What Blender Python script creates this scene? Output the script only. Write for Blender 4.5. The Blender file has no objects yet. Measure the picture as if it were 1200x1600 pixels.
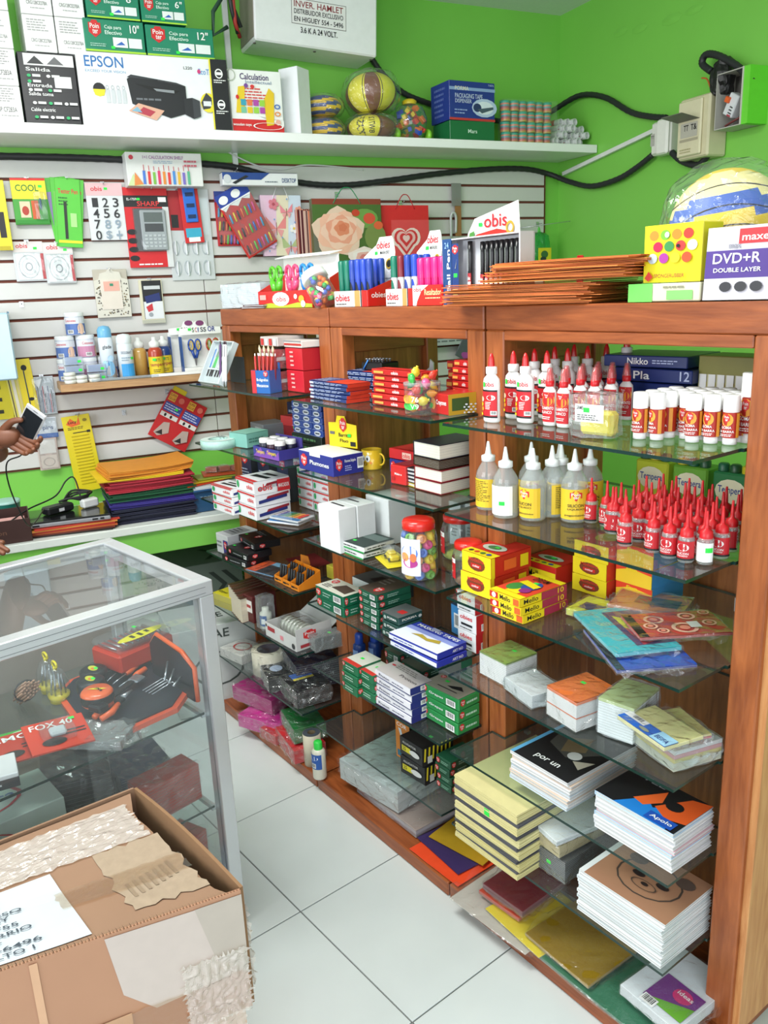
import bpy, math, random
from mathutils import Vector, Matrix, noise
random.seed(7)
S = bpy.context.scene
COL = S.collection
# ---------------------------------------------------------------- camera
cam = bpy.data.cameras.new('camera'); camo = bpy.data.objects.new('camera', cam); COL.objects.link(camo)
cam.sensor_fit = 'VERTICAL'; cam.sensor_height = 36.0; cam.lens = 28.75; cam.clip_start = 0.02
camo.matrix_world = Matrix(((0.6021, -0.1855, 0.7766, 0), (0.7973, 0.1904, -0.5727, 0), (-0.0416, 0.9640, 0.2625, 1.575), (0, 0, 0, 1)))
CR = camo.matrix_world.to_3x3(); CR = CR.to_quaternion().to_matrix(); camo.matrix_world = Matrix.Translation((0, 0, 1.575)) @ CR.to_4x4()
S.camera = camo
S.cycles.transparent_max_bounces = 48; S.cycles.max_bounces = 8
# ---------------------------------------------------------------- daylight, lamps, exposure
wd = bpy.data.worlds.new('sky'); S.world = wd; wd.use_nodes = True
bg = wd.node_tree.nodes['Background']; bg.inputs[0].default_value = (0.86, 0.93, 1.0, 1); bg.inputs[1].default_value = 0.6
def area(name, loc, target, sx, sy, power, color):
    l = bpy.data.lights.new(name, 'AREA'); l.shape = 'RECTANGLE'; l.size = sx; l.size_y = sy; l.energy = power; l.color = color
    o = bpy.data.objects.new(name, l); COL.objects.link(o); o.location = loc
    o.rotation_euler = (Vector(target) - Vector(loc)).to_track_quat('-Z', 'Y').to_euler(); return o
area('doorway_daylight', (1.9, -0.9, 1.7), (-1.2, 1.2, 0.9), 2.6, 2.2, 68, (0.93, 0.97, 1.0))
area('ceiling_tube_light', (-1.7, 0.3, 2.72), (-1.9, 0.5, 0), 1.3, 0.5, 50, (1.0, 0.99, 0.96))
area('left_fill_light', (-1.6, -2.6, 2.0), (-2.6, 1.2, 1.4), 2.4, 1.8, 84, (0.95, 0.98, 1.0))  # added fill from the left to brighten the back wall, no real window
S.view_settings.view_transform = 'Standard'; S.view_settings.look = 'None'; S.view_settings.exposure = 0.0; S.view_settings.gamma = 1.0
S.view_settings.use_curve_mapping = False
# ---------------------------------------------------------------- materials
def lin(h):
    h = h.lstrip('#'); r = [int(h[i:i+2], 16)/255 for i in (0, 2, 4)]
    return tuple((c/12.92 if c <= 0.04045 else ((c+0.055)/1.055)**2.4) for c in r) + (1,)
MC = {}
def N(nt, typ, **k):
    n = nt.nodes.new(typ)
    for a, b in k.items(): setattr(n, a, b)
    return n
def M(h, rough=0.5, metal=0.0, var=0.06, scale=30, bump=0.0, alpha=1.0, em=0.0, coat=0.0):
    key = (h, rough, metal, var, scale, bump, alpha, em, coat)
    if key in MC: return MC[key]
    m = bpy.data.materials.new('paint_' + h.strip('#')); m.use_nodes = True; nt = m.node_tree; p = nt.nodes['Principled BSDF']
    c = lin(h)
    tc = N(nt, 'ShaderNodeTexCoord'); nz = N(nt, 'ShaderNodeTexNoise'); nz.inputs['Scale'].default_value = scale; nz.inputs['Detail'].default_value = 3
    nt.links.new(tc.outputs['Object'], nz.inputs['Vector'])
    mx = N(nt, 'ShaderNodeMix', data_type='RGBA')
    mx.inputs[6].default_value = tuple(x*(1-var) for x in c[:3]) + (1,); mx.inputs[7].default_value = tuple(min(1, x*(1+var)) for x in c[:3]) + (1,)
    nt.links.new(nz.outputs['Fac'], mx.inputs[0]); nt.links.new(mx.outputs[2], p.inputs['Base Color'])
    p.inputs['Roughness'].default_value = rough; p.inputs['Metallic'].default_value = metal; p.inputs['Alpha'].default_value = alpha
    if coat: p.inputs['Coat Weight'].default_value = coat; p.inputs['Coat Roughness'].default_value = 0.08
    if em: p.inputs['Emission Color'].default_value = c; p.inputs['Emission Strength'].default_value = em
    if bump:
        b = N(nt, 'ShaderNodeBump'); b.inputs['Strength'].default_value = bump; b.inputs['Distance'].default_value = 0.004
        nt.links.new(nz.outputs['Fac'], b.inputs['Height']); nt.links.new(b.outputs[0], p.inputs['Normal'])
    MC[key] = m; return m
def wood(name, c1, c2, axis='z', rough=0.35):
    if name in MC: return MC[name]
    m = bpy.data.materials.new(name); m.use_nodes = True; nt = m.node_tree; p = nt.nodes['Principled BSDF']
    tc = N(nt, 'ShaderNodeTexCoord'); mp = N(nt, 'ShaderNodeMapping')
    sc = {'x': (1.5, 14, 14), 'y': (14, 1.5, 14), 'z': (14, 14, 1.5)}[axis]; mp.inputs['Scale'].default_value = sc
    nt.links.new(tc.outputs['Object'], mp.inputs[0])
    n1 = N(nt, 'ShaderNodeTexNoise'); n1.inputs['Scale'].default_value = 2.2; n1.inputs['Detail'].default_value = 5; n1.inputs['Distortion'].default_value = 1.6
    n2 = N(nt, 'ShaderNodeTexNoise'); n2.inputs['Scale'].default_value = 11; n2.inputs['Detail'].default_value = 4
    nt.links.new(mp.outputs[0], n1.inputs[0]); nt.links.new(mp.outputs[0], n2.inputs[0])
    ad = N(nt, 'ShaderNodeMath', operation='MULTIPLY_ADD'); ad.inputs[1].default_value = 0.35
    nt.links.new(n2.outputs[0], ad.inputs[0]); nt.links.new(n1.outputs[0], ad.inputs[2])
    cr = N(nt, 'ShaderNodeValToRGB'); cr.color_ramp.elements[0].position = 0.42; cr.color_ramp.elements[0].color = lin(c1)
    cr.color_ramp.elements[1].position = 0.9; cr.color_ramp.elements[1].color = lin(c2)
    nt.links.new(ad.outputs[0], cr.inputs[0]); nt.links.new(cr.outputs[0], p.inputs['Base Color'])
    p.inputs['Roughness'].default_value = rough
    b = N(nt, 'ShaderNodeBump'); b.inputs['Strength'].default_value = 0.15; b.inputs['Distance'].default_value = 0.002
    nt.links.new(n2.outputs[0], b.inputs['Height']); nt.links.new(b.outputs[0], p.inputs['Normal'])
    MC[name] = m; return m
def clear(name, tint='#ffffff', milk=0.0, rough=0.03, gloss=1.0, bump=0.0, bscale=60, milkc='#e8eef0'):
    # thin clear sheet: see-through, reflects by Fresnel, with a little scattering haze
    if name in MC: return MC[name]
    m = bpy.data.materials.new(name); m.use_nodes = True; nt = m.node_tree; nt.nodes.clear()
    out = N(nt, 'ShaderNodeOutputMaterial'); tr = N(nt, 'ShaderNodeBsdfTransparent'); tr.inputs[0].default_value = lin(tint)
    gl = N(nt, 'ShaderNodeBsdfGlossy'); gl.inputs['Roughness'].default_value = rough
    fr = N(nt, 'ShaderNodeFresnel'); fr.inputs[0].default_value = 1.5
    mu = N(nt, 'ShaderNodeMath', operation='MULTIPLY'); mu.inputs[1].default_value = gloss
    nt.links.new(fr.outputs[0], mu.inputs[0])
    geo = N(nt, 'ShaderNodeNewGeometry'); inv = N(nt, 'ShaderNodeMath', operation='SUBTRACT'); inv.inputs[0].default_value = 1.0; nt.links.new(geo.outputs['Backfacing'], inv.inputs[1])
    mf = N(nt, 'ShaderNodeMath', operation='MULTIPLY'); mf.use_clamp = True; nt.links.new(mu.outputs[0], mf.inputs[0]); nt.links.new(inv.outputs[0], mf.inputs[1]); mu = mf
    df = N(nt, 'ShaderNodeBsdfDiffuse'); df.inputs[0].default_value = lin(milkc)
    m0 = N(nt, 'ShaderNodeMixShader'); m0.inputs[0].default_value = milk
    nt.links.new(tr.outputs[0], m0.inputs[1]); nt.links.new(df.outputs[0], m0.inputs[2])
    m1 = N(nt, 'ShaderNodeMixShader'); nt.links.new(mu.outputs[0], m1.inputs[0]); nt.links.new(m0.outputs[0], m1.inputs[1]); nt.links.new(gl.outputs[0], m1.inputs[2])
    if bump:
        tc = N(nt, 'ShaderNodeTexCoord'); nz = N(nt, 'ShaderNodeTexNoise'); nz.inputs['Scale'].default_value = bscale; nz.inputs['Detail'].default_value = 4; nz.inputs['Distortion'].default_value = 1.0
        nt.links.new(tc.outputs['Object'], nz.inputs[0]); b = N(nt, 'ShaderNodeBump'); b.inputs['Strength'].default_value = bump; b.inputs['Distance'].default_value = 0.01
        nt.links.new(nz.outputs[0], b.inputs['Height'])
        for q in (gl, fr): nt.links.new(b.outputs[0], q.inputs['Normal'])
    nt.links.new(m1.outputs[0], out.inputs[0]); MC[name] = m; return m
GLASS = clear('shelf_glass', '#f1f7f4', 0.02, 0.01, 1.0)
GEDGE = M('#12302a', 0.15, var=0.1)
PANE = clear('case_glass', '#f8fbfb', 0.04, 0.01, 1.1)
FILM = clear('plastic_film', '#ffffff', 0.03, 0.10, 1.7, 0.7, 26)
FILM2 = clear('milky_plastic_film', '#f6fafb', 0.12, 0.14, 1.6, 0.7, 22)
PET = clear('clear_plastic', '#f6f8f8', 0.05, 0.05, 1.6)
FROST = clear('frosted_plastic', '#f6f8f8', 0.22, 0.12, 1.3, milkc='#e8ecea')
W_ = '#f0f1ef'; K_ = '#17181b'; R_ = '#c41f26'; G_ = '#17694a'; B_ = '#22379a'; Y_ = '#f0d31e'
# ---------------------------------------------------------------- mesh builder
class MB:
    def __init__(s): s.v = []; s.f = []; s.m = []; s.sm = []; s.mats = []
    def mi(s, mat):
        if isinstance(mat, str): mat = M(mat)
        if mat not in s.mats: s.mats.append(mat)
        return s.mats.index(mat)
    def add(s, vs, fs, mat, T=None, smooth=False):
        k = len(s.v); i = s.mi(mat)
        s.v += [tuple(T @ Vector(v)) for v in vs] if T is not None else [tuple(v) for v in vs]
        for f in fs: s.f.append(tuple(k + a for a in f)); s.m.append(i); s.sm.append(smooth)
        return s
    def box(s, c, z, mat, T=None, b=0.0):       # centre, size, chamfer
        hx, hy, hz = z[0]/2, z[1]/2, z[2]/2; b = min(b, hx*.9, hy*.9, hz*.9); cx, cy, cz = c
        if b <= 0:
            vs = [(cx+x*hx, cy+y*hy, cz+w*hz) for w in (-1, 1) for y in (-1, 1) for x in (-1, 1)]
            return s.add(vs, [(0, 2, 3, 1), (4, 5, 7, 6), (0, 1, 5, 4), (2, 6, 7, 3), (0, 4, 6, 2), (1, 3, 7, 5)], mat, T)
        vs = []; ix = {}
        for x in (-1, 1):
            for y in (-1, 1):
                for w in (-1, 1):
                    for a in range(3):
                        p = [x*(hx-b), y*(hy-b), w*(hz-b)]; p[a] = (x, y, w)[a]*(hx, hy, hz)[a]
                        ix[(x, y, w, a)] = len(vs); vs.append((cx+p[0], cy+p[1], cz+p[2]))
        fs = []
        def q(*k):
            f = [ix[j] for j in k]; c0 = Vector((cx, cy, cz)); n = (Vector(vs[f[1]])-Vector(vs[f[0]])).cross(Vector(vs[f[2]])-Vector(vs[f[1]]))
            if n.dot(sum((Vector(vs[j]) for j in f), Vector())/len(f)-c0) < 0: f.reverse()
            fs.append(tuple(f))
        for a in range(3):
            for t in (-1, 1):
                k = []
                for (p, r) in ((-1, -1), (1, -1), (1, 1), (-1, 1)):
                    c3 = [0, 0, 0]; c3[a] = t; c3[(a+1) % 3] = p; c3[(a+2) % 3] = r; k.append((*c3, a))
                q(*k)
        for a in range(3):
            e, g = (a+1) % 3, (a+2) % 3
            for t in (-1, 1):
                for u in (-1, 1):
                    c1 = [0, 0, 0]; c1[e] = t; c1[g] = u; c2 = list(c1); c1[a] = -1; c2[a] = 1
                    q((*c1, e), (*c2, e), (*c2, g), (*c1, g))
        for x in (-1, 1):
            for y in (-1, 1):
                for w in (-1, 1): q((x, y, w, 0), (x, y, w, 1), (x, y, w, 2))
        return s.add(vs, fs, mat, T)
    def lathe(s, prof, mat, seg=16, T=None, sx=1, sy=1, smooth=True, caps=True):
        vs = []; fs = []
        for r, z in prof:
            for i in range(seg):
                a = 2*math.pi*i/seg; vs.append((r*math.cos(a)*sx, r*math.sin(a)*sy, z))
        for j in range(len(prof)-1):
            for i in range(seg): k = (i+1) % seg; fs.append((j*seg+i, j*seg+k, (j+1)*seg+k, (j+1)*seg+i))
        s.add(vs, fs, mat, T, smooth)
        if caps:
            if prof[0][0] > 1e-5: s.add(vs[:seg], [tuple(reversed(range(seg)))], mat, T)
            if prof[-1][0] > 1e-5: s.add(vs[-seg:], [tuple(range(seg))], mat, T)
        return s
    def tube(s, pts, r, mat, seg=8, smooth=True):
        pts = [Vector(p) for p in pts]; n = len(pts); rr = r if isinstance(r, (list, tuple)) else [r]*n
        vs = []; fs = []; up = None
        for i, p in enumerate(pts):
            t = (pts[min(i+1, n-1)]-pts[max(i-1, 0)]).normalized()
            if up is None: up = t.orthogonal().normalized()
            up = (up - t*up.dot(t)).normalized(); sd = t.cross(up)
            for k in range(seg): a = 2*math.pi*k/seg; vs.append(p+(up*math.cos(a)+sd*math.sin(a))*rr[i])
        for i in range(n-1):
            for k in range(seg): q = (k+1) % seg; fs.append((i*seg+k, i*seg+q, (i+1)*seg+q, (i+1)*seg+k))
        fs.append(tuple(reversed(range(seg)))); fs.append(tuple(range((n-1)*seg, n*seg)))
        return s.add(vs, fs, mat, None, smooth)
    def prism(s, poly, t, mat, T=None):          # poly in x,z ; thickness along y, front at y=0
        n = len(poly); vs = [(x, 0, z) for x, z in poly]+[(x, t, z) for x, z in poly]
        fs = [tuple(range(n)), tuple(range(2*n-1, n-1, -1))]+[(i, i+n, (i+1) % n+n, (i+1) % n) for i in range(n)]
        ar = sum(poly[i][0]*poly[(i+1) % n][1]-poly[(i+1) % n][0]*poly[i][1] for i in range(n))
        if ar < 0: fs = [tuple(reversed(f)) for f in fs]
        return s.add(vs, fs, mat, T)
    def build(s, name, parent=None, loc=None, rotz=None):
        me = bpy.data.meshes.new(name); me.from_pydata(s.v, [], s.f)
        for m in s.mats: me.materials.append(m)
        me.polygons.foreach_set('material_index', s.m); me.polygons.foreach_set('use_smooth', s.sm); me.update()
        return obj(name, me, parent, loc, rotz)
def obj(name, me, parent=None, loc=None, rotz=None):
    o = bpy.data.objects.new(name, me); COL.objects.link(o)
    if parent is not None: o.parent = parent
    if loc is not None: o.location = loc
    if rotz is not None: o.rotation_euler = (0, 0, rotz)
    return o
CACHE = {}
def part(key, name, fn, parent, loc=None, rot=None):     # mesh data shared between alike pieces
    if key is None or key not in CACHE:
        b = fn(); o = b.build(name, parent, loc)
        if key is not None: CACHE[key] = o.data
    else: o = obj(name, CACHE[key], parent, loc)
    if rot is not None: o.rotation_euler = rot
    return o
def tag(o, label, cat, group=None, kind=None):
    o['label'] = label; o['category'] = cat
    if group: o['group'] = group
    if kind: o['kind'] = kind
    return o
def thing(name, label, cat, loc, rot=0, group=None, rx=0, ry=0):
    o = bpy.data.objects.new(name, None); o.empty_display_size = 0.02; COL.objects.link(o); o.location = loc
    o.rotation_euler = (rx, ry, rot); return tag(o, label, cat, group)
# ---------------------------------------------------------------- lettering and flat print
TX = {}
def text_geo(t):
    if t in TX: return TX[t]
    c = bpy.data.curves.new('t', 'FONT'); c.body = t; c.resolution_u = 3; c.offset = 0.012
    o = bpy.data.objects.new('t', c); COL.objects.link(o); dg = bpy.context.evaluated_depsgraph_get()
    me = bpy.data.meshes.new_from_object(o.evaluated_get(dg)); vs = [(v.co.x, v.co.y) for v in me.vertices]; fs = [tuple(p.vertices) for p in me.polygons]
    COL.objects.unlink(o); bpy.data.objects.remove(o); bpy.data.curves.remove(c); bpy.data.meshes.remove(me)
    x0 = min(v[0] for v in vs); x1 = max(v[0] for v in vs); y0 = min(v[1] for v in vs); y1 = max(v[1] for v in vs)
    r = ([((x-x0)/max(x1-x0, 1e-6), (y-y0)/max(y1-y0, 1e-6)) for x, y in vs], fs); TX[t] = r; return r
def fmap(face, w, d, h):
    O, U, V, Nn = {'F': ((-w/2, -d/2, 0), (w, 0, 0), (0, 0, h), (0, -1, 0)), 'R': ((w/2, -d/2, 0), (0, d, 0), (0, 0, h), (1, 0, 0)),
        'L': ((-w/2, d/2, 0), (0, -d, 0), (0, 0, h), (-1, 0, 0)), 'T': ((-w/2, -d/2, h), (w, 0, 0), (0, d, 0), (0, 0, 1)), 'U': ((w/2, d/2, h), (-w, 0, 0), (0, -d, 0), (0, 0, 1)),
        'Q': ((w/2, -d/2, h), (0, d, 0), (-w, 0, 0), (0, 0, 1)), 'K': ((w/2, d/2, 0), (-w, 0, 0), (0, 0, h), (0, 1, 0))}[face]
    O, U, V, Nn = map(Vector, (O, U, V, Nn))
    f = lambda u, v, o: O+U*u+V*v+Nn*o
    f.n = 1; f.U = U.length; f.V = V.length; return f
def cmap(r, z0, z1, a0=-1.2, a1=1.2, sy=1.0):     # wraps print around a bottle; angle 0 faces the front
    f = lambda u, v, o: Vector(((r+o)*math.sin(a0+(a1-a0)*u), -(r+o)*sy*math.cos(a0+(a1-a0)*u), z0+(z1-z0)*v))
    f.n = 10; f.U = r*(a1-a0); f.V = z1-z0; return f
def pr(mb, mp, els, start=0.0005, step=0.0003):
    o = start
    def rect(x0, y0, x1, y1, c):
        n = max(1, int(mp.n*(x1-x0)+.99)) if mp.n > 1 else 1
        vs = []; [vs.extend((mp(x0+(x1-x0)*i/n, y0, o), mp(x0+(x1-x0)*i/n, y1, o))) for i in range(n+1)]
        mb.add(vs, [(2*i, 2*i+2, 2*i+3, 2*i+1) for i in range(n)], c)
    def text(t, x0, y0, x1, y1, c):
        vs, fs = text_geo(t); mb.add([mp(x0+(x1-x0)*x, y0+(y1-y0)*y, o) for x, y in vs], fs, c)
    for e in els:
        k = e[0]; o += step
        if k == 'r': rect(*e[1:6])
        elif k == 't': text(*e[1:7])
        elif k == 'e':
            _, cx, cy, rx, ry, c = e; mb.add([mp(cx+rx*math.cos(a*math.pi/7), cy+ry*math.sin(a*math.pi/7), o) for a in range(14)], [tuple(range(14))], c)
        elif k == 'ring':
            _, cx, cy, rx, ry, c, t = e
            vs = [mp(cx+rx*q*math.cos(a*math.pi/8), cy+ry*q*math.sin(a*math.pi/8), o) for a in range(16) for q in (1, 1-t)]
            mb.add(vs, [(2*i, (2*i+2) % 32, (2*i+3) % 32, 2*i+1) for i in range(16)], c)
        elif k == 'p': mb.add([mp(x, y, o) for x, y in e[1]], [tuple(range(len(e[1])))], e[2])
        elif k == 'tl':                              # lines of small print
            _, x0, y0, x1, y1, n, c = e; rr = random.Random(n*7+int(x0*100))
            for i in range(n):
                yy = y1-(y1-y0)*(i+.5)/n; hh = (y1-y0)/n*.22; x = x0; end = x0+(x1-x0)*rr.uniform(.7, 1)
                while x < end-0.01*(x1-x0): q = min(end, x+(x1-x0)*rr.uniform(.08, .22)); rect(x, yy-hh, q, yy+hh, c); x = q+(x1-x0)*.03
        elif k == 'b':                               # barcode
            _, x0, y0, x1, y1 = e; rect(x0, y0, x1, y1, W_); o += step; n = 9
            for i in range(n): x = x0+(x1-x0)*(.1+.8*i/n); rect(x, y0+(y1-y0)*.2, x+(x1-x0)*(.03+.03*(i*7 % 3)/2), y0+(y1-y0)*.9, K_)
        elif k == 's':                               # green price sticker
            _, x, y = e; sw = min(.3, .013/mp.U); sh = min(.6, .009/mp.V); rect(x, y, x+sw, y+sh, '#2ee34c')
        elif k == 'pt':                              # red shield emblem with two short words
            _, x0, y0, x1, y1 = e; X = lambda q: x0+(x1-x0)*q; Y = lambda q: y0+(y1-y0)*q
            mb.add([mp(X(a), Y(b), o) for a, b in ((0, .3), (.5, 0), (1, .3), (1, .85), (.8, .85), (.7, 1), (.3, 1), (.2, .85), (0, .85))], [tuple(range(9))], '#d02a2c')
            o += step; text('Poin', X(.12), Y(.52), X(.85), Y(.8), W_); text('ter', X(.3), Y(.22), X(.75), Y(.48), W_)
        elif k == 'ob':                              # red rounded lettering
            _, x0, y0, x1, y1, t = e; text(t, x0, y0, x1, y1, '#d21f2b')
    return mb
ORD = ['first', 'second', 'third', 'fourth', 'fifth', 'sixth', 'seventh', 'eighth', 'ninth', 'tenth', 'eleventh', 'twelfth', 'thirteenth', 'fourteenth', 'fifteenth', 'sixteenth']
def pos_word(i, n, a='bottom', b='top'):
    if n == 1: return ''
    if i == 0: return a+' one'
    if i == n-1: return b+' one'
    if n == 3: return 'middle one'
    return ORD[i]+' from the '+a
# ---------------------------------------------------------------- general product builders
def carton(t, label, cat='box', group=None, col=W_, F=(), R=(), T=(), L=(), name='carton', rough=.38, top=None, key=None):
    x, y, z, rot, w, d, h = t; g = 0.0008
    root = thing(name, label, cat, (x, y, z+g), math.radians(rot), group)
    def body():
        b = MB(); b.box((0, 0, (h-g)/2), (w-g, d-g, h-g-.0006), M(col, rough), b=min(.0018, h*.1)); return b
    kk = key and (key, round(w, 4), round(d, 4), round(h, 4))
    part(kk and kk+('b',), 'box_body', body, root)
    if top:
        def lid():
            b = MB(); b.box((0, 0, h-g-.0003), (w-.003, d-.003, .0008), M(top, rough)); b.box((0, -d/2-.0001, h-.006), (w*.3, .0012, .009), M(top, rough)); return b
        part(kk and kk+('l',), 'lid_flap', lid, root)
    for fc, els in (('F', F), ('R', R), ('T', T), ('L', L)):
        if els: part(kk and kk+(fc,), 'printed_panel', lambda: pr(MB(), fmap(fc, w, d, h-g), els), root)
    return root
def stack(n, t, label, cat='box', group=None, jit=.003, jr=1.5, fn=carton, **k):
    x, y, z, rot, w, d, h = t; out = []
    key = k.pop('key', label)
    for i in range(n):
        pw = pos_word(i, n); T = k.get('T', ()) if i == n-1 else ()
        kk = dict(k); kk['T'] = T
        out.append(fn((x+random.uniform(-jit, jit), y+random.uniform(-jit, jit), z+h*i/n, rot+random.uniform(-jr, jr), w, d, h/n), label+(', '+pw if pw else ''), cat, group or label, key=(key, i == n-1), **kk))
    return out
def book(t, label, cat='notebook', group=None, cover='#1c1c22', page='#ecebe6', T=(), name='notebook', key=None, ct=.0018, F=(), R=(), L=(), curve=0, spine=True):
    x, y, z, rot, w, d, h = t; g = .0005
    root = thing(name, label, cat, (x, y, z+g), math.radians(rot), group); h = h-g; ct = min(ct, h*.2)
    kk = key and (key, round(w, 4), round(d, 4), round(h, 4))
    def pg():
        b = MB(); b.box((0, 0, h/2), (w-.004, d-.004, h-2*ct), M(page, .8)); n = max(1, min(5, int(h/.002)))
        for i in range(n): zz = ct+(h-2*ct)*(i+.5)/n; b.box((0, 0, zz), (w-.003, d-.003, .0003), M('#b9bab6', .8))
        return b
    def cv():
        b = MB(); b.box((0, 0, h-ct/2), (w, d, ct), M(cover, .3), b=.0004); b.box((0, 0, ct/2), (w, d, ct), M(cover, .3), b=.0004)
        if spine: b.box((-w/2+.001, 0, h/2), (.002, d, h), M(cover, .3))
        return b
    part(kk and kk+('pg',), 'pages', pg, root); part(kk and kk+('cv',), 'cover', cv, root)
    if T: part(kk and kk+('pt',), 'printed_cover', lambda: pr(MB(), fmap('T', w, d, h), T), root)
    return root
def film_mesh(w, d, h, amp=.006, n=9, seed=0, mat=None, puff=.3, ears=0):
    # crinkled bag: a subdivided box, rounded and displaced
    b = MB(); mat = mat or FILM; rnd = Vector((seed*3.7, seed*1.3, seed*2.1))
    for ax in range(3):
        for sg in (-1, 1):
            vs = []; fs = []
            for i in range(n+1):
                for j in range(n+1):
                    p = [0, 0, 0]; p[ax] = sg; p[(ax+1) % 3] = -1+2*i/n; p[(ax+2) % 3] = -1+2*j/n
                    q = Vector(p); rr = q.length; q2 = q.lerp(q/rr*1.25, puff)
                    v = Vector((q2.x*w/2, q2.y*d/2, q2.z*h/2)); nn = Vector((v.x/w, v.y/d, v.z/h)).normalized()
                    k = noise.noise(v*38+rnd)+.6*noise.noise(v*90+rnd)
                    v += nn*amp*k; v.z = max(v.z, -h/2+.0004); vs.append((v.x, v.y, v.z+h/2))
            for i in range(n):
                for j in range(n):
                    a = i*(n+1)+j; f = (a, a+n+1, a+n+2, a+1); fs.append(f if sg > 0 else tuple(reversed(f)))
            b.add(vs, fs, mat)
    if ears:
        for sx in (-1, 1):
            vs = []; m = 8
            for i in range(m+1):
                for j in range(4):
                    yy = -d/2+d*i/m; u = j/3; vs.append((sx*(w/2+ears*u), yy*(1-.25*u), h*.5+noise.noise(Vector((sx*2, yy*45, u*3))+rnd)*.018*(.4+u)))
            b.add(vs, [(i*4+j, i*4+j+1, i*4+j+5, i*4+j+4) for i in range(m) for j in range(3)], mat)
    return b
def wrap(root, w, d, h, amp=.004, seed=0, mat=None, ears=0, z=0, n=8, puff=.12):
    o = film_mesh(w, d, h, amp, n, seed, mat, puff, ears).build('plastic_wrapping', root); o.location.z = z; return o
WD = Vector((0.2076, 0.9782, 0)); WN = Vector((-0.9782, 0.2076, 0)); WA = math.atan2(WD.y, WD.x)
def wp(s, n, z): return WD*s+WN*n+Vector((0, 0, z))
DW = 3.6; SCN = 2.673; ZC = 2.80
# ================================================================ THE SETTING
def struct(o): o['kind'] = 'structure'; return o
GREEN = M('#7cc650', 0.42, var=0.07, scale=3.5, bump=0.12)
WHITE = M('#eceeec', 0.4, var=0.03)
fl = MB(); fl.box((-0.9, 1.3, -0.05), (6.4, 6.4, 0.09), M('#6c6a66', .9)); floor = struct(fl.build('floor'))
def tile_mesh():
    b = MB(); b.box((0, 0, -.004), (.4465, .4465, .008), M('#d3dad8', 0.16, var=.05, scale=7), b=.0012); return b
ta = math.radians(2.0); tx0, ty0 = -1.615, 0.861
for i in range(-4, 6):
    for j in range(-5, 5):
        lx, ly = (i+.5)*.45, (j+.5)*.45
        wx = tx0+lx*math.cos(ta)-ly*math.sin(ta); wy = ty0+lx*math.sin(ta)+ly*math.cos(ta)
        part('tile', 'tile', tile_mesh, floor, (wx, wy, 0.0), (0, 0, ta))
def wallbox(name, s0, s1, n0, n1, z0, z1, mat, b=0):
    m = MB(); m.box(((s0+s1)/2, (n0+n1)/2, (z0+z1)/2), (s1-s0, n1-n0, z1-z0), mat, b=b)
    o = m.build(name); o.rotation_euler = (0, 0, WA); return o
struct(wallbox('wall_back', -2.0, SCN+.15, DW, DW+.15, -.05, ZC+.1, GREEN))
struct(wallbox('wall_right', SCN, SCN+.15, -0.3, DW, -.05, ZC+.1, GREEN))
struct(wallbox('ceiling', -2.0, SCN+.15, -0.3, DW+.15, ZC, ZC+.12, M('#e4e8e6', .8, bump=.2, scale=60)))
# dents and patches of filler on the right wall
for (n_, z_), w_ in (((3.167,2.616), .05), ((3.046,2.597), .05), ((2.859,2.582), .06), ((2.739,2.582), .05)):
    m = MB(); m.lathe([(0, .004), (w_*.5, .003), (w_, 0)], GREEN, 7, caps=False)
    o = struct(m.build('trim_1')); o.location = wp(SCN-.001, n_, z_); o.rotation_euler = (0, math.radians(-90), WA); o.rotation_euler = (math.radians(90), 0, WA+math.radians(-90)); o.scale = (1, .35, 1)
# ---- slatted wall panel: sixteen boards with dark grooves
sl = thing('slatwall', 'white slatted wall panel with dark grooves on the green back wall', 'wall panel', (0, 0, 0), WA)
bk = MB(); bk.box((.6, DW-.004, 1.516), (3.98, .007, 1.19), M('#6e3a2c', .8)); bk.build('backing_board', sl)
ZS0 = .925; PIT = .0739
for pn, (a, b_) in enumerate(((-1.4, .835), (.838, 2.575))):
    def slm(a=a, b_=b_):
        m = MB(); m.box(((a+b_)/2, DW-.0125, 0), (b_-a, .01, PIT-.011), M('#cfcecb', .35, var=.03), b=.0015); return m
    for i in range(16): part(('slat', pn), 'slat', slm, sl, (0, 0, ZS0+PIT*(i+.5)))
DS = DW-.018          # face of the slats
# ---- long white shelf on the back wall
ws = wallbox('wall_shelf', -1.6, SCN-.004, 3.30, DW-.002, 2.147, 2.182, M('#f2f3f2', .25, var=.02), b=.002); tag(ws, 'long white shelf high on the green back wall', 'shelf')
ZW = 2.1825
# ---- ledge counter with green front
lg = thing('ledge_counter', 'white topped counter ledge with green front below the slatted wall', 'counter', (0, 0, 0), WA)
m = MB(); m.box((-.28, 3.345, .735), (2.5, .50, .03), M('#dfe5de', .3), b=.003); m.build('counter_top', lg)
m = MB(); m.box((-.28, 3.125, .675), (2.5, .03, .09), GREEN); m.build('front_board', lg)
m = MB(); m.box((.94, 3.36, .36), (.05, .44, .72), GREEN); m.build('side_panel', lg)
m = MB(); m.box((-.3, 3.40, .30), (2.4, .36, .025), M('#cdd2cc', .5)); m.build('lower_shelf', lg)
m = MB(); m.box((-1.5, 3.36, .36), (.05, .44, .72), GREEN); m.build('side_panel', lg)
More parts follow.
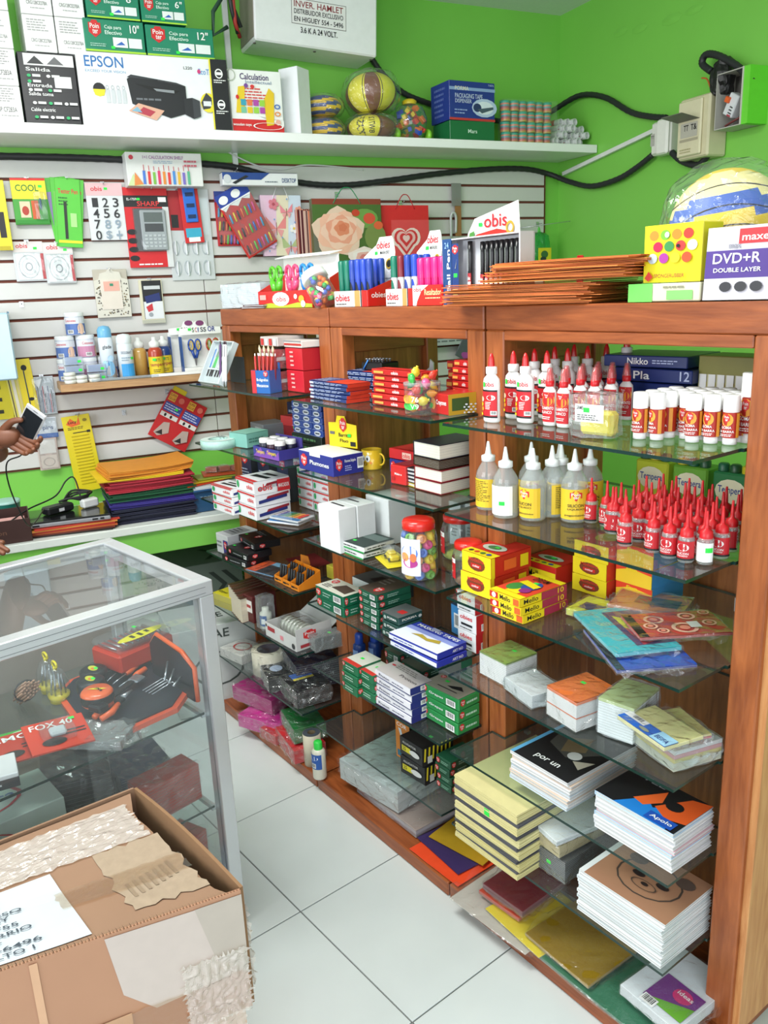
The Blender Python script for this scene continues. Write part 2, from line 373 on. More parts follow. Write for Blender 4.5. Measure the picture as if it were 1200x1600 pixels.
# ================================================================ WOOD UNITS WITH GLASS SHELVES
WZ = wood('stained_wood_upright', '#80401d', '#ad6233', 'z'); WX = wood('stained_wood_long', '#753819', '#a55a2e', 'x'); WY = wood('stained_wood_deep', '#7a3f20', '#a05a30', 'y')
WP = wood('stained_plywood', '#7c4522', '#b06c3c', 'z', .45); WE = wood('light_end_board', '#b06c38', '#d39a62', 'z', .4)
SHZ = (.239, .447, .657, .861, 1.068, 1.277)
def unit(x0, x1, glass0, glass1, label):
    r = thing('glass_shelf_unit', label, 'shelving unit', (0, 0, 0))
    def bx(nm, a, b, mat, ch=.002):
        m = MB(); m.box([(a[i]+b[i])/2 for i in range(3)], [b[i]-a[i] for i in range(3)], mat, b=ch); return m.build(nm, r)
    P = .058; yf, yb, zt = 1.345, 1.71, 1.53
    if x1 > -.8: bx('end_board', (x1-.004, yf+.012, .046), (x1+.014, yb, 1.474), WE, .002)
    for a in (x0, x1-P):
        bx('post', (a, yf, .046), (a+P, yf+P*.8, 1.474), WZ, .003); bx('post', (a, yb-.045, .046), (a+P, yb, 1.474), WZ, .003)
        c = a+P/2
        bx('side_rail', (c-.02, yf+.0466, .046), (c+.02, yb-.0455, .13), WY); bx('side_rail', (c-.02, yf+.0466, 1.40), (c+.02, yb-.0455, 1.474), WY)
        bx('side_panel', (c-.006, yf+.0466, .1305), (c+.006, yb-.0455, 1.3995), WP, 0)
    bx('top_board', (x0, yf, 1.4745), (x1, yb, zt), WX, .003)
    bx('top_rail', (x0+P+.001, yf, 1.452), (x1-P-.001, yf+.02, 1.474), WX)
    bx('back_panel', (x0+P+.001, yb-.014, .05), (x1-P-.001, yb-.002, .93), WP, 0)
    bx('plinth', (x0, 1.195, .001), (x1, yb, .045), WX, .003)
    for z in SHZ:
        m = MB(); g0, g1 = glass0, glass1; a, b = x0+P+.002, x1-P-.002
        poly = [(g0, 1.195), (g1, 1.195), (g1, yf-.003), (b, yf-.003), (b, 1.69), (a, 1.69), (a, yf-.003), (g0, yf-.003)]
        n = len(poly); t = .0065
        vs = [(x, y, z+.0032) for x, y in poly]+[(x, y, z+.0032-t) for x, y in poly]
        m.add(vs, [tuple(range(n)), tuple(range(2*n-1, n-1, -1))], GLASS); m.add(vs, [(i, i+n, (i+1) % n+n, (i+1) % n) for i in range(n)], GEDGE); m.build('glass_shelf', r)
        for xx, sg in ((a, 1), (b, -1)):
            for yy in (1.42, 1.62): m = MB(); m.box((xx+sg*.006, yy, z-.008), (.014, .012, .008), M('#8d9092', .3, .8)); m.build('shelf_pin', r)
    return r
unit(-2.76, -2.058, -2.75, -2.12, 'leftmost stained wood unit with overhanging glass shelves')
unit(-2.052, -1.406, -2.035, -1.425, 'middle stained wood unit with overhanging glass shelves')
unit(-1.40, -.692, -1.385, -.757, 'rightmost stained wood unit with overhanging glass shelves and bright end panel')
# ================================================================ GLASS DISPLAY CASE
th = math.radians(6.5); cx, cy, cz = (-1.667,0.7313,0.95)
case = thing('display_case', 'silver framed glass display case at left in front of the counter', 'display case', (cx, cy, 0), th)
ALU = M('#d5d9dc', 0.28, 0.55, .03); CW, CL, CH, CP = .52, 1.35, .95, .036
def cb(nm, a, b, mat, ch=.002):
    m = MB(); m.box([(a[i]+b[i])/2 for i in range(3)], [b[i]-a[i] for i in range(3)], mat, b=ch); return m.build(nm, case)
for x in (-CP, -CW):
    for y in (-CP, -CL): cb('corner_post', (x, y, .001), (x+CP, y+CP, CH-CP), ALU)
for zz in (CH-CP, .10, ):
    for x in (-CP, -CW): cb('frame_rail', (x, -CL+(CP if zz < .9 else 0), zz+.0005), (x+CP, -(CP if zz < .9 else 0), zz+CP), ALU)
    for y in (-CP, -CL): cb('frame_rail', (-CW+CP+.0005, y, zz+.0005), (-CP-.0005, y+CP, zz+CP), ALU)
cb('top_pane', (-CW+CP, -CL+CP, CH-.012), (-CP, -CP, CH-.005), PANE, 0)
cb('front_pane', (-.014, -CL+CP, .137), (-.009, -CP, CH-CP), PANE, 0)
cb('side_pane', (-CW+CP, -.014, .137), (-CP, -.009, CH-CP), PANE, 0)
cb('back_board', (-CW+.004, -CL+CP, .137), (-CW+.010, -CP, CH-CP), M('#9a8f86', .6), 0)
cb('base_board', (-CW+CP, -CL+CP, .105), (-CP, -CP, .12), M('#c9cfd0', .4), 0)
for zz in (.36, .615):
    for x in (-.03, ): cb('shelf_bracket', (-CW+.01, -.0475, zz-.012), (-.03, -.037, zz-.001), ALU, 0)
    m = MB(); m.box((-CW/2, -CL/2, zz+.003), (CW-.045, CL-.09, .005), GLASS); m.build('glass_shelf', case)
    cb('shelf_edge', (-.022, -CL+.045, zz), (-.0215, -.045, zz+.006), GEDGE, 0)
# two dark seams along the aluminium profile
for dx in (.0065, .0135): cb('frame_seam', (.0, -CL, CH-dx*2-.001), (.0006, -.02, CH-dx*2), M('#6f7476', .5), 0)
# ================================================================ RIGHT UNIT
def glue_bottle(x, y, z, r, h, label, group, kind='obis', cap='red', rot=0, front=True):
    root = thing('glue_bottle', label, 'glue bottle', (x, y, z+.0006), math.radians(rot), group); bh = h*.70
    part(('gb', kind, round(r, 3), round(h, 3)), 'bottle_body', lambda: MB().lathe([(0, 0), (r*.9, 0), (r, .004), (r, bh*.82), (r*.93, bh*.9), (r*.62, bh*.97), (r*.5, bh)], M('#f1f1ef', .3), 16, sy=.62), root)
    part(('gc', kind, round(r, 3), round(h, 3)), 'cap_collar', lambda: MB().lathe([(r*.52, bh), (r*.56, bh+.002), (r*.56, h*.80), (r*.4, h*.81)], M('#f1f1ef' if kind == 'obis' else '#d3222a', .3), 12), root)
    part(('gn', kind, round(r, 3), round(h, 3)), 'nozzle_cap', lambda: MB().lathe([(r*.36, h*.80), (r*.34, h*.84), (r*.27, h*.93), (r*.12, h*.99), (0, h)], M('#d81f24', .3, coat=.4), 12), root)
    if kind == 'small': part(('go', round(r, 3)), 'overcap', lambda: MB().lathe([(r*.58, h*.80), (r*.5, h*.88), (r*.3, h*1.02), (0, h*1.03)], clear('pink_overcap', '#f6c6c6', .25, .1, 1.2, milkc='#eda9a9'), 12, caps=False), root)
    def lab():
        mp = cmap(r*1.005, bh*.10, bh*.72 if kind == 'obis' else bh*.86, -1.25, 1.25, .62); m = MB()
        if kind == 'obis': pr(m, mp, [('r', 0, 0, 1, .94, '#1c1c1e'), ('r', .02, .06, .98, .88, '#c9202a'), ('e', .68, .68, .2, .09, W_), ('t', 'COLA', .55, .65, .82, .71, '#c9202a'), ('tl', .42, .28, .7, .55, 5, W_), ('e', .22, .62, .12, .09, '#f0d9b0'), ('e', .2, .45, .1, .07, Y_), ('e', .25, .3, .1, .07, '#f0a030'), ('b', .66, .1, .94, .24), ('e', .2, .12, .11, .05, Y_)])
        else: pr(m, mp, [('r', 0, 0, 1, 1, '#c9202a'), ('e', .5, .74, .5, .24, '#f3b53a'), ('e', .5, .7, .36, .16, '#e58a2a'), ('pt', .36, .76, .64, .97), ('t', 'PEGAMENTO', .12, .42, .9, .52, W_), ('t', 'BLANCO', .2, .28, .8, .38, W_), ('tl', .2, .08, .8, .2, 2, W_)])
        return m
    if front: part(('gl', kind, round(r, 3)), 'label', lab, root)
    if kind == 'obis' and front: part(('gob', round(r, 3)), 'brand_lettering', lambda: pr(MB(), cmap(r*1.005, bh*.74, bh*.86, -.6, .8, .62), [('ob', .25, .1, 1, .95, 'obis'), ('r', 0, 0, .26, .8, '#2ee34c')]), root)
    return root
gx = [(-1.304,1.27,1.281,0.0239,0.1448), (-1.241,1.31,1.281,0.0249,0.1412)]
k = 0
for ci, (x, y, z, r, h) in enumerate(gx):
    for j in range(5):
        dy = j*.068; dx = ci*.0
        glue_bottle(x+dx, y+dy, z, .0225, .150, 'large white glue bottle with red nozzle, %s in the %s row' % (('frontmost', 'second', 'third', 'fourth', 'rearmost')[j], ('left', 'right')[ci]), 'large white glue bottles on the right unit', 'obis', front=True)
x, y, z, r, h = gx[1]
glue_bottle(x+.058, y+.27, z, .0225, .178, 'tall white glue bottle with red nozzle standing behind the small glue bottles', 'large white glue bottles on the right unit', 'obis')
for n_, (i, j) in enumerate([(i, j) for j in range(4) for i in range(3)]):
    x, y, z, r, h = (-1.174,1.313,1.281,0.0189,0.1104)
    if (i, j) == (2, 0): continue
    glue_bottle(x+i*.038, y+j*.052, z, .0165, .118, 'small white glue bottle with red label and pink overcap, %s row, %s from the left' % (('front', 'second', 'third', 'back')[j], ('first', 'second', 'third')[i]), 'small white glue bottles on the right unit', 'small')
# glue sticks
def glue_stick(x, y, z, label, r=.0135, h=.088, rot=0, hue=0):
    root = thing('glue_stick', label, 'glue stick', (x, y, z+.0006), rot, 'white capped glue sticks on the right unit')
    part(('gs1', r, h), 'twist_base', lambda: MB().lathe([(0, 0), (r*.92, 0), (r*.92, h*.13), (r*.8, h*.14)], M(W_, .3), 14), root)
    part(('gs2', r, h), 'barrel', lambda: MB().lathe([(r, h*.14), (r, h*.66)], M('#b3361f', .35), 14), root)
    part(('gs3', r, h), 'cap', lambda: MB().lathe([(r*1.05, h*.66), (r*1.05, h*.985), (r*.9, h), (0, h)], M('#f4f4f2', .25), 14), root)
    part(('gs4', r, h, hue), 'label', lambda: pr(MB(), cmap(r*1.01, h*.15, h*.65, -1.5, 1.5), [('r', .0, 0, 1, 1, '#b32a1e'), ('r', 0, .0, .16, 1, '#d9922e'), ('e', .5, .72, .26, .26, '#e9a23a'), ('pt', .38, .6, .62, .96), ('t', 'GOMA', .3, .36, .7, .47, W_), ('t', 'EN BARRA', .2, .2, .8, .3, W_), ('tl', .2, .04, .8, .16, 2, W_), ('r', .86, 0, 1, 1, '#d9922e')]), root)
    return root
bx_, by_ = ((-0.9008,1.241,1.281))[:2]
ex_, ey_ = ((-0.7809,1.32,1.281))[:2]
gp = (-0.9423,1.29,1.281); gq = (-0.7901,1.343,1.281)
for j in range(4):
    for i in range(6):
        if (i, j) in ((2, 0),): continue
        glue_stick(gp[0]+(gq[0]-gp[0])*i/5*1.0+j*.002, gp[1]+.016+(gq[1]-gp[1])*i/5+j*.034, 1.281, 'white capped glue stick, %s from the left in the %s row' % (ORD[i], ('front', 'second', 'third', 'back')[j]), rot=random.uniform(-.6, .6)*(j > 0 or i % 2))
glue_stick(-.775, 1.395, 1.281, 'taller glue stick with white cap standing apart beside the right end post', .0165, .125)
# clear pack of yellow capped bottles
x, y, z, rot, w, d, h = (-1.015, 1.268, 1.281, 8, .085, .058, .085)
pk = thing('plastic_pack', 'clear plastic pack with white label and yellow bottom in front of the glue sticks', 'pack', (x, y, z+.001), math.radians(rot))
MB().box((0, .012, h*.3), (w*.85, d*.5, h*.55), M('#e3cf2e', .4), b=.006).build('yellow_contents', pk)
wrap(pk, w, d, h, .005, 3, FILM2, n=10)
pr(MB(), fmap('F', w*.98, d*1.12, h), [('r', .18, .38, .92, .78, W_), ('s', .4, .6), ('tl', .24, .42, .86, .56, 3, '#444444'), ('t', 'GENMES', .22, .66, .4, .74, '#333333')]).build('label', pk)
# packs behind
carton((-.90, 1.60, 1.281, 0, .17, .09, .135), 'long clear box of yellow sticks with olive lid behind the glue sticks', col='#8f8c48', F=[('r', .02, .05, .98, .72, '#cfcaa0')]+[('r', .04+.12*i, .08, .13+.12*i, .6, '#e6cf30') for i in range(8)]+[('r', .04+.12*i, .5, .13+.12*i, .72, W_) for i in range(8)])
for q, (x0, zz, hh, ww, lb) in enumerate(((-1.10, 1.281, .075, .2, 'plain dark blue carton at the bottom of the pile behind the glue bottles'), (-1.085, 1.3565, .03, .2, 'dark blue carton with rounded white figures in the pile behind the glue bottles'), (-1.105, 1.387, .027, .2, 'topmost dark blue carton lettered Nikko behind the glue bottles'))):
    carton((x0, 1.60, zz, 3*q, ww, .15, hh-.0006), lb, col='#1d2f6e', F=[('t', 'Nikko', .3, .25, .55, .8, W_), ('tl', .6, .3, .9, .7, 2, '#b9c4e8')] if q == 2 else ([('t', 'Pla', .3, .2, .5, .8, W_), ('t', '12', .86, .2, .97, .9, '#b9c4e8')] if q == 1 else ()), group=None)
# ---- silicone bottles on the second shelf
def silicone_bottle(x, y, z, r, h, label, lab=1, rot=0, tip=True, group='tall clear silicone bottles on the right unit'):
    root = thing('silicone_bottle', label, 'bottle', (x, y, z+.0006), rot, group)
    part(('sb', round(r, 3), round(h, 3)), 'bottle_body', lambda: MB().lathe([(0, 0), (r*.95, 0), (r, .004), (r, h*.50), (r*.92, h*.57), (r*.5, h*.70), (r*.46, h*.72)], FROST, 18), root)
    part(('sf', round(r, 3), round(h, 3)), 'liquid', lambda: MB().lathe([(0, .002), (r*.9, .002), (r*.94, .006), (r*.94, h*.44), (0, h*.44)], clear('silicone_liquid', '#f4f6f4', .2, .1, .6, milkc='#e4e8e6'), 14), root)
    part(('sc', round(r, 3), round(h, 3)), 'cap', lambda: MB().lathe([(r*.5, h*.71), (r*.55, h*.715), (r*.55, h*.79), (r*.36, h*.80)]+([(r*.25, h*.82), (r*.09, h*.995), (0, h)] if tip else [(0, h*.80)]), M('#eceeee', .35), 14), root)
    if lab: part(('sl', lab, round(r, 3)), 'label', lambda: pr(MB(), cmap(r*1.01, h*.05, h*.47, -1.3, 1.3), [('r', 0, 0, 1, 1, '#e8c12c' if lab < 3 else '#eeeeec'), ('pt', .34, .62, .68, .95), ('t', 'SILICON', .28, .42, .74, .52, '#2a2a20'), ('t', 'LIQUIDO', .28, .31, .74, .38, '#2a2a20'), ('t', 'pegamento', .2, .1, .8, .17, '#2a2a20')] if lab in (1,) else ([('r', 0, 0, 1, 1, '#e8c12c'), ('tl', .12, .2, .85, .95, 12, '#6e5b1a')] if lab == 2 else [('r', 0, 0, 1, 1, '#f0f0ee'), ('s', .6, .35)])), root)
    return root
for (t, lb, lab) in (((-1.339,1.292,1.072,0.0236,0.1648), 'clear silicone bottle with yellow text label at the left end, standing furthest left', 2), ((-1.262,1.27,1.072,0.0298,0.1669), 'clear silicone bottle with plain white label and green sticker', 3), ((-1.205,1.297,1.072,0.0293,0.1699), 'clear silicone bottle with yellow label and red shield facing front', 1), ((-1.192,1.373,1.072,0.0284,0.149), 'clear silicone bottle with yellow label turned sideways, right of the shield label', 2)):
    silicone_bottle(t[0], t[1], t[2], .029, .158, lb, lab, tip=lb[-6:] != 'label;')
for i, (px, pyy, lb) in enumerate(((.0, .078, 'first'), (.062, .078, 'second'), (.124, .080, 'third'), (.02, .15, 'fourth'), (.1, .16, 'fifth'))):
    t = (-1.262,1.27,1.072,0.0298,0.1669)
    silicone_bottle(t[0]+px+.004, t[1]+pyy+.0, t[2], .029, .158 if i < 3 else .15, 'clear silicone bottle standing behind the front ones, %s from the left of those behind' % lb, 2 if i % 2 else 1, 2.0 if i % 2 else .8)
def red_bottle(x, y, z, label, r=.0145, h=.098, front=True, rot=0, white=False):
    root = thing('red_capped_bottle', label, 'bottle', (x, y, z+.0006), rot, 'small clear bottles with red nozzles on the right unit')
    part(('rb', r, h), 'bottle_body', lambda: MB().lathe([(0, 0), (r*.95, 0), (r, .003), (r, h*.44), (r*.9, h*.49), (r*.7, h*.50)], FROST, 14), root)
    part(('rc', r, h), 'cap', lambda: MB().lathe([(r*.82, h*.47), (r*.84, h*.50), (r*.76, h*.62), (r*.3, h*.66), (r*.26, h*.72), (r*.14, h*.99), (0, h)], M('#cf1f27', .35), 12), root)
    part(('rl', r, h, white), 'label', lambda: pr(MB(), cmap(r*1.015, h*.06, h*.42, -1.6, 1.6), [('r', 0, 0, 1, 1, W_), ('s', .7, .5)] if white else [('r', 0, 0, 1, 1, '#c3212b'), ('e', .5, .68, .24, .2, W_), ('ob', .32, .58, .68, .78, 'obies'), ('t', 'SILICON', .27, .3, .73, .42, W_), ('t', 'LIQUIDO', .3, .18, .7, .27, W_), ('r', 0, 0, 1, .1, '#222222')]), root)
    return root
fr = [(-1.098,1.357,1.072,0.0164,0.0943), (-1.057,1.357,1.072,0.0161,0.0941), (-1.012,1.327,1.072,0.0182,0.0999), (-0.9481,1.276,1.072,0.0173,0.1004), (-0.9468,1.317,1.072,0.0163,0.0996), (-0.8883,1.281,1.072,0.0169,0.1163), (-0.8481,1.273,1.072,0.0165,0.1126), (-0.8136,1.274,1.072,0.0173,0.1127), (-0.7843,1.289,1.072,0.0172,0.1105), (-0.7831,1.338,1.072,0.0152,0.1061), (-0.7929,1.386,1.072,0.0108,0.1013)]
for i, t in enumerate(fr):
    red_bottle(t[0], t[1]+.006, t[2], 'small clear red nozzle bottle, %s from left in the front row%s' % (ORD[i], ', white label showing' if i == 8 else ''), rot=random.uniform(-.4, .4), white=i == 8)
cnt = 0
for j in range(1, 6):
    for i in range(10):
        x = -1.03+i*.031+(.012 if j % 2 else 0)+j*.001; y = 1.262+j*.041+(.0 if i > 3 else .015)
        if x > -.80+.0*j or y > 1.60: continue
        if y > 1.325 and x > -.775: continue
        red_bottle(x, y+.012, 1.072, 'small clear bottle with red nozzle, %s from left in the %s row' % (ORD[i], ORD[j]), rot=random.uniform(-1, 1))
# tempera pouches in the back
def lozenge(root, cx_, cy_, cz_, w, d, h, col, nm='pouch', rz=0):
    m = MB(); vs = []; n = 8
    for i in range(n+1):
        for j in range(n+1):
            u, v = -1+2*i/n, -1+2*j/n; k = (1-u**4)*(1-v**4); vs.append((u*w/2, v*d/2, h*(.15+.85*k)+.003*noise.noise(Vector((u*3, v*3, cx_*50)))))
    m.add(vs, [(i*(n+1)+j, (i+1)*(n+1)+j, (i+1)*(n+1)+j+1, i*(n+1)+j+1) for i in range(n) for j in range(n)], M(col, .25, coat=.5), smooth=True)
    m.box((0, 0, h*.08), (w*.98, d*.98, h*.15), M(col, .3)); o = m.build(nm, root, (cx_, cy_, cz_)); o.rotation_euler = (0, 0, rz); return o
for i, (px, c1) in enumerate(((-1.13, '#c7cf3a'), (-1.03, '#6fae3a'), (-.93, '#2f7d4a'), (-.84, '#3d8a46'))):
    root = thing('paint_set', 'packed set of green and yellow paint pots at the back, %s from left' % ORD[i], 'paint set', (px, 1.645, 1.073), .05, 'packed tempera paint sets')
    MB().box((0, 0, .045), (.085, .06, .09), M(c1, .35), b=.004).build('card_tray', root)
    for q in range(3):
        m = MB(); m.lathe([(.012, .0905), (.012, .104), (.009, .107), (0, .107)], M(('#2c5c3a', '#d9c82e', '#2a6d4e')[(i+q) % 3], .35), 12); m.build('pot_lid', root, (-.027+q*.027, -.012, 0))
    pr(MB(), fmap('F', .085, .06, .09), [('e', .5, .55, .42, .3, '#f0e9c8'), ('t', 'Tempera', .16, .45, .84, .68, '#27408f')]).build('printed_panel', root)
# ---- clay boxes on the third shelf
RED2, YEL2 = '#c8281f', '#f0d61c'
def clay_print(n=0): return [('r', 0, 0, 1, 1, YEL2), ('e', .5, .5, .3, .34, '#7a3a20'), ('t', 'Modelina', .24, .62, .76, .8, '#d2402a'), ('r', .32, .32, .68, .52, '#c8281f'), ('t', 'color', .38, .36, .62, .48, W_)]
cl = (-1.344,1.319,0.865,0,0.0994,0.1333,0.0523)
CLT = [('r', 0, 0, 1, .22, YEL2), ('r', 0, .22, 1, 1, RED2)]+[('e', .18+.2*i, .1, .07, .05, ('#2a2a2a', '#d2402a', '#3b7a3a', '#2a4fa0')[i]) for i in range(4)]+[('e', .5, .45, .36, .16, '#bfc4b8'), ('e', .5, .45, .2, .09, '#3f7a4a'), ('s', .5, .44)]
x, y, z, rot, w, d, h = cl
for q in range(2):
    carton((x-q*.004*0+(.004 if q else -.002), y, z+h*.98*q, 1.5-2*q, w, d, h*.97), 'yellow and red modelling clay box at the front left, %s of two' % ('upper' if q else 'lower'), col=RED2, F=clay_print(), R=[('r', 0, 0, .08, 1, YEL2), ('r', .3, .25, .6, .75, '#e8672a'), ('r', .7, .2, .9, .8, '#f0d61c')], T=CLT if q else (), key=('clay', q))
t = (-1.193,1.274,0.865,0,0.0922,0.1465,0.0193)
x, y, z, rot, w, d, h = t; h = .0165*1.0
ZT = [('r', 0, 0, 1, 1, '#d9442a'), ('r', .0, 0, 1, .13, YEL2), ('r', .0, .87, 1, 1, YEL2), ('r', .3, .13, .7, .4, '#f0d61c'), ('e', .3, .35, .2, .16, '#3c8a3e'), ('e', .62, .5, .22, .2, '#2f4f9c'), ('e', .7, .3, .15, .1, '#8a2a7a'), ('t', 'DREAM', .3, .72, .75, .86, K_), ('s', .5, .6), ('p', [(.2, .5), (.8, .42), (.84, .56), (.26, .64)], '#f0d61c')]
stack(3, (x, y, z, 0, w*1.0, d, .056), 'thin red and yellow clay box at the front right', col=YEL2, F=[('r', 0, 0, 1, 1, '#efd424'), ('r', 0, .1, .28, .9, RED2), ('t', 'Mello', .35, .2, .7, .85, K_), ('e', .15, .5, .07, .35, W_), ('r', .8, .1, .98, .9, '#e0622a')], R=[('r', 0, 0, .45, 1, YEL2), ('t', 'Mello', .08, .2, .38, .8, K_), ('r', .45, 0, 1, 1, '#a72c4a'), ('t', '10', .8, .2, .93, .9, Y_)], T=ZT)
t = (-1.434,1.475,0.865,0,0.1111,0.0426,0.0242)
carton((-1.30, 1.47, .865, 0, .11, .1, .05), 'red and yellow clay box behind the front pair, left side', col=RED2, F=[('r', 0, 0, 1, .7, YEL2), ('t', 'Mello', .2, .15, .6, .6, K_), ('e', .1, .4, .06, .25, RED2)], T=CLT)
stack(3, (-1.165, 1.515, .865, 0, .098, .13, .125), 'yellow clay box in the middle stack', col=YEL2, F=clay_print(), R=[('r', 0, 0, 1, 1, '#d33a24'), ('r', .3, .2, .8, .8, '#e8a12a')], T=[('r', 0, 0, 1, 1, RED2), ('e', .5, .5, .3, .3, Y_)])
stack(3, (-1.062, 1.53, .865, 0, .095, .12, .135), 'yellow and red clay box with blue end in the right stack', col=YEL2, F=[('r', 0, 0, 1, 1, '#edc52a'), ('p', [(0, .6), (.4, .85), (1, .7), (1, 1), (0, 1)], '#e0401f'), ('t', 'Fun', .3, .72, .6, .9, Y_)], R=[('r', 0, 0, 1, 1, '#3c8fd0')], T=[('r', 0, 0, 1, 1, '#d8482a')])
carton((-.83, 1.62, .865, 0, .11, .07, .035), 'small white carton with red lettering at the back right corner', col='#dfe0e0', F=[('ob', .2, .2, .6, .8, 'obis')])
# jar of sharpeners at the left end
def sweet_jar(t, label, fill, cap='#d8251c', rl=0, key=0, group=None):
    x, y, z, r, h = t; root = thing('clear_jar', label, 'jar', (x, y, z+.0006), rl, group)
    MB().lathe([(0, 0), (r*.86, 0), (r*.95, h*.03), (r, h*.08), (r, h*.68), (r*.92, h*.78), (r*.80, h*.84)], PET, 22).build('jar_body', root)
    MB().lathe([(r*.88, h*.83), (r*.9, h*.835), (r*.9, h*.94), (r*.82, h*.98), (r*.5, h), (0, h*1.0)], M(cap, .3, coat=.5), 24).build('lid', root)
    if fill: fill(root, r, h)
    return root
def fill_sharp(root, r, h):
    rr = random.Random(3); n = 0; cols = ['#e9bf3a', '#c6d92e', '#e08a2e', '#4f74c8', '#d84a8a', '#e9d23a', '#6fb23a']
    for k in range(6):
        for q in range(7):
            a = q*2*math.pi/7+k*.4; R2 = r*.68; m = MB(); cc = cols[(q*3+k) % 7]
            m.lathe([(r*.05, -.009), (r*.24, -.009), (r*.27, 0), (r*.24, .009), (r*.14, .009), (r*.13, .003), (0, .003)], M(cc, .35), 10)
            o = m.build('sharpener', root, (R2*math.sin(a), -R2*math.cos(a), h*.07+k*h*.125+rr.uniform(0, .004))); o.rotation_euler = (math.radians(80)+rr.uniform(-.4, .4), 0, a+rr.uniform(-.5, .5)); n += 1
def fill_low(col, lab='obis'):
    def f(root, r, h):
        m = MB(); m.lathe([(0, .003), (r*.85, .003), (r*.93, h*.06), (r*.93, h*.18), (r*.5, h*.24), (0, h*.22)], M(col, .5, var=.3, scale=120, bump=.8), 16); m.build('contents', root)
        pr(MB(), cmap(r*1.01, h*.15, h*.62, -1.3, -.1), [('r', 0, 0, 1, 1, '#c41f26'), ('r', 0, .78, 1, 1, W_), ('ob', .2, .82, .8, .97, 'obis'), ('tl', .1, .2, .8, .6, 4, '#f0d0c0')]).build('label', root)
    return f
t = (-1.419,1.299,0.865,0.039,0.1088)
sweet_jar((t[0], t[1], t[2], t[3], t[4]), 'small clear jar with red lid and red label beside the clay boxes', fill_low('#7d5a3a'))
# plastic packed goods, right part of the third shelf
def packet(t, label, cat='packet', layers=(('#e8e8e6', .5),), group=None, film=FILM, amp=.004, ears=.015, T=(), name='plastic_packet', seed=1, pname='paper_stack', F=(), nsub=9):
    x, y, z, rot, w, d, h = t; root = thing(name, label, cat, (x, y, z+.0008), math.radians(rot), group); zz = .0015
    tot = sum(l[1] for l in layers); hh = h-.004
    for c, f in layers:
        q = hh*f/tot; m = MB(); m.box((0, 0, zz+q/2), (w-.006, d-.006, q-.0004), M(c, .6), b=.0008)
        for i in range(max(0, min(12, int(q/.0025)))): m.box((0, 0, zz+q*(i+.5)/max(1, min(12, int(q/.0025)))), (w-.005, d-.005, .0003), M('#9fa09c', .7))
        m.build(pname, root); zz += q
    if T: pr(MB(), fmap('T', w-.006, d-.006, h-.002), T).build('printed_panel', root)
    if F: pr(MB(), fmap('F', w-.006, d-.006, h-.002), F).build('printed_panel', root)
    if film: wrap(root, w, d, h, amp, seed, film, ears, n=nsub)
    return root
t = (-0.8979,1.312,0.865,0,0.2426,0.1097,0.045)
x, y = -.93, 1.30
packet((-.905, 1.275, .8655, -32, .20, .16, .010), 'blue and purple notebook in a clear sleeve at the bottom right of the pile', layers=(('#3f3a8a', 1), ('#2f52a8', 1)), seed=4, T=[('r', 0, 0, 1, 1, '#2a4fb0'), ('r', 0, 0, 1, .1, K_)])
packet((-.955, 1.30, .878, -28, .22, .14, .012), 'cyan lace trimmed bag with small letters, under the red notebook', layers=(('#1fb6c4', 1),), seed=5, T=[('r', 0, 0, 1, 1, '#27b4c0'), ('r', .1, .4, .9, 1, '#4a3f6a'), ('p', [(.2, .5), (.5, .9), (.7, .5)], '#c8d24a'), ('p', [(.5, .5), (.8, .9), (.9, .5)], '#b03a4a')])
packet((-.885, 1.37, .892, -34, .12, .19, .010), 'red notebook with ring pattern in a clear sleeve on top of the pile', cat='notebook', layers=(('#b23a34', 1),), seed=6, T=[('r', 0, 0, 1, 1, '#c2453c'), ('r', 0, 0, 1, .1, K_)]+[e for i, (a, b, r) in enumerate(((.3, .3, .17), (.72, .55, .22), (.25, .68, .15), (.6, .2, .12), (.6, .85, .12), (.15, .9, .1), (.85, .28, .1))) for e in (('ring', a, b, r, r*.65, '#eab8a0', .3), ('e', a, b, r*.4, r*.26, '#e8907a'))]+[('r', .55, .6, .8, .72, '#d8d8d4')])
packet((-1.0, 1.45, .8655, 20, .16, .12, .03), 'clear pack of orange glue bottles behind the notebooks', layers=(('#c9702e', 1),), seed=7, film=FILM2, T=[('r', .3, .3, .9, .7, '#2a2a2c')])
packet((-1.08, 1.36, .8655, 8, .09, .10, .02), 'small yellow green packet behind the cyan bag', layers=(('#c3c83a', 1),), seed=8, T=[('r', .2, .2, .8, .6, '#3a3a5a')])
# ---- fourth shelf: index card packs
packet((-1.285, 1.30, .6615, -3, .10, .105, .062), 'clear wrapped block of index cards with green top card', cat='card pack', layers=(('#dfe2e2', 5), ('#7d9a4c', .4)), film=FILM, ears=.03, seed=11, T=[('r', 0, 0, 1, 1, '#86a04c'), ('s', .5, .6)])
packet((-1.175, 1.27, .6615, -12, .115, .09, .035), 'clear wrapped block of white cards beside the green topped block', cat='card pack', layers=(('#dcdedf', 1),), film=FILM2, ears=.03, seed=12)
packet((-1.04, 1.275, .6615, -8, .10, .12, .072), 'clear wrapped block of cards with orange top card', cat='card pack', layers=(('#dfe2e2', 2), ('#d8682e', .2), ('#dfe2e2', 2), ('#dd6f34', .5)), film=FILM, ears=.02, seed=13, T=[('r', 0, 0, 1, 1, '#e07436'), ('s', .3, .6)])
packet((-.945, 1.31, .6615, 10, .085, .12, .085), 'wrapped block of white cards with pale green top, right of the orange one', cat='card pack', layers=(('#dfe2e2', 5), ('#b9c87c', .5)), film=FILM2, seed=14, ears=0)
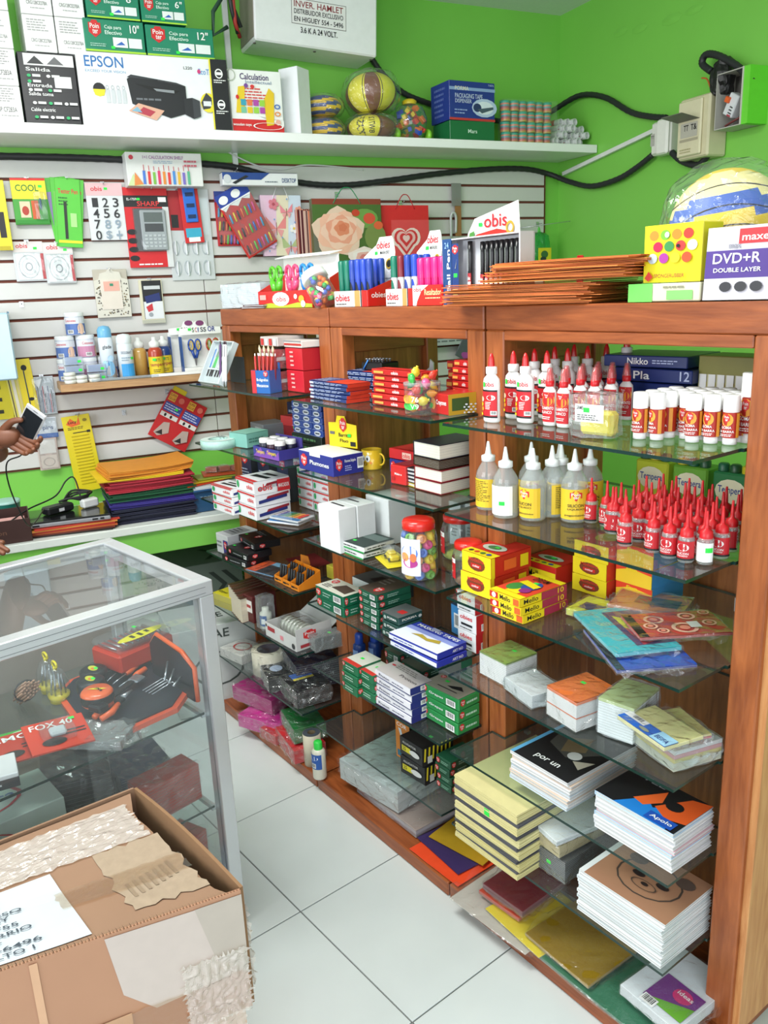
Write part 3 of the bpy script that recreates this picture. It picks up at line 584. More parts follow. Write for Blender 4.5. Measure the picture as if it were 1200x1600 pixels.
packet((-.83, 1.31, .6615, -16, .13, .12, .048), 'pile of yellow and pink adhesive packs in clear sleeves under the blue labelled pack', layers=(('#c9c9b0', 1), ('#d2c25a', .5), ('#c9878a', .5), ('#cfd2d2', .5)), seed=15, film=FILM2)
packet((-.835, 1.30, .711, -24, .115, .11, .014), 'clear sleeve with blue header lettered Adhesivos', layers=(('#cf6a72', 1), ('#d9cf8a', 1)), seed=16, T=[('r', 0, 0, 1, .42, '#24408f'), ('t', 'Adhesivos', .08, .14, .6, .32, W_), ('r', .68, 0, 1, .42, '#e8e8e6'), ('t', 'BEIFA', .72, .1, .96, .24, '#24408f'), ('e', .35, .1, .12, .05, '#a02a4a')], film=FILM)
packet((-.835, 1.258, .7255, -14, .14, .10, .012), 'clear sleeve of yellow sheets with blue and white header strip hanging over the edge', layers=(('#e0dc9a', 1),), seed=17, T=[('r', 0, 0, 1, .36, '#2f6fd0'), ('r', .0, .18, .42, .36, W_), ('b', .12, .2, .36, .35), ('e', .5, .1, .1, .05, '#9aa08a'), ('r', .68, 0, 1, .36, '#9fd0ea'), ('t', 'BEIFA', .72, .08, .96, .2, '#22337a')])
# ---- second shelf: two stacks of notebooks
def nbstack(n, t, label, covers, tops, group, page='#e9eaea', ct=.0012, spread=.004, jr=1.2):
    x, y, z, rot, w, d, h = t
    for i in range(n):
        pw = pos_word(i, n); dx, dy = random.uniform(-spread, spread), random.uniform(-spread, spread)
        book((x+dx, y+dy, z+h*i/n, rot+random.uniform(-jr, jr), w, d, h/n-.0003), label+', '+pw, 'notebook', group, covers[i % len(covers)], page, T=tops if i == n-1 else (), key=(label, i % len(covers), i == n-1), ct=ct)
t = (-1.061,1.319,0.451,0,0.1986,0.1846,0.1575)
nbstack(8, (-1.115, 1.345, .4515, 0, .175, .24, .072), 'white edged notebook in the rear left stack under black cover', ['#c9d8e4', '#ececec', '#e4ccb8', '#e8e8ea'], [('r', 0, 0, 1, 1, '#191a1d'), ('r', 0, .0, .06, 1, '#5fa8d4'), ('p', [(.1, .7), (.5, .95), (.9, .6), (.6, .3), (.2, .4)], '#4a4a46'), ('p', [(.3, .6), (.55, .75), (.7, .5), (.45, .35)], '#76664c'), ('e', .66, .38, .1, .07, '#c8c8c4'), ('p', [(.72, .3), (.95, .42), (.9, .22)], '#b0a898'), ('t', 'por un', .3, .08, .7, .16, W_)], 'stacked notebooks, left pile', spread=.003)
t = (-0.8649,1.298,0.451,0,0.1901,0.1344,0.1622)
nbstack(9, (t[0], t[1], .4515, 0, t[4], t[5], .087), 'white edged notebook in the front right stack under orange cover', ['#eaeaec', '#dfe0e4', '#f0f0f0', '#b9d4ea', '#d8b8c0'], [('r', 0, 0, 1, 1, '#15161a'), ('p', [(.25, .0), (.45, .45), (.6, .3), (.75, .55), (.9, .0)], '#1c7fd4'), ('p', [(.35, .3), (.55, .8), (.62, .5), (.5, .25)], '#e8642a'), ('p', [(.6, .35), (.8, .9), (1, 1), (1, .3), (.8, .2)], '#e05a22'), ('e', .75, .55, .1, .12, '#15161a'), ('r', .62, .02, .95, .22, '#1a4fb0'), ('t', 'Apolo', .66, .07, .92, .17, W_), ('t', 'TEE', .2, .8, .5, .9, '#8a8c90')], 'stacked notebooks, right pile', spread=.003)
# ---- lowest shelf: pads with kraft covers, cream paper
t = (-0.8731,1.287,0.243,0,0.2132,0.1683,0.1807)
PAN = [('r', 0, 0, 1, 1, '#a4785c'), ('r', 0, .0, .06, 1, '#dfe3e3'), ('ring', .55, .5, .34, .34, '#4a3f38', .06), ('e', .3, .74, .1, .1, '#5a4a42'), ('e', .82, .76, .1, .1, '#5a4a42'), ('e', .43, .5, .07, .05, '#2e2624'), ('e', .7, .5, .07, .05, '#2e2624'), ('e', .56, .38, .04, .03, '#2e2624'), ('ring', .56, .36, .14, .08, '#4a3f38', .1)]
nbstack(13, (t[0], t[1], .2435, 0, t[4], t[5], .104), 'sketch pad in the bottom right stack under brown cover', ['#e6eaea', '#d4dcde', '#eceeee'], PAN, 'stacked sketch pads', spread=.002, jr=.6)
packet((-1.10, 1.335, .2435, 0, .115, .20, .062), 'grey wrapped paper pack with green sticker at the bottom of the middle pile', layers=(('#56595c', 1),), seed=21, film=FILM, ears=0, F=[('s', .5, .5)])
packet((-1.105, 1.33, .306, -4, .11, .19, .035), 'cream cardboard strips pack in the middle pile', layers=(('#c8b986', 1),), seed=22, film=FILM, ears=0)
packet((-1.10, 1.325, .3415, -10, .12, .19, .018), 'white and pale green sheets on top of the middle pile', layers=(('#e0e6ea', 1), ('#cfe0da', .2), ('#e8eef2', 1)), seed=23, film=FILM, ears=.0)
# cream and grey card sheets: bundles that can be told apart
t = (-1.231,1.205,0.243,0,0.2142,0.0774,0.1742)
x, y, z, rot, w, d, h = t; y += (.285-d)/2; d = .285
lay = [('#d9cf94', .0085), ('#55555a', .0035), ('#d6cb8c', .012), ('#505055', .006), ('#d9cf94', .013), ('#55555a', .0055), ('#ddd49c', .011), ('#4e4e54', .007), ('#d9cf94', .012), ('#5a5a60', .006), ('#d9cf94', .014)]
sc = h/sum(l[1] for l in lay); zz = z+.0005
for i, (c, q) in enumerate(lay):
    q *= sc; lb = ('cream' if i % 2 == 0 else 'charcoal')+' bundle of card sheets in the tall striped stack, '+pos_word(i, len(lay))
    def sh(c=c, q=q):
        m = MB(); n = max(1, int(q/.0035))
        for k in range(n): m.box((random.uniform(-.0012, .0012), random.uniform(-.0012, .0012), q*(k+.5)/n), (w, d, q/n*.82), M(c, .75, var=.1))
        return m
    o = sh().build('card_bundle'); o.location = (x, y, zz); o.rotation_euler = (0, 0, random.uniform(-.02, .02)); tag(o, lb, 'paper stack', 'cream and charcoal card sheets'); zz += q
    if i == 8: pr(MB(), fmap('F', w, d, q), [('r', .5, .1, .58, 1.0, '#2ee34c')]).build('price_sticker', o)
# ---- plinth: folders and glitter sheets in plastic
packet((-1.235, 1.28, .0462, 3, .26, .24, .006), 'pale grey sheet pack in long clear plastic hanging over the plinth', layers=(('#bdb8ae', 1),), seed=31, ears=.03, amp=.003)
packet((-1.16, 1.285, .0535, -4, .20, .2, .007), 'yellow foam sheet pack on the plinth under the red folders', layers=(('#ddc92a', 1),), seed=32, ears=.01)
packet((-1.245, 1.31, .0618, 3, .14, .19, .014), 'orange folder pack in clear sleeve beneath the maroon ones', layers=(('#d2441f', 1),), seed=33)
packet((-1.235, 1.315, .077, 2, .14, .19, .022), 'maroon folder pack in shiny clear sleeve under the striped card stack', layers=(('#6e1626', 1), ('#7d1a2c', 1)), seed=34)
packet((-1.03, 1.315, .0618, -2, .20, .24, .012), 'gold glitter sheets in clear plastic beneath the pads', layers=(('#b08f22', 1),), seed=35, film=FILM, T=[('r', 0, 0, 1, 1, M('#b8952a', .3, .5, .7, 900))])
packet((-.93, 1.285, .0462, 0, .30, .2, .012), 'dark green plastic sheet pack at the bottom front of the right unit', layers=(('#1f6b4a', 1),), seed=36, film=FILM, ears=.02)
packet((-.80, 1.32, .075, -3, .15, .2, .030), 'white paper pack with colourful corner label in clear plastic', layers=(('#dfe6ea', 1),), seed=37, T=[('r', .3, .1, .95, .55, '#7a3a8a'), ('p', [(.3, .1), (.95, .1), (.95, .35)], '#6fb23a'), ('e', .7, .4, .15, .1, '#d83a7a'), ('t', 'ideas', .6, .4, .85, .46, W_), ('b', .32, .02, .55, .14)])
# ================================================================ MIDDLE UNIT
def crayon(n): return dict(col='#b8201f', F=[('t', 'obis', .42, .25, .56, .78, W_), ('r', .06, .3, .26, .7, '#e8a04a'), ('e', .8, .5, .05, .32, '#e8903a')], R=[('r', .15, .3, .4, .7, '#e8a04a'), ('t', 'obis', .55, .25, .75, .78, W_)], T=[('r', .1, .15, .9, .85, '#c93028'), ('ob', .3, .4, .7, .6, 'obis'), ('e', .8, .3, .1, .1, '#e8903a')])
t = (-1.657,1.298,1.281,0,0.2054,0.0477,0.0953)
x, y, z, rot, w, d, h = t
stack(6, (x, y, z, rot, w, d, h), 'red crayon box in the front stack on the middle unit', **crayon(0))
t = (-1.695,1.49,1.281,0,0.1414,0.1137,0.1134)
stack(7, (-1.50, 1.45, z, 0, .09, .16, .118), 'red crayon box in the tall stack behind the balloon tub', **crayon(0))
stack(4, (-1.655, 1.55, z, 0, .10, .12, .100), 'red crayon box in the rear left stack', **crayon(0))
carton((-1.475, 1.318, z, -6, .075, .10, .05), 'red and yellow crayon carton behind the dotted tin', col='#b8201f', F=[('t', 'Crayones', .35, .4, .9, .7, W_), ('e', .2, .5, .12, .3, '#e8a04a')], R=[('r', 0, 0, 1, 1, '#c8a02a'), ('r', .1, .2, .6, .8, '#3a5a2a')])
# tub of balloons
t = (-1.53,1.258,1.281,0.0441,0.0722)
tub = thing('balloon_tub', 'clear tub of coloured balloons beside the front crayon stack', 'tub', (t[0], t[1], t[2]+.0006))
MB().lathe([(0, 0), (t[3]*.95, 0), (t[3], .003), (t[3], t[4])], PET, 24, caps=False).build('tub_wall', tub)
MB().lathe([(0, t[4]+.0035), (t[3]*1.02, t[4]+.003), (t[3]*1.02, t[4]-.004), (t[3]*.99, t[4]-.004)], clear('tub_lid', '#f3f4f2', .2, .08, 1.4), 24).build('lid', tub)
rr = random.Random(5)
for q in range(16):
    a = q*2.4; m = MB(); m.lathe([(0, -.012), (.009, -.009), (.0125, 0), (.009, .009), (.003, .013), (.004, .016)], M(['#e89a2e', '#39b24a', '#d8402e', '#e8d23a', '#2f8a4a', '#d85a8a'][q % 6], .3, coat=.4), 10, sy=.7)
    o = m.build('balloon', tub, (t[3]*.62*math.sin(a), -t[3]*.62*math.cos(a), .016+.0052*q*(t[4]/.07))); o.rotation_euler = (rr.uniform(0, 3), rr.uniform(0, 3), a)
pr(MB(), cmap(t[3]*1.012, t[4]*.12, t[4]*.7, -.5, .9), [('e', .4, .7, .42, .25, '#efa536'), ('e', .42, .3, .38, .2, '#3fc04f'), ('t', '76', .55, .55, .85, .85, W_), ('t', 'V9', .5, .15, .85, .45, '#c8f0c8')]).build('label', tub)
t = (-1.488,1.339,1.281,0.0429,0.028)
tin = thing('dotted_tin', 'round black tin with pink and white dots at the shelf corner', 'tin', (t[0]+.004, t[1]+.006, t[2]+.0006))
def dots():
    m = MB(); r, h = t[3], t[4]; m.lathe([(0, 0), (r, 0), (r, h), (r*.97, h+.001), (0, h+.001)], M('#1d1c24', .35), 26)
    els = []
    for i in range(16):
        for j in range(4): els.append(('e', (i+.5*(j % 2)+.3)/16.5, (j+.6)/4.4, .018, .07, '#e03a7a' if 4 < i+j < 11 else '#c9ccd4'))
    return pr(m, cmap(r, 0, h, -1.5, 1.5), els)
dots().build('tin_body', tin); MB().lathe([(t[3]*1.01, t[4]-.006), (t[3]*1.01, t[4]+.002), (t[3]*.9, t[4]+.003), (0, t[4]+.003)], M('#6d6a74', .3), 26).build('lid', tin)
# blue pencil boxes with red ends
PB = dict(col='#23366e', F=[('tl', .05, .15, .95, .85, 2, '#aab6d0'), ('r', .02, .2, .12, .8, '#c9cede')], R=[('r', 0, 0, 1, 1, '#c9351f')], T=[('r', .45, 0, 1, 1, '#cf3a22'), ('r', 0, 0, .45, 1, '#2a3f7c'), ('tl', .05, .1, .4, .9, 5, '#aab6d0')])
t = (-1.925,1.281,1.281,0,0.1984,0.075,0.0516)
x, y, z, rot, w, d, h = t
stack(5, (x, y, z, 0, w, min(d, .12), h), 'flat blue coloured pencil box with red end, front stack', jr=3, **PB)
stack(5, (x+.0, y+.145, z, 4, w, .12, h*1.35), 'flat blue coloured pencil box with red end, rear stack', jr=3, **PB)
tray = thing('pin_tray', 'black tray of silver push pins with a blue rod on pencil boxes', 'tray', (x+.01, y+.14, z+h*1.35+.0015), .1)
MB().box((0, 0, .012), (.085, .07, .022), M('#1a1b1e', .4), b=.003).build('tray_body', tray)
for q in range(12): MB().lathe([(0, 0), (.0025, .001), (.0025, .006), (.005, .007), (.005, .009), (0, .0095)], M('#b9bcc2', .25, .7), 8).build('push_pin', tray, (-.033+.013*(q % 6), -.02+.03*(q//6), .0235))
MB().tube([(-.03, -.038, .004), (-.01, -.036, .03)], .002, '#3a86d8').build('rod', tray)
cd = thing('note_dispenser', 'white scalloped card holder with yellow pad standing at back left', 'holder', (-1.955, 1.585, 1.2815), .1)
MB().prism([(-.055, 0), (.055, 0), (.055, .075), (.042, .085), (.038, .06), (.015, .045), (-.02, .042), (-.04, .055), (-.055, .052)], .004, '#e0e2e2').build('back_card', cd, (0, .02, 0))
MB().box((-.02, -.005, .017), (.06, .05, .032), M('#e8e02a', .5), b=.002).build('yellow_pad', cd)
# second shelf
t = (-1.97,1.268,1.072,0,0.1819,0.1059,0.0584)
x, y, z, rot, w, d, h = t
dsp = carton((x, y, z, rot, w, min(d, .2), h), 'open dark blue felt pen box with yellow header card', col='#2a2f86', top=W_, F=[('pt', .08, .2, .26, .85), ('t', 'Plumones', .35, .4, .9, .62, W_)], R=[('pt', .1, .25, .3, .85), ('t', 'Plumones Delgados', .38, .6, .74, .78, W_), ('tl', .38, .2, .62, .5, 3, '#aab0e0'), ('b', .78, .25, .98, .8)])
m = MB(); hh = h; m.prism([(-.056, 0), (.056, 0), (.056, .068), (.018, .072), (.01, .092), (-.02, .092), (-.026, .072), (-.056, .07)], .002, YEL2); hc = m.build('header_card', dsp, (-.012, .055, h)); hc.rotation_euler = (0, 0, math.radians(12))
pr(MB(), fmap('F', .112, 0.0008, .072), [('t', 'Barritas', .36, .42, .8, .58, K_), ('t', 'Fluo', .4, .2, .7, .34, K_), ('r', .05, .5, .22, .62, '#6b6b6b'), ('r', .78, .08, .96, .26, K_), ('pt', .42, .62, .66, 1.2), ('s', .7, .45)]).build('printed_panel', hc)
ub = (-2.21,2.615,1.072,0,0.3452,2,0.0584)
carton((-1.745, 1.43, 1.072, 0, .155, .12, .040), 'blue carton under the flat red box on the middle unit', col='#28337e', F=[('pt', .06, .15, .2, .85), ('t', 'Plumones', .26, .4, .6, .7, W_), ('b', .75, .2, .95, .8), ('s', .4, .6)], R=[('pt', .1, .2, .3, .85), ('t', 'Plumones', .4, .5, .9, .75, W_)])
carton((-1.75, 1.43, 1.1125, 2, .15, .115, .030), 'flat red carton with small lettering on top of the blue carton', col='#c8282a', F=[('r', .4, .2, .65, .8, '#e8c0b0'), ('ob', .42, .3, .62, .7, 'obis')], R=[('t', 'obis', .4, .25, .7, .8, W_)], T=[('r', .1, .1, .9, .9, '#d23a34')])
t = (-1.902,1.367,1.072,0.0296,0.0564)
mug = thing('smiley_mug', 'yellow smiley mug with round eyes on the middle unit', 'mug', (t[0], t[1], t[2]+.0006), .3); r, h = t[3], t[4]
MB().lathe([(0, 0), (r*.95, 0), (r, .003), (r, h), (r*.9, h), (r*.88, .006), (0, .006)], M('#e3b82a', .25, coat=.5), 24).build('mug_body', mug)
MB().tube([(r*.98*math.cos(.5), -.0, h*.8)]+[(r+h*.28*math.sin(a), 0, h*.5+h*.3*math.cos(a)) for a in (.4, .9, 1.57, 2.2, 2.7)]+[(r*.95, 0, h*.2)], h*.05, '#e3b82a').build('handle', mug)
pr(MB(), cmap(r, 0, h, -1, 1), [('e', .35, .6, .12, .18, W_), ('e', .62, .6, .12, .18, W_), ('e', .37, .58, .045, .08, K_), ('e', .6, .58, .045, .08, K_), ('ring', .5, .32, .1, .08, '#7a4a1a', .4), ('e', .24, .38, .06, .06, '#e8862a'), ('e', .76, .38, .06, .06, '#e8862a')]).build('face', mug)
carton((-1.685, 1.345, 1.072, 5, .06, .11, .052), 'red upright carton behind the black notebook pile', col='#c92a2a', F=[('t', 'Make a', .3, .5, .75, .62, W_), ('r', .1, .2, .3, .4, '#a81f1f')], T=[('r', .1, .1, .9, .9, '#8d2430')])
ob = carton((-1.61, 1.56, 1.072, 0, .16, .09, .068), 'white red and purple display box lettered obis behind the notebooks', col='#dfe0e2', F=[('ob', .1, .6, .42, .92, 'obis'), ('r', 0, 0, 1, .28, '#5a2338'), ('e', .5, .2, .14, .25, '#b8404a'), ('e', .75, .55, .12, .2, '#8a2a44'), ('s', .05, .3), ('r', .85, 0, 1, 1, '#a8bcc4')], R=[('r', 0, 0, 1, 1, '#c9cfd2')])
t = (-1.56,1.355,1.072,0,0.1665,0.0915,0.1273)
x, y, z, rot, w, d, h = t; w, d = .105, .145
hs = [(.021, '#7a1a24', '#e3dfcf', 'dark red hardback notebook with cream pages, lowest of the near pile'), (.021, '#8a1f2a', '#e3dfcf', 'dark red hardback notebook with cream pages, second in the near pile'), (.017, '#3a2418', '#4a3a28', 'brown notebook with dark page edges, third in the near pile'), (.026, '#1e2030', '#e6e2d2', 'thick navy hardback notebook on top of the near pile')]
zz = z; sc = (h)/sum(q[0] for q in hs)
for i, (q, c, pg, lb) in enumerate(hs):
    book((x+random.uniform(-.003, .003), y+.01, zz, (0, 1, -2, -1)[i], w, d, q*sc-.0003), lb, cover=c, page=pg, ct=.0022, L=()); zz += q*sc
for i in range(5): book((x-.075, y-.005, z+i*.0102, 2*i-4, .05, .10, .0098), 'small dark notebook in the pile left of the hardbacks, '+pos_word(i, 5), cover=('#c9b23a', '#35303a', '#24242c', '#303040', '#1c1c24')[i], page='#e3e3e3', group='small dark notebooks on the middle unit')
# third shelf: white cartons etc.
t = (-1.877,1.219,0.865,0,0.1023,0.0614,0.1297)
carton(t, 'plain white carton at the front left of the middle unit', col='#e4e6e6', T=[('r', .2, .5, .8, .62, '#3a3a3c')], rough=.5)
x, y, z, rot, w, d, h = t
carton((x+.002, y+d+.002, z, 1, w, d*1.05, h*1.0), 'plain white carton directly behind the front white one', col='#dfe1e1', T=[('r', .2, .4, .7, .5, '#3a3a3c')], rough=.5)
carton((x+.03, y+2*d+.045, z, 0, .11, .10, .135), 'taller plain white carton at the back of the middle unit', col='#d8dadb', rough=.5)
carton((x-.075, y+.21, z, 0, .07, .10, .075), 'small red and white carton left of the white cartons', col='#a82a26', F=[('r', 0, 0, .4, 1, '#dfe0e0'), ('ob', .08, .4, .34, .7, 'obis')], T=[('r', .1, .1, .9, .9, '#b83a30')])
for i, (dx, c) in enumerate(((0, '#c9d4d2'), (.055, '#d2dad8'))):
    packet((-1.665+dx, 1.50+.01*i, .865, 4, .05, .06, .13), 'clear bag of white plastic spoons, %s of two' % ('left', 'right')[i], layers=((c, 1),), film=FILM2, seed=41+i, ears=0, F=[('r', .1, .1, .9, .6, '#cfdad8'), ('tl', .2, .2, .8, .5, 4, '#7a8a88')])
cp = thing('paper_cup', 'white paper cup stack with blue band behind the sharpener jar', 'cup', (-1.545, 1.50, .8655))
MB().lathe([(0, 0), (.024, 0), (.035, .1), (.037, .105), (.034, .105)], M('#dcdfe2', .4), 20).build('cup_body', cp); MB().lathe([(.0265, .02), (.0315, .062)], M('#3a5fa8', .4), 20, T=Matrix.Translation((0, 0, 0)) @ Matrix.Scale(1.02, 4), caps=False).build('band', cp)
carton((-1.50, 1.58, .865, 0, .11, .08, .105), 'red pack with round white print at the back right of the middle unit', col='#b02026', F=[('e', .6, .8, .3, .16, W_), ('e', .5, .3, .3, .2, '#1a1a1c')])
carton((-1.44-.04, 1.50, .865, 0, .05, .05, .1), 'pale blue packet with small red emblem near the unit corner', col='#bcd3dc', F=[('e', .5, .6, .25, .12, '#c42a2a'), ('r', .1, .2, .9, .35, '#8fb0c0')])
t = (-1.821,1.353,0.865,0.0129,0.0675)
co = thing('correction_bottle', 'small white capped correction fluid bottle behind the green boxes', 'bottle', (t[0], t[1]+.0, t[2]+.0006))
MB().lathe([(0, 0), (.0135, 0), (.014, .002), (.014, .030), (.008, .034)], M('#2a2f66', .4), 14).build('bottle_body', co); MB().lathe([(.0085, .034), (.0085, .056), (.006, .058), (0, .058)], M(W_, .4), 14).build('cap', co)
t = (-1.789,1.26,0.865,0,0.0991,0.1104,0.0366)
x, y, z, rot, w, d, h = t
for i in range(2): carton((x, y, z+h*i*.5, 3*i, w, d, h*.5-.0004), 'flat green and white box in front of the white cartons, %s of two' % ('lower', 'upper')[i], col='#dfe3e0', F=[('r', 0, 0, 1, .25, '#2a9a4a'), ('tl', .1, .4, .8, .8, 1, '#444444')], R=[('r', 0, 0, 1, .3, '#1f3a30'), ('tl', .1, .4, .8, .8, 1, '#444444')], T=[('r', 0, 0, 1, 1, '#23332f'), ('r', .1, .55, .9, .9, '#5a6a66'), ('s', .2, .2)])
t = (-1.683,1.233,0.865)
bl = thing('toy_blister', 'yellow blister card with a small yellow toy car on the glass edge', 'blister pack', (t[0]+.0, t[1]+.03, .8655), math.radians(-18))
MB().box((0, 0, .001), (.12, .07, .0018), M('#d9c92a', .4), b=.0005).build('backing_card', bl)
m = MB(); m.box((0, 0, .012), (.05, .028, .014), M('#e3cb1f', .3, coat=.5), b=.004); m.box((-.004, 0, .022), (.028, .024, .012), M('#e3cb1f', .3, coat=.5), b=.005); m.build('toy_car', bl)
for sx in (-.016, .016):
    for sy in (-.014, .014): o = MB().lathe([(0, 0), (.006, 0), (.006, .003), (0, .003)], M('#2a2a2a', .5), 10).build('wheel', bl, (sx, sy, .008)); o.rotation_euler = (math.radians(90), 0, 0)
film_mesh(.075, .045, .034, .0008, 8, 2, PET, .3).build('blister', bl)
t = (-1.536,1.238,0.865,0.0464,0.1549)
sweet_jar((t[0], t[1], t[2], t[3], t[4]), 'large clear jar of colourful pencil sharpeners with red lid at the shelf corner', fill_sharp)
JL = bpy.data.objects['clear_jar.001']
pr(MB(), cmap(t[3]*1.012, t[4]*.1, t[4]*.72, -.35, .95), [('r', 0, 0, 1, 1, '#dfe3ee'), ('e', .5, .62, .4, .2, '#5a7fd0'), ('e', .3, .5, .2, .12, '#e8a05a'), ('e', .55, .35, .34, .13, '#b03a8a'), ('e', .7, .5, .14, .12, '#e07a4a'), ('r', .05, .03, .95, .14, W_)]).build('label', JL)
t = (-1.566,1.397,0.865,0.0506,0.1224)
sweet_jar((t[0]-.012, t[1]+.02, t[2], .052, .125), 'big nearly empty clear jar with red lid behind the small jar', fill_low('#a8b04a'))
# ---- fourth shelf
GRT = [('r', 0, 0, 1, 1, '#cfcfc0'), ('p', [(.35, .3), (.9, .2), (.9, .7), (.5, .8)], '#4a4038'), ('pt', .08, .55, .26, .9), ('tl', .1, .15, .4, .45, 3, '#4a4a4a')]
GRF = [('pt', .04, .15, .2, .85), ('tl', .28, .25, .6, .75, 2, '#9fc0b0'), ('b', .66, .2, .92, .8)]
GRR = [('pt', .06, .15, .2, .85), ('tl', .3, .25, .7, .75, 2, '#9fc0b0')]
t = (-1.917,1.241,0.661,0,0.1441,0.0799,0.0671)
x, y, z, rot, w, d, h = t
stack(2, (x, y, z, rot, w, d, h), 'flat green stapler box with pale top, front left pair', col=G_, F=GRF, R=GRR, T=GRT)
t = (-2.017,1.397,0.661,0,0.1765,0.1019,0.0811)
carton((x+.0, y+.155, .661, 0, .14, .13, .062), 'grey and white carton with dark drawing on top behind the flat green pair', col='#cfd2d2', T=[('r', 0, 0, 1, 1, '#3f4244'), ('r', .1, .6, .7, .9, '#7a7d80'), ('p', [(.4, .2), (.95, .1), (.9, .5), (.5, .5)], '#1d1f22')], R=[('r', 0, 0, 1, 1, '#2e3134')], F=[('t', 'Grapadora', .1, .15, .7, .4, '#6a6d70')])
t = (-1.749,1.28,0.661,0,0.0883,0.082,0.1081)
x, y, z, rot, w, d, h = t
stack(5, (x, y, z, 0, w, .12, h), 'small dark green box in the banded stack of five', col='#1d5a42', F=GRF, R=GRR, T=[('r', 0, 0, 1, 1, '#4f4238'), ('pt', .5, .1, .8, .4), ('tl', .1, .5, .6, .9, 3, '#8a8078')])
t = (-1.653,1.264,0.661,0,0.0715,0.0736,0.0685)
x, y, z, rot, w, d, h = t
stack(3, (x+.005, y-.002, z, 0, w, .085, h*.98), 'dark teal punch box lettered PORMA', col='#22453f', F=[('e', .2, .5, .08, .25, '#9fb0a8'), ('t', 'PORMA', .35, .45, .9, .75, W_)], R=[('t', 'PORMA', .15, .45, .75, .75, '#dcdccc'), ('e', .88, .5, .07, .2, '#c8c8c0')], T=[('r', 0, 0, 1, 1, '#5a5f60'), ('r', .45, .3, .8, .55, '#c42a2a')])
stack(5, (-1.60, 1.53, .661, 2, .15, .10, .135), 'dark green carton in the tall rear stack', col='#1a4d3a', F=GRF, R=GRR)
carton((-1.535, 1.40, .661, -4, .062, .07, .085), 'upright blue carton with barcode between the green and white stacks', col='#3f86c0', F=[('b', .25, .25, .75, .75)], T=[('r', 0, 0, 1, 1, '#1c3a5a')])
t = (-1.493,1.339,0.661,0,0.0806,0.075,0.164)
OBW = dict(col='#e6e6e6', F=[('ob', .15, .62, .8, .85, 'obies'), ('r', .2, .3, .8, .42, K_), ('tl', .15, .1, .8, .22, 1, '#444444')], R=[('r', 0, 0, 1, 1, '#c5242c'), ('b', .2, .12, .7, .5)], T=[('r', 0, 0, 1, 1, '#d8d8d6'), ('tl', .2, .3, .8, .7, 3, '#777777')])
x, y, z, rot, w, d, h = t
stack(3, (-1.453, 1.365, .661, 0, .07, .085, .158), 'white and red box lettered obies in the right hand stack', **OBW)
t = (-1.517,1.243,0.661,0,0.1877,0.1031,0.0397)
x, y, z, rot, w, d, h = t
MT = [('r', 0, 0, 1, 1, '#dfe4f4'), ('r', 0, .72, 1, 1, '#2c3aa0'), ('r', 0, .55, 1, .72, '#8a96d4'), ('t', 'MASKING TAPES', .1, .8, .92, .93, W_), ('p', [(.25, .35), (.4, .5), (.55, .42), (.75, .55), (.8, .4), (.6, .3), (.4, .36)], '#b09a3a'), ('r', .35, .86, .5, .99, '#9aa0c0')]
for i in range(2): carton((x-.003*i, y, z+h*.5*i, (0, 2)[i], w, d, h*.5-.0004), 'flat blue and white box lettered masking tapes, %s of two, overhanging the glass' % ('lower', 'upper')[i], col='#2a36a0', F=[('r', 0, .2, 1, .8, '#dfe4f0'), ('tl', .1, .35, .6, .65, 1, '#2a36a0')], R=[('t', 'ART NO', .5, .3, .85, .7, W_)], T=MT if i else ())
# ---- fifth shelf
GS = dict(col='#1d7048', F=[('pt', .04, .5, .2, .95), ('tl', .25, .3, .9, .8, 2, '#b9dcc8')], R=[('pt', .06, .3, .2, .85), ('tl', .3, .5, .6, .75, 1, '#b9dcc8'), ('b', .62, .15, .95, .6)], T=[('r', 0, 0, 1, 1, '#cfd0c4'), ('r', 0, 0, 1, .2, '#c8382e'), ('s', .4, .5)])
t = (-1.798,1.221,0.451,0,0.0776,0.0573,0.0943)
x, y, z, rot, w, d, h = t
stack(3, (x, y, z, 0, w, .085, h), 'small green staple box with pale lid, first stack from the left', **GS)
t = (-1.741,1.227,0.451,0,0.0683,0.041,0.0873)
x, y, z, rot, w, d, h = t
stack(3, (x+.006, y, z, 0, w, .075, h), 'small green staple box with pale lid, second stack from the left', **GS)
DG = dict(col='#1f4a36', F=GRF, R=GRR, T=[('r', 0, 0, 1, 1, '#5a6054'), ('tl', .2, .3, .8, .7, 2, '#8a9084')])
stack(3, (x-.045, y+.14, z, 0, .07, .09, .09), 'dim green box in the rear left stack of the fifth shelf', **DG)
stack(3, (x+.055, y+.145, z, 0, .10, .10, .08), 'dim green box in the rear middle stack of the fifth shelf', **DG)
carton((x+.115, y+.2, z, 0, .13, .10, .075), 'grey blank carton behind the white and blue boxes', col='#9da0a2')
t = (-1.627,1.24,0.451,0,0.1604,0.0336,0.1041)
x, y, z, rot, w, d, h = t
stack(5, (x, y, z, 0, w, .075, h*1.0), 'white box with dark blue end in the stack of five', col='#e3e4ea', F=[('r', 0, .12, 1, .88, '#e8e8ee'), ('r', 0, 0, 1, .12, '#23266e'), ('t', 'Proton', .12, .3, .42, .72, '#3a3a5a'), ('tl', .5, .35, .95, .65, 1, '#5a5a7a')], R=[('r', 0, 0, 1, 1, '#262a78'), ('b', .45, .2, .9, .85)], T=[('r', 0, 0, 1, 1, '#bdb7b4'), ('t', 'Proton', .5, .3, .95, .45, '#4a4648'), ('tl', .2, .6, .8, .9, 3, '#77706e'), ('e', .12, .7, .05, .05, '#c42a3a')])
t = (-1.492,1.293,0.451,0,0.1424,0.059,0.0811)
x, y, z, rot, w, d, h = t
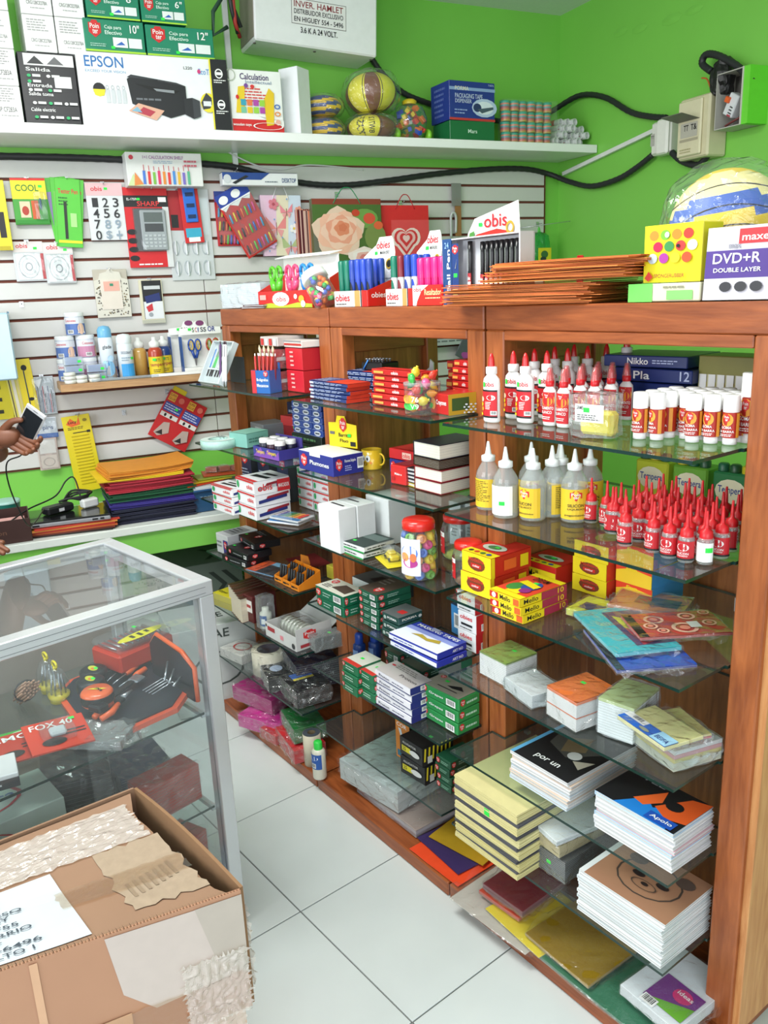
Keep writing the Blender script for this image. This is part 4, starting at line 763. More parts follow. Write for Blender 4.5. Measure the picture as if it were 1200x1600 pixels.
for i in range(3): carton((x, y, z+.0345*i, (0, 1, 3)[i], w, .078, .034), 'bright green staple box at the shelf corner, %s' % ('bottom of three', 'middle of three', 'top of three with grey lid')[i], col='#2a8a48', F=[('pt', .04, .4, .16, .95), ('t', 'Grapas', .22, .4, .6, .65, W_), ('b', .68, .15, .92, .7)], R=[('pt', .08, .3, .28, .9), ('tl', .35, .3, .9, .7, 1, '#b9e0c8')], T=[('r', .02, .02, .98, .98, '#9d9a88'), ('p', [(.45, .45), (.7, .7), (.85, .5), (.6, .4)], '#1f2022'), ('r', .3, .25, .8, .29, '#2a2a2c'), ('s', .3, .6), ('pt', .1, .7, .22, .9)] if i == 2 else ())
stack(3, (-1.475, 1.40, .451, 0, .09, .09, .17), 'green and white carton behind the bright green boxes', col='#dfe2e0', F=[('r', 0, 0, .7, 1, '#1f5a40'), ('ob', .74, .4, .96, .6, 'obis')], R=[('r', 0, 0, 1, 1, '#d8dada'), ('ob', .2, .55, .6, .8, 'obis'), ('r', .0, 0, 1, .1, '#c88a6a')])
# ---- lowest shelf of the middle unit
t = (-1.603,1.285,0.243,0,0.1006,0.1131,0.0899)
x, y, z, rot, w, d, h = t
STR = [('r', 0, 0, 1, 1, '#1d1d1f')]+[('p', [(.05+.13*i, .25), (.1+.13*i, .25), (.13+.13*i, .95), (.08+.13*i, .95)], '#e3d02a') for i in range(7)]+[('r', .15, .12, .3, .5, '#cfcfc8')]
for i in range(2): carton((x, y+.01, z+.058*i, (4, 0)[i], w, min(d, .12), .057), 'black box with yellow warning stripes, %s of two' % ('lower', 'upper')[i], col='#202022', F=[('t', 'ALLIGATOR', .15, .72, .75, .84, '#bdbdb8'), ('r', .12, .3, .5, .6, '#c8c02a'), ('t', '25', .16, .36, .3, .56, K_), ('e', .68, .45, .22, .16, '#c9cbc8')], R=STR, T=[('r', .05, .05, .95, .95, '#2d2a28'), ('s', .6, .5)] if i else ())
carton((x-.088, y+.06, z, 0, .065, .13, .125), 'black and orange carton with white figure left of the striped boxes', col='#2a211b', F=[('r', 0, 0, 1, 1, '#d9832a'), ('t', 'COR', .1, .84, .8, .94, W_), ('p', [(.2, .8), (.4, .8), (.75, .35), (.6, .3)], '#d8e0e4'), ('r', .1, .06, .9, .22, '#2f6f8a')])
stack(4, (x+.10, y+.035, z, 0, .06, .10, .10), 'dark green box with red shields beside the striped boxes', col='#1c5038', F=[('pt', .08, .15, .3, .85), ('tl', .4, .3, .9, .7, 2, '#8ab8a0')], R=GRR)
stack(4, (x+.13, y+.16, z, 0, .10, .09, .13), 'dark green carton stacked behind by the end upright', col='#1a4a34', F=GRF, R=GRR)
# ---- plinth of the middle unit
def glue_tube(t, label, rot=0, cap='#e8e8e0'):
    x, y, z, r, h = t; root = thing('glue_tube', label, 'glue bottle', (x, y, z+.0006), rot)
    MB().lathe([(0, 0), (r*.95, 0), (r, .004), (r, h*.72), (r*.8, h*.78), (r*.55, h*.8)], M('#d8d6c4', .35), 18).build('bottle_body', root)
    MB().lathe([(r*.62, h*.79), (r*.62, h*.97), (r*.5, h), (0, h)], M(cap, .35), 14).build('cap', root)
    pr(MB(), cmap(r*1.01, h*.30, h*.70, -1.2, 1.2), [('r', 0, 0, 1, 1, '#2a5aa8'), ('e', .5, .75, .3, .15, '#dfe6f0'), ('b', .35, .08, .65, .4)]).build('label', root); return root
glue_tube((-2.038,1.198,0.05,0.0228,0.1308), 'white glue bottle with blue label and green sticker standing on the plinth', .2, '#37d24f')
t = (-2.14,1.204,0.05,0.0235,0.1251)
tp = thing('tape_stack', 'tall roll of cream tape standing behind the blue labelled glue bottle', 'tape roll', (t[0]+.012, t[1]+.025, .0456)); MB().lathe([(.014, 0), (.03, 0), (.03, .115), (.014, .115)], M('#cfc8b2', .4), 26, caps=False).build('tape_layers', tp)
MB().lathe([(.0298, .115), (.0135, .1155)], M('#4a5058', .4), 26, caps=False).build('core', tp); MB().lathe([(.0135, .001), (.0135, .115)], M('#8a7a60', .6), 26, caps=False).build('core_wall', tp)
packet((-1.745, 1.37, .0462, 0, .30, .26, .03), 'wide clear sleeves of grey lilac sheets lying on the plinth', layers=(('#8f8a98', 1), ('#b5aeb8', 1), ('#a28f88', .5)), seed=51, film=FILM, ears=0, amp=.003)
packet((-1.83, 1.36, .078, 6, .27, .26, .075), 'large crinkled bag of clear plastic sheets on top of the grey sleeves', cat='bag', layers=(('#c3cccd', 1), ('#d0d8d9', 1), ('#bcc6c8', .4)), film=FILM, seed=52, amp=.011, nsub=14, ears=.05, T=[('e', .55, .75, .14, .08, '#d8cf2e'), ('p', [(.6, .6), (.85, .66), (.82, .8), (.6, .76)], '#dfd8d4'), ('ring', .7, .7, .05, .04, '#c43a3a', .3)])
packet((-1.80, 1.27, .078, -12, .07, .05, .045), 'small clear bag with brown tape roll beside the glue bottle', layers=(('#8d8578', 1),), film=FILM2, seed=53, ears=0)
def sheet(t, label, col, drop=.0, seed=0, group=None, n=10, name='foam_sheet', cat='sheet'):
    x, y, z, rot, w, d, h = t; root = MB(); vs = []
    f = lambda u, v: (u*w/2, v*d/2, .0015*noise.noise(Vector((u*2+seed, v*2, 0)))+.002+(-drop*max(0, -v-.5)*2 if drop else 0))
    for k in (0, 1):
        for i in range(n+1):
            for j in range(n+1): a, b_, c = f(-1+2*i/n, -1+2*j/n); vs.append((a, b_, c+(h if k == 0 else 0)))
    q = (n+1)**2; idx = lambda i, j: i*(n+1)+j; fs = []
    for i in range(n):
        for j in range(n): a = (idx(i, j), idx(i+1, j), idx(i+1, j+1), idx(i, j+1)); fs.append(a); fs.append(tuple(q+e for e in reversed(a)))
    ed = [idx(i, 0) for i in range(n+1)]+[idx(n, j) for j in range(1, n+1)]+[idx(i, n) for i in range(n-1, -1, -1)]+[idx(0, j) for j in range(n-1, 0, -1)]
    for a, b_ in zip(ed, ed[1:]+ed[:1]): fs.append((a, a+q, b_+q, b_))
    root.add(vs, fs, M(col, .5, var=.1)); o = root.build(name, None, (x, y, z), math.radians(rot)); return tag(o, label, cat, group)
sheet((-1.475, 1.30, .0462, 1, .20, .20, .002), 'bright orange foam sheet lowest in the fanned sheets on the plinth', '#e8491f', seed=1)
sheet((-1.49, 1.335, .0515, -4, .19, .20, .002), 'dark purple foam sheet between the orange and mustard ones', '#3a2a5c', seed=2)
sheet((-1.49, 1.375, .0575, 10, .19, .19, .002), 'mustard yellow foam sheet on top of the fanned sheets', '#b8901e', seed=3)
# ================================================================ LEFT UNIT
def pen(parent_or_none, label, body, tip, L=.14, r=.0042, loc=(0, 0, 0), rot=(0, 0, 0), group=None, capc=None, name='pen', cat='pen', clip=True):
    o = bpy.data.objects.new(name, None); o.empty_display_size = .01; COL.objects.link(o); o.location = loc; o.rotation_euler = rot
    tag(o, label, cat, group)
    part(('pb', body, L, r), 'barrel', lambda: MB().lathe([(r*.3, 0), (r*.9, L*.1), (r, L*.14), (r, L*.9), (r*.7, L*.93)], M(body, .3), 10), o)
    part(('pt', tip, L, r), 'tip', lambda: MB().lathe([(0, -L*.03), (r*.32, 0), (r*.92, L*.1)], M(tip, .3), 10, caps=False), o)
    part(('pk', capc or tip, L, r), 'push_button', lambda: MB().lathe([(r*.5, L*.93), (r*.5, L*.99), (0, L)], M(capc or tip, .3), 8), o)
    if clip: part(('pc', L, r), 'clip', lambda: MB().box((0, -r*1.2, L*.78), (r*.6, r*.3, L*.24), M('#b9bcc0', .3, .6)), o)
    return o
# open tray of pens leaning at the left end, top shelf
px, py = -2.615, 1.245
tr = thing('pen_tray', 'tilted pale grey tray holding black, green and red pens, on the top left glass shelf', 'tray', (px, py+.015, 1.2815), 0, None)
tb = MB(); tb.box((0, 0, .004), (.115, .14, .006), M('#b9c4c6', .35), b=.001)
for a, b_ in (((-.056, 0, .012), (.004, .14, .022)), ((.056, 0, .012), (.004, .14, .022)), ((0, -.068, .012), (.115, .004, .022)), ((0, .068, .012), (.115, .004, .022))): tb.box(a, b_, M('#c3cdcf', .35), b=.001)
tb.box((0, -.02, .008), (.10, .006, .006), M('#c3cdcf', .35))
o = tb.build('tray_body', tr); o.rotation_euler = (math.radians(62), 0, 0); o.location = (0, 0, .068); o.scale = (1.35, 1.1, 1)
m = MB(); m.prism([(-.055, 0), (.055, 0), (.055, .09), (-.055, .09)], .003, '#3a3f44'); o2 = m.build('back_support', tr, (0, .058, 0))
lay = [(-.046, '#2a6fb8', K_), (-.030, '#38a84a', K_), (-.018, '#38a84a', K_), (.002, '#d5dadc', K_), (.018, '#38a84a', K_), (.034, '#c9352a', K_)]
for i, (dx, c, tp) in enumerate(lay):
    o = pen(None, 'pen with %s barrel and black grip in the tilted tray, %s from left' % (('blue', 'green', 'green', 'grey', 'green', 'red')[i], ORD[i]), c, tp, .11, .0045, (px+dx*1.25, py-.013, 1.281+.026), (math.radians(62-90), 0, math.radians(-6 if i % 2 else 5)), 'pens in the tilted tray', name='pen')
    gm = MB().lathe([(.0054, .002), (.0058, .02), (.005, .034)], M(K_, .5), 10); gm.build('grip', o)
# bundle of white pens hanging over the edge
bun = [(-2.545+.0095*i, 1.198+.006*(i % 2), .0) for i in range(5)]
for i, (x, y, q) in enumerate(bun):
    pen(None, 'white pen with purple button in the bundle standing beside the tray, %s from the left' % ORD[i], '#e6e6ea' if i else '#5a3a6a', '#aab0b4', .145, .0045, (x, y+.02, 1.281+.006), (math.radians(-6), math.radians(random.uniform(-2, 2)), 0), 'bundle of white pens', capc='#3a2030')
# blue cup of brushes
t = (-2.27,1.217,1.281,0.0333,0.0943)
cup = thing('brush_box', 'blue and red card cup filled with pens and brushes on the top left glass shelf', 'pen holder', (t[0]+.01, t[1]+.02, 1.2815), .35)
cb_ = MB()
for a, b_ in (((-.035, 0, .035), (.002, .055, .07)), ((.035, 0, .035), (.002, .055, .07)), ((0, -.027, .035), (.07, .002, .07)), ((0, .027, .045), (.07, .002, .09)), ((0, 0, .002), (.07, .055, .002))): cb_.box(a, b_, M('#2a62a8', .4))
cb_.build('holder_body', cup); pr(MB(), fmap('F', .07, .056, .07), [('r', 0, 0, .25, 1, '#c42f3a'), ('t', 'Boligrafos', .3, .5, .95, .66, W_), ('t', 'Mecanicos', .3, .28, .95, .42, W_), ('pt', .72, .72, .96, .98)]).build('printed_panel', cup)
for i in range(14):
    a = -.03+.0045*i; yy = (-.012, .004, .016)[i % 3]; br = i % 3 == 2
    wx, wy = cup.location.x+a*math.cos(.35)-yy*math.sin(.35), cup.location.y+a*math.sin(.35)+yy*math.cos(.35)
    rz = (math.radians(-4+3*(i % 3)), math.radians(-6+i), 0)
    if br:
        o = bpy.data.objects.new('paint_brush', None); COL.objects.link(o); o.location = (wx, wy, 1.2865); o.rotation_euler = rz; tag(o, 'thin red paint brush standing in the blue cup, %s brush from the left' % ORD[i//3], 'brush', 'brushes in the blue cup')
        part('bh', 'handle', lambda: MB().lathe([(.002, 0), (.0035, .06), (.003, .105)], M('#a8341f', .3), 8), o); part('bf', 'ferrule', lambda: MB().lathe([(.0032, .105), (.0036, .12)], M('#d0c8a8', .25, .8), 8), o); part('bb', 'bristles', lambda: MB().lathe([(.0036, .12), (.004, .128), (0, .14)], M('#e0cfa8', .7), 8), o)
    else: pen(None, 'ball pen with white button in the blue cup, %s from the left' % ORD[i], ('#b8322c', '#7a2430', '#c9483a')[i % 3], '#222222', .115, .0036, (wx, wy, 1.2865), rz, 'pens in the blue cup', capc='#e8e8ea', clip=False)
t = (-2.16,1.333,1.281,0,0.1556,0.0115,0.1379)
x, y, z = -2.185, 1.36, 1.281
for i in range(2): carton((x, y, z+.067*i, 0, .10, .13, .066), 'bright red carton, %s of two, in the top right corner of the leftmost unit' % ('lower', 'upper')[i], col='#c72430', F=[('r', .3, .18+.2*k, .5, .26+.2*k, '#dfa8a0') for k in range(4)], R=[('r', 0, 0, 1, 1, '#b81f2a')])
carton((x, y, z+.134, -2, .11, .13, .022), 'flat white and red packs lying on the red cartons', col='#dcd8d2', F=[('r', 0, .3, 1, .6, '#b8342c'), ('r', 0, .8, 1, 1, '#8a8a8c')])
for i in range(2): packet((-2.29, 1.30+.01*i, 1.281+.068*i, 6, .09, .10, .062), 'crinkled clear bag of red and black items, %s of two left of the red cartons' % ('lower', 'upper')[i], layers=(('#8e1c22', 1), ('#c9c9c9', .5), ('#a8262a', 1)), film=FILM, seed=61+i, amp=.008, ears=0, T=[('p', [(.1, .2), (.8, .5), (.5, .9)], '#1f1a1c')])
carton((-2.29, 1.32, 1.281+.137, 3, .10, .10, .03), 'small clear box of white and red erasers on top of the crinkled bags', col='#b9b4b0', F=[('r', .05+.24*i, .1, .22+.24*i, .8, ('#b8302c', '#dfdfdf')[i % 2]) for i in range(4)])
# second shelf
t = (-2.583,1.208,1.072,0.0522,0.0511)
ro = thing('foam_tape_roll', 'pale teal patterned tape roll lying at the left end of the second glass shelf', 'tape roll', (t[0]+.0, t[1]+.0, 1.073))
def rollm():
    m = MB(); r = .062; m.lathe([(.03, 0), (r, 0), (r, .028), (.03, .028), (.03, 0)], M('#a9cfc4', .5, var=.2, scale=90), 30, caps=False)
    return m
rollm().build('roll_body', ro); pr(MB(), fmap('T', .1, .1, .0285), [('ring', .5, .5, .6, .6, '#cfe0da', .42), ('tl', .0, .62, .45, .9, 3, '#3a4a4a')]).build('label', ro)
carton((-2.53, 1.30, 1.072, 12, .09, .10, .05), 'teal carton with open flap beside the tape roll', col='#7fb8ac', T=[('r', 0, 0, 1, 1, '#8cc4b4')], R=[('tl', .1, .3, .8, .7, 2, '#4a7a70')], L=[('r', 0, 0, 1, 1, '#b8dcd8')])
carton((-2.575, 1.235, 1.072, -20, .07, .045, .022), 'small open pale blue box in front of the teal carton', col='#2f7a9a', T=[('r', 0, 0, 1, 1, '#c9e0e8')])
pp = thing('paint_pot_box', 'purple and blue display box of six paint pots with white lids', 'paint set', (-2.28, 1.27, 1.0726), .06)
m = MB()
for a, b_ in (((0, -.045, .016), (.15, .002, .032)), ((0, .045, .03), (.15, .002, .06)), ((-.075, 0, .016), (.002, .09, .032)), ((.075, 0, .016), (.002, .09, .032)), ((0, 0, .001), (.15, .09, .002))): m.box(a, b_, M('#3c3a8c', .35))
m.build('box_body', pp); pr(MB(), fmap('F', .15, .092, .032), [('p', [(0, 0), (.3, 1), (.45, .3), (.6, 1), (.8, .2), (1, .9), (1, 0)], '#7a4aa8'), ('t', 'Tempera', .12, .25, .45, .75, '#e8c83a'), ('t', 'Tempera', .55, .3, .9, .8, '#e8c83a')]).build('printed_panel', pp)
pr(MB(), fmap('F', .15, -.088, .06), [('r', 0, 0, 1, 1, '#4a3f8c'), ('t', 'Tempera', .1, .4, .6, .8, '#c9c0e0')]).build('back_print', pp)
for i in range(6):
    qx, qy = -.045+.045*(i % 3), -.02+.04*(i//3)
    MB().lathe([(0, 0), (.018, 0), (.018, .036), (.016, .04)], M(('#2a2a3c', '#3a2030', '#20203a')[i % 3], .3), 14).build('paint_pot', pp, (qx, qy, .003)); MB().lathe([(.0175, .04), (.0175, .052), (.016, .054), (0, .054)], M('#dcdcda', .35), 16).build('pot_lid', pp, (qx, qy, .003))
BL = dict(col='#2a4590', F=[('e', .5, .5, .32, .4, '#c9ced8'), ('r', .3, .4, .7, .6, '#1d1f2a'), ('r', 0, 0, 1, .08, '#8fa0d0')], R=[('e', .5, .5, .32, .4, '#c9ced8'), ('r', .35, .4, .65, .6, '#1d1f2a')])
for c in range(3): stack(5, (-2.335+.062*c, 1.43, 1.072+.055, 0, .06, .10, .105), 'small blue box with pale oval in the %s column' % ('left', 'middle', 'right')[c], jit=.001, jr=.8, **BL)
stack(2, (-2.275, 1.43, 1.072, 0, .185, .11, .054), 'long dark green and black carton under the blue columns', jit=.001, jr=.5, col='#1f2a24', F=[('tl', .05, .2, .95, .8, 1, '#6a9a6a')])
carton((-2.62, 1.60, 1.072, 0, .14, .10, .11), 'dark blue carton at the back left with barcode', col='#22304e', F=[('b', .55, .7, .8, .92), ('tl', .1, .4, .5, .8, 2, '#9aa6c0')])
carton((-2.50, 1.50, 1.072, 6, .12, .10, .085), 'dark red and green carton at the back of the second shelf', col='#7d1f24', F=[('r', 0, .6, 1, 1, '#a82a2c'), ('s', .6, .5)], T=[('r', .1, .1, .9, .9, '#8c2a2a')])
carton((-2.60, 1.42, 1.072, -4, .11, .10, .06), 'grey carton with small photo print behind the teal boxes', col='#6a6d72', F=[('r', .4, .2, .9, .8, '#9a9da2')])
# third shelf (pointer boxes, marker boxes)
for i in range(3): carton((-2.685+.105*i, 1.40+.02*i, .861+.004, (4, 0, -2)[i], .085, .10, .165), 'tall navy box with red shield, %s of three on the third shelf' % ('left', 'middle', 'right')[i], col='#25304f', F=[('pt', .3, .68, .75, .92), ('tl', .15, .4, .85, .6, 3, '#aab2c8'), ('r', 0, 0, 1, .2, '#c9cbd0')], R=[('r', 0, 0, 1, 1, '#3a3d42')], L=[('r', .05, .1, .95, .9, '#8f969a')])
MKF = [('e', .12, .5, .07, .3, '#2f9a5a'), ('ob', .6, .35, .92, .68, 'obis'), ('r', 0, .86, 1, 1, '#c22a2c')]
MK = dict(col='#e2e2e4', F=MKF, R=[('p', [(.1, .25), (.9, .45), (.9, .75), (.1, .5)], '#1f2a6e'), ('p', [(.3, .55), (.95, .7), (.95, .9), (.35, .75)], '#8a1f2c')], T=[('r', 0, 0, 1, 1, '#d8d8da'), ('r', 0, 0, 1, .12, '#c22a2c'), ('p', [(.2, .3), (.9, .4), (.9, .55), (.2, .5)], '#17181b'), ('p', [(.3, .6), (.8, .7), (.8, .8), (.3, .75)], '#17181b')])
t = (-2.369,1.251,0.865,0,0.1255,0.1326,0.1303)
x, y, z, rot, w, d, h = t
stack(3, (x, y, z, 0, w, d, h), 'white marker box with red lettering and pen drawings, big front stack', jit=.001, jr=.7, **MK)
pr(MB(), fmap('R', w, d, h*.99), [('r', 0, .66, .62, .97, '#e6e6e6'), ('t', 'obis', .1, .74, .5, .92, '#c9252c'), ('r', .64, .66, 1, .97, '#c9252c'), ('t', 'MARCADOR', .67, .76, .97, .86, W_)]).build('side_print', bpy.data.objects[[o.name for o in bpy.data.objects if o.name.startswith('carton') and o.parent is None][-1]], (0, 0, -h*.667))
t = (-2.487,1.188,0.865,0,0.1347,0.0335,0.0882)
x2, y2, z, rot, w2, d2, h2 = t
stack(3, (x2-.002, y2+.004, z, 2, w2, .07, h2*1.05), 'small white marker box with red top, left of the big marker stack', jit=.001, jr=2, **MK)
for c in range(2): stack(4, (-2.335+.005+.10*c, 1.45, .865, 0, .095, .12, .145), 'white marker box with red lid in the %s rear column' % ('left', 'right')[c], jit=.001, jr=.7, col='#d8d8da', F=MKF, R=[('r', 0, 0, 1, 1, '#c9c9cc')], T=[('r', 0, 0, 1, 1, '#b8292c')])
carton((-2.31, 1.42, 1.0105, 3, .12, .09, .026), 'white and red box lettered obis lying across the rear marker columns', col='#e2e2e2', F=[('ob', .05, .2, .4, .8, 'obis'), ('r', .6, 0, 1, 1, '#c4242c')], T=[('r', 0, 0, 1, 1, '#b9b2ae')])
mp_ = (-2.053,1.266,0.865)
for i in range(2): packet((-2.225+.01*i, 1.262+.004*i, .8655+.011*i, 24-8*i, .13, .085, .010), 'flat white pack of coloured markers, %s of two near the glass edge' % ('lower', 'upper')[i], layers=(('#dfe1e6', 1),), film=PET if i else None, seed=71, ears=0, amp=.0005, cat='pack', T=[('r', .02, .02, .98, .25, '#3a86c8')]+[('p', [(.08+.14*k, .3), (.18+.14*k, .3), (.2+.14*k, .92), (.1+.14*k, .92)], ('#2f62b8', '#2fa0a8', '#3aa04a', '#d8c03a', '#e08a3a', '#d2403a')[k]) for k in range(6)])
# fourth shelf
carton((-2.665, 1.285, .6575+.004, 3, .085, .13, .075), 'white and grey ink carton with purple end at the left of the fourth shelf', col='#c9cacc', F=[('r', .62, .1, 1, .75, '#3a2f7a'), ('pt', .7, .3, .92, .7), ('tl', .08, .3, .5, .7, 2, '#77787c')], T=[('r', .1, .2, .9, .8, '#8f9194'), ('tl', .2, .3, .8, .7, 3, '#444549')])
for i, (dx, dy, dz, rz) in enumerate(((0, -.03, 0, 8), (.01, -.02, .026, 3), (.0, .03, .052, -6))): carton((-2.53+dx, 1.255+dy+.02, .6615+dz, rz, .15, .10, .0255), 'flat black carton with red heart shaped print, %s of three piled' % ('lower', 'middle', 'upper')[i], col='#17181b', F=[('pt', .15, .2, .25, .8), ('tl', .35, .3, .8, .6, 1, '#8a8c90'), ('b', .84, .2, .96, .7)], R=[('pt', .2, .2, .4, .8)], T=[('tl', .1, .6, .6, .8, 2, '#6a6c70'), ('pt', .45, .3, .6, .6), ('s', .1, .2)])
packet((-2.38, 1.26, .6615, 14, .14, .11, .008), 'orange black and blue packs of pens lying flat on the fourth shelf', layers=(('#2f6fa0', 1),), film=FILM, seed=75, ears=0, T=[('r', 0, 0, .35, 1, '#d8582a'), ('r', .35, 0, 1, .7, '#20242a'), ('r', .35, .7, 1, 1, '#7fb0d0')])
packet((-2.36, 1.40, .6615, -8, .15, .12, .006), 'dark red paper folders lying behind the pen packs', layers=(('#7a1f22', 1),), film=None, seed=76)
def wedge_box(x, y, z, label, n=3):
    root = thing('pen_display', label, 'display box', (x, y, z+.0006), math.radians(2), 'orange boxes of black pens')
    m = MB(); w, d, h = .045, .085, .052
    m.box((0, -d/2, .01), (w, .0015, .02), M('#df8420', .45)); m.box((0, d/2, h/2), (w, .0015, h), M('#df8420', .45)); m.box((0, 0, .001), (w, d, .0015), M('#df8420', .45))
    for sx in (-w/2, w/2): m.add([(sx, -d/2, 0), (sx, d/2, 0), (sx, d/2, h), (sx, -d/2, .02), (sx+.0012, -d/2, 0), (sx+.0012, d/2, 0), (sx+.0012, d/2, h), (sx+.0012, -d/2, .02)], [(0, 1, 2, 3), (7, 6, 5, 4), (0, 3, 7, 4), (3, 2, 6, 7), (2, 1, 5, 6), (1, 0, 4, 5)], M('#df8420', .45))
    m.build('box_body', root); pr(MB(), fmap('F', w, d+.002, .02), [('r', .1, .3, .5, .6, K_), ('tl', .55, .3, .9, .7, 1, K_)]).build('printed_panel', root)
    for k in range(6):
        o = part('bkpen', 'black_pen', lambda: MB().lathe([(.0045, 0), (.0045, .046), (.003, .05), (0, .05)], M('#1b1b1d', .3), 8), root, (-.015+.015*(k % 3), -.025+.04*(k//3), .003)); o.rotation_euler = (-.15, 0, 0)
    return root
for i in range(3): wedge_box(-2.255+.052*i, 1.262, .6615, 'orange wedge box of black pens, %s from the left on the fourth shelf' % ORD[i])
of_ = MB(); of_.prism([(-.03, 0), (.022, 0), (.03, .04), (.02, .062), (-.028, .058)], .0015, '#d8801f'); o = of_.build('loose_flap'); o.location = (-2.27, 1.335, .6625); tag(o, 'upright orange card flap behind the orange pen boxes', 'card')
carton((-2.15, 1.42, .6615, 0, .06, .12, .045), 'yellow and teal carton at the back right of the fourth shelf', col='#bfb23a', R=[('r', 0, 0, .5, 1, '#2a5a6a')])
# yellow bag below
t = (-2.739,1.226,0.451)
packet((-2.675, 1.275, .6465-.195, 10, .12, .16, .055), 'yellow envelope pack with black mark at the left end of the fifth shelf', layers=(('#b3a81e', 1), ('#c9bd22', 1)), film=None, seed=79, T=[('t', 'Gripoo', .06, .1, .5, .22, '#4a4418'), ('e', .62, .4, .1, .1, '#3a3410'), ('r', .1, .5, .3, .6, '#4a4418')], cat='envelope pack')
# fifth shelf: brown folders, rolls, tape dispenser box
for i in range(7): book((-2.62+.021*i, 1.275-.004*i, .4515, 2, .019, .13, .105-.002*i), 'brown covered pocket album standing on edge, %s from the left' % ORD[i], cat='album', name='pocket_album', cover=('#4a2620', '#5a2a24')[i % 2], page='#cfc4ae', group='brown pocket albums on the fifth shelf', key='alb%d' % (i % 2), spine=False)
carton((-2.485, 1.262, .4515, 4, .065, .10, .10), 'dark red pack with white label right of the pocket albums', col='#571f20', F=[('r', .1, .4, .95, .85, '#e0dcd6'), ('e', .3, .62, .1, .1, '#3a3a3c'), ('tl', .45, .5, .85, .75, 1, '#b03a3a')], T=[('r', .1, .1, .9, .9, '#4a1f1c')])
t = (-2.358,1.226,0.451,0.0198,0.0748)
gt = thing('glue_roll', 'clear bag holding a small cream bottle with blue label', 'bottle', (-2.395, 1.235, .4521))
MB().lathe([(0, 0), (.02, 0), (.021, .003), (.021, .055), (.012, .062), (.012, .075), (0, .076)], M('#cfcfc2', .4), 16).build('bottle_body', gt); pr(MB(), cmap(.0213, .012, .05, -.2, 1.2), [('r', 0, 0, 1, 1, '#2a5a9a'), ('r', .3, .2, .8, .7, W_)]).build('label', gt)
film_mesh(.05, .05, .12, .004, 8, 81, FILM2, .1).build('plastic_wrapping', gt)
t = (-2.161,1.234,0.451,0,0.2715,0.0984,0.0693)
x, y, z, rot, w, d, h = (-2.245, 1.275, .4515, 0, .19, .14, .05)
tb_ = thing('tape_box', 'open white cardboard box holding a wrapped row of clear tape rolls', 'box', (x, y, z), math.radians(2)); m = MB(); CB = M('#cfcfcd', .6)
for a, b_ in (((0, -d/2, h/2), (w, .002, h)), ((0, d/2, h/2), (w, .002, h)), ((-w/2, 0, h/2), (.002, d, h)), ((w/2, 0, h*.75), (.002, d, h*1.5)), ((0, 0, .001), (w, d, .002))): m.box(a, b_, CB)
m.build('box_body', tb_); m = MB(); m.box((0, 0, 0), (w, .10, .002), CB); o = m.build('lid_flap', tb_, (0, d/2+.045, h+.02)); o.rotation_euler = (math.radians(28), 0, 0)
pr(MB(), fmap('F', w, d+.002, h), [('r', .08, .5, .32, .8, '#a8343a'), ('e', .04, .8, .02, .12, K_), ('r', .5, .3, .6, .6, '#e08a94'), ('e', .92, .3, .05, .2, '#3a3a3c')]).build('printed_panel', tb_)
pr(MB(), fmap('R', w+.003, d, h*1.5), [('pt', .2, .4, .55, .85), ('r', .1, .1, .9, .25, '#a8343a')]).build('side_print', tb_)
for k in range(7):
    o = part('trl', 'tape_roll', lambda: MB().lathe([(.014, 0), (.033, 0), (.033, .016), (.014, .016), (.014, 0)], M('#aeb2a8', .15, coat=1.0), 20, caps=False), tb_, (-.045+.019*k, -.01, .038)); o.rotation_euler = (0, math.radians(90), 0)
film_mesh(.14, .075, .072, .004, 8, 82, FILM, .25).build('plastic_wrapping', tb_).location = (.012, -.01, .002)
packet((-2.115-.0, 1.30, .4515, -8, .05, .10, .05), 'grey bagged item with green sticker at the right end of the fifth shelf', layers=(('#5c5e5c', 1),), film=FILM2, seed=83, ears=.0, T=[('s', .4, .6)])
# blue glue bottles at the unit boundary
for i, (x, y) in enumerate(((-1.965, 1.33), (-1.945, 1.375), (-1.99, 1.42))):
    root = thing('blue_glue_bottle', 'dark blue glue bottle with blue cap, %s of three by the upright' % ('front', 'middle', 'rear')[i], 'bottle', (x, y, .452))
    MB().lathe([(0, 0), (.019, 0), (.02, .003), (.02, .05), (.014, .056)], M('#1f3f8a', .3), 16).build('bottle_body', root); MB().lathe([(.013, .055), (.013, .085), (.009, .09), (0, .09)], M('#2347a8', .3), 14).build('cap', root); pr(MB(), cmap(.0203, .01, .045), [('r', .2, .2, .8, .8, '#7f9ad0')]).build('label', root)
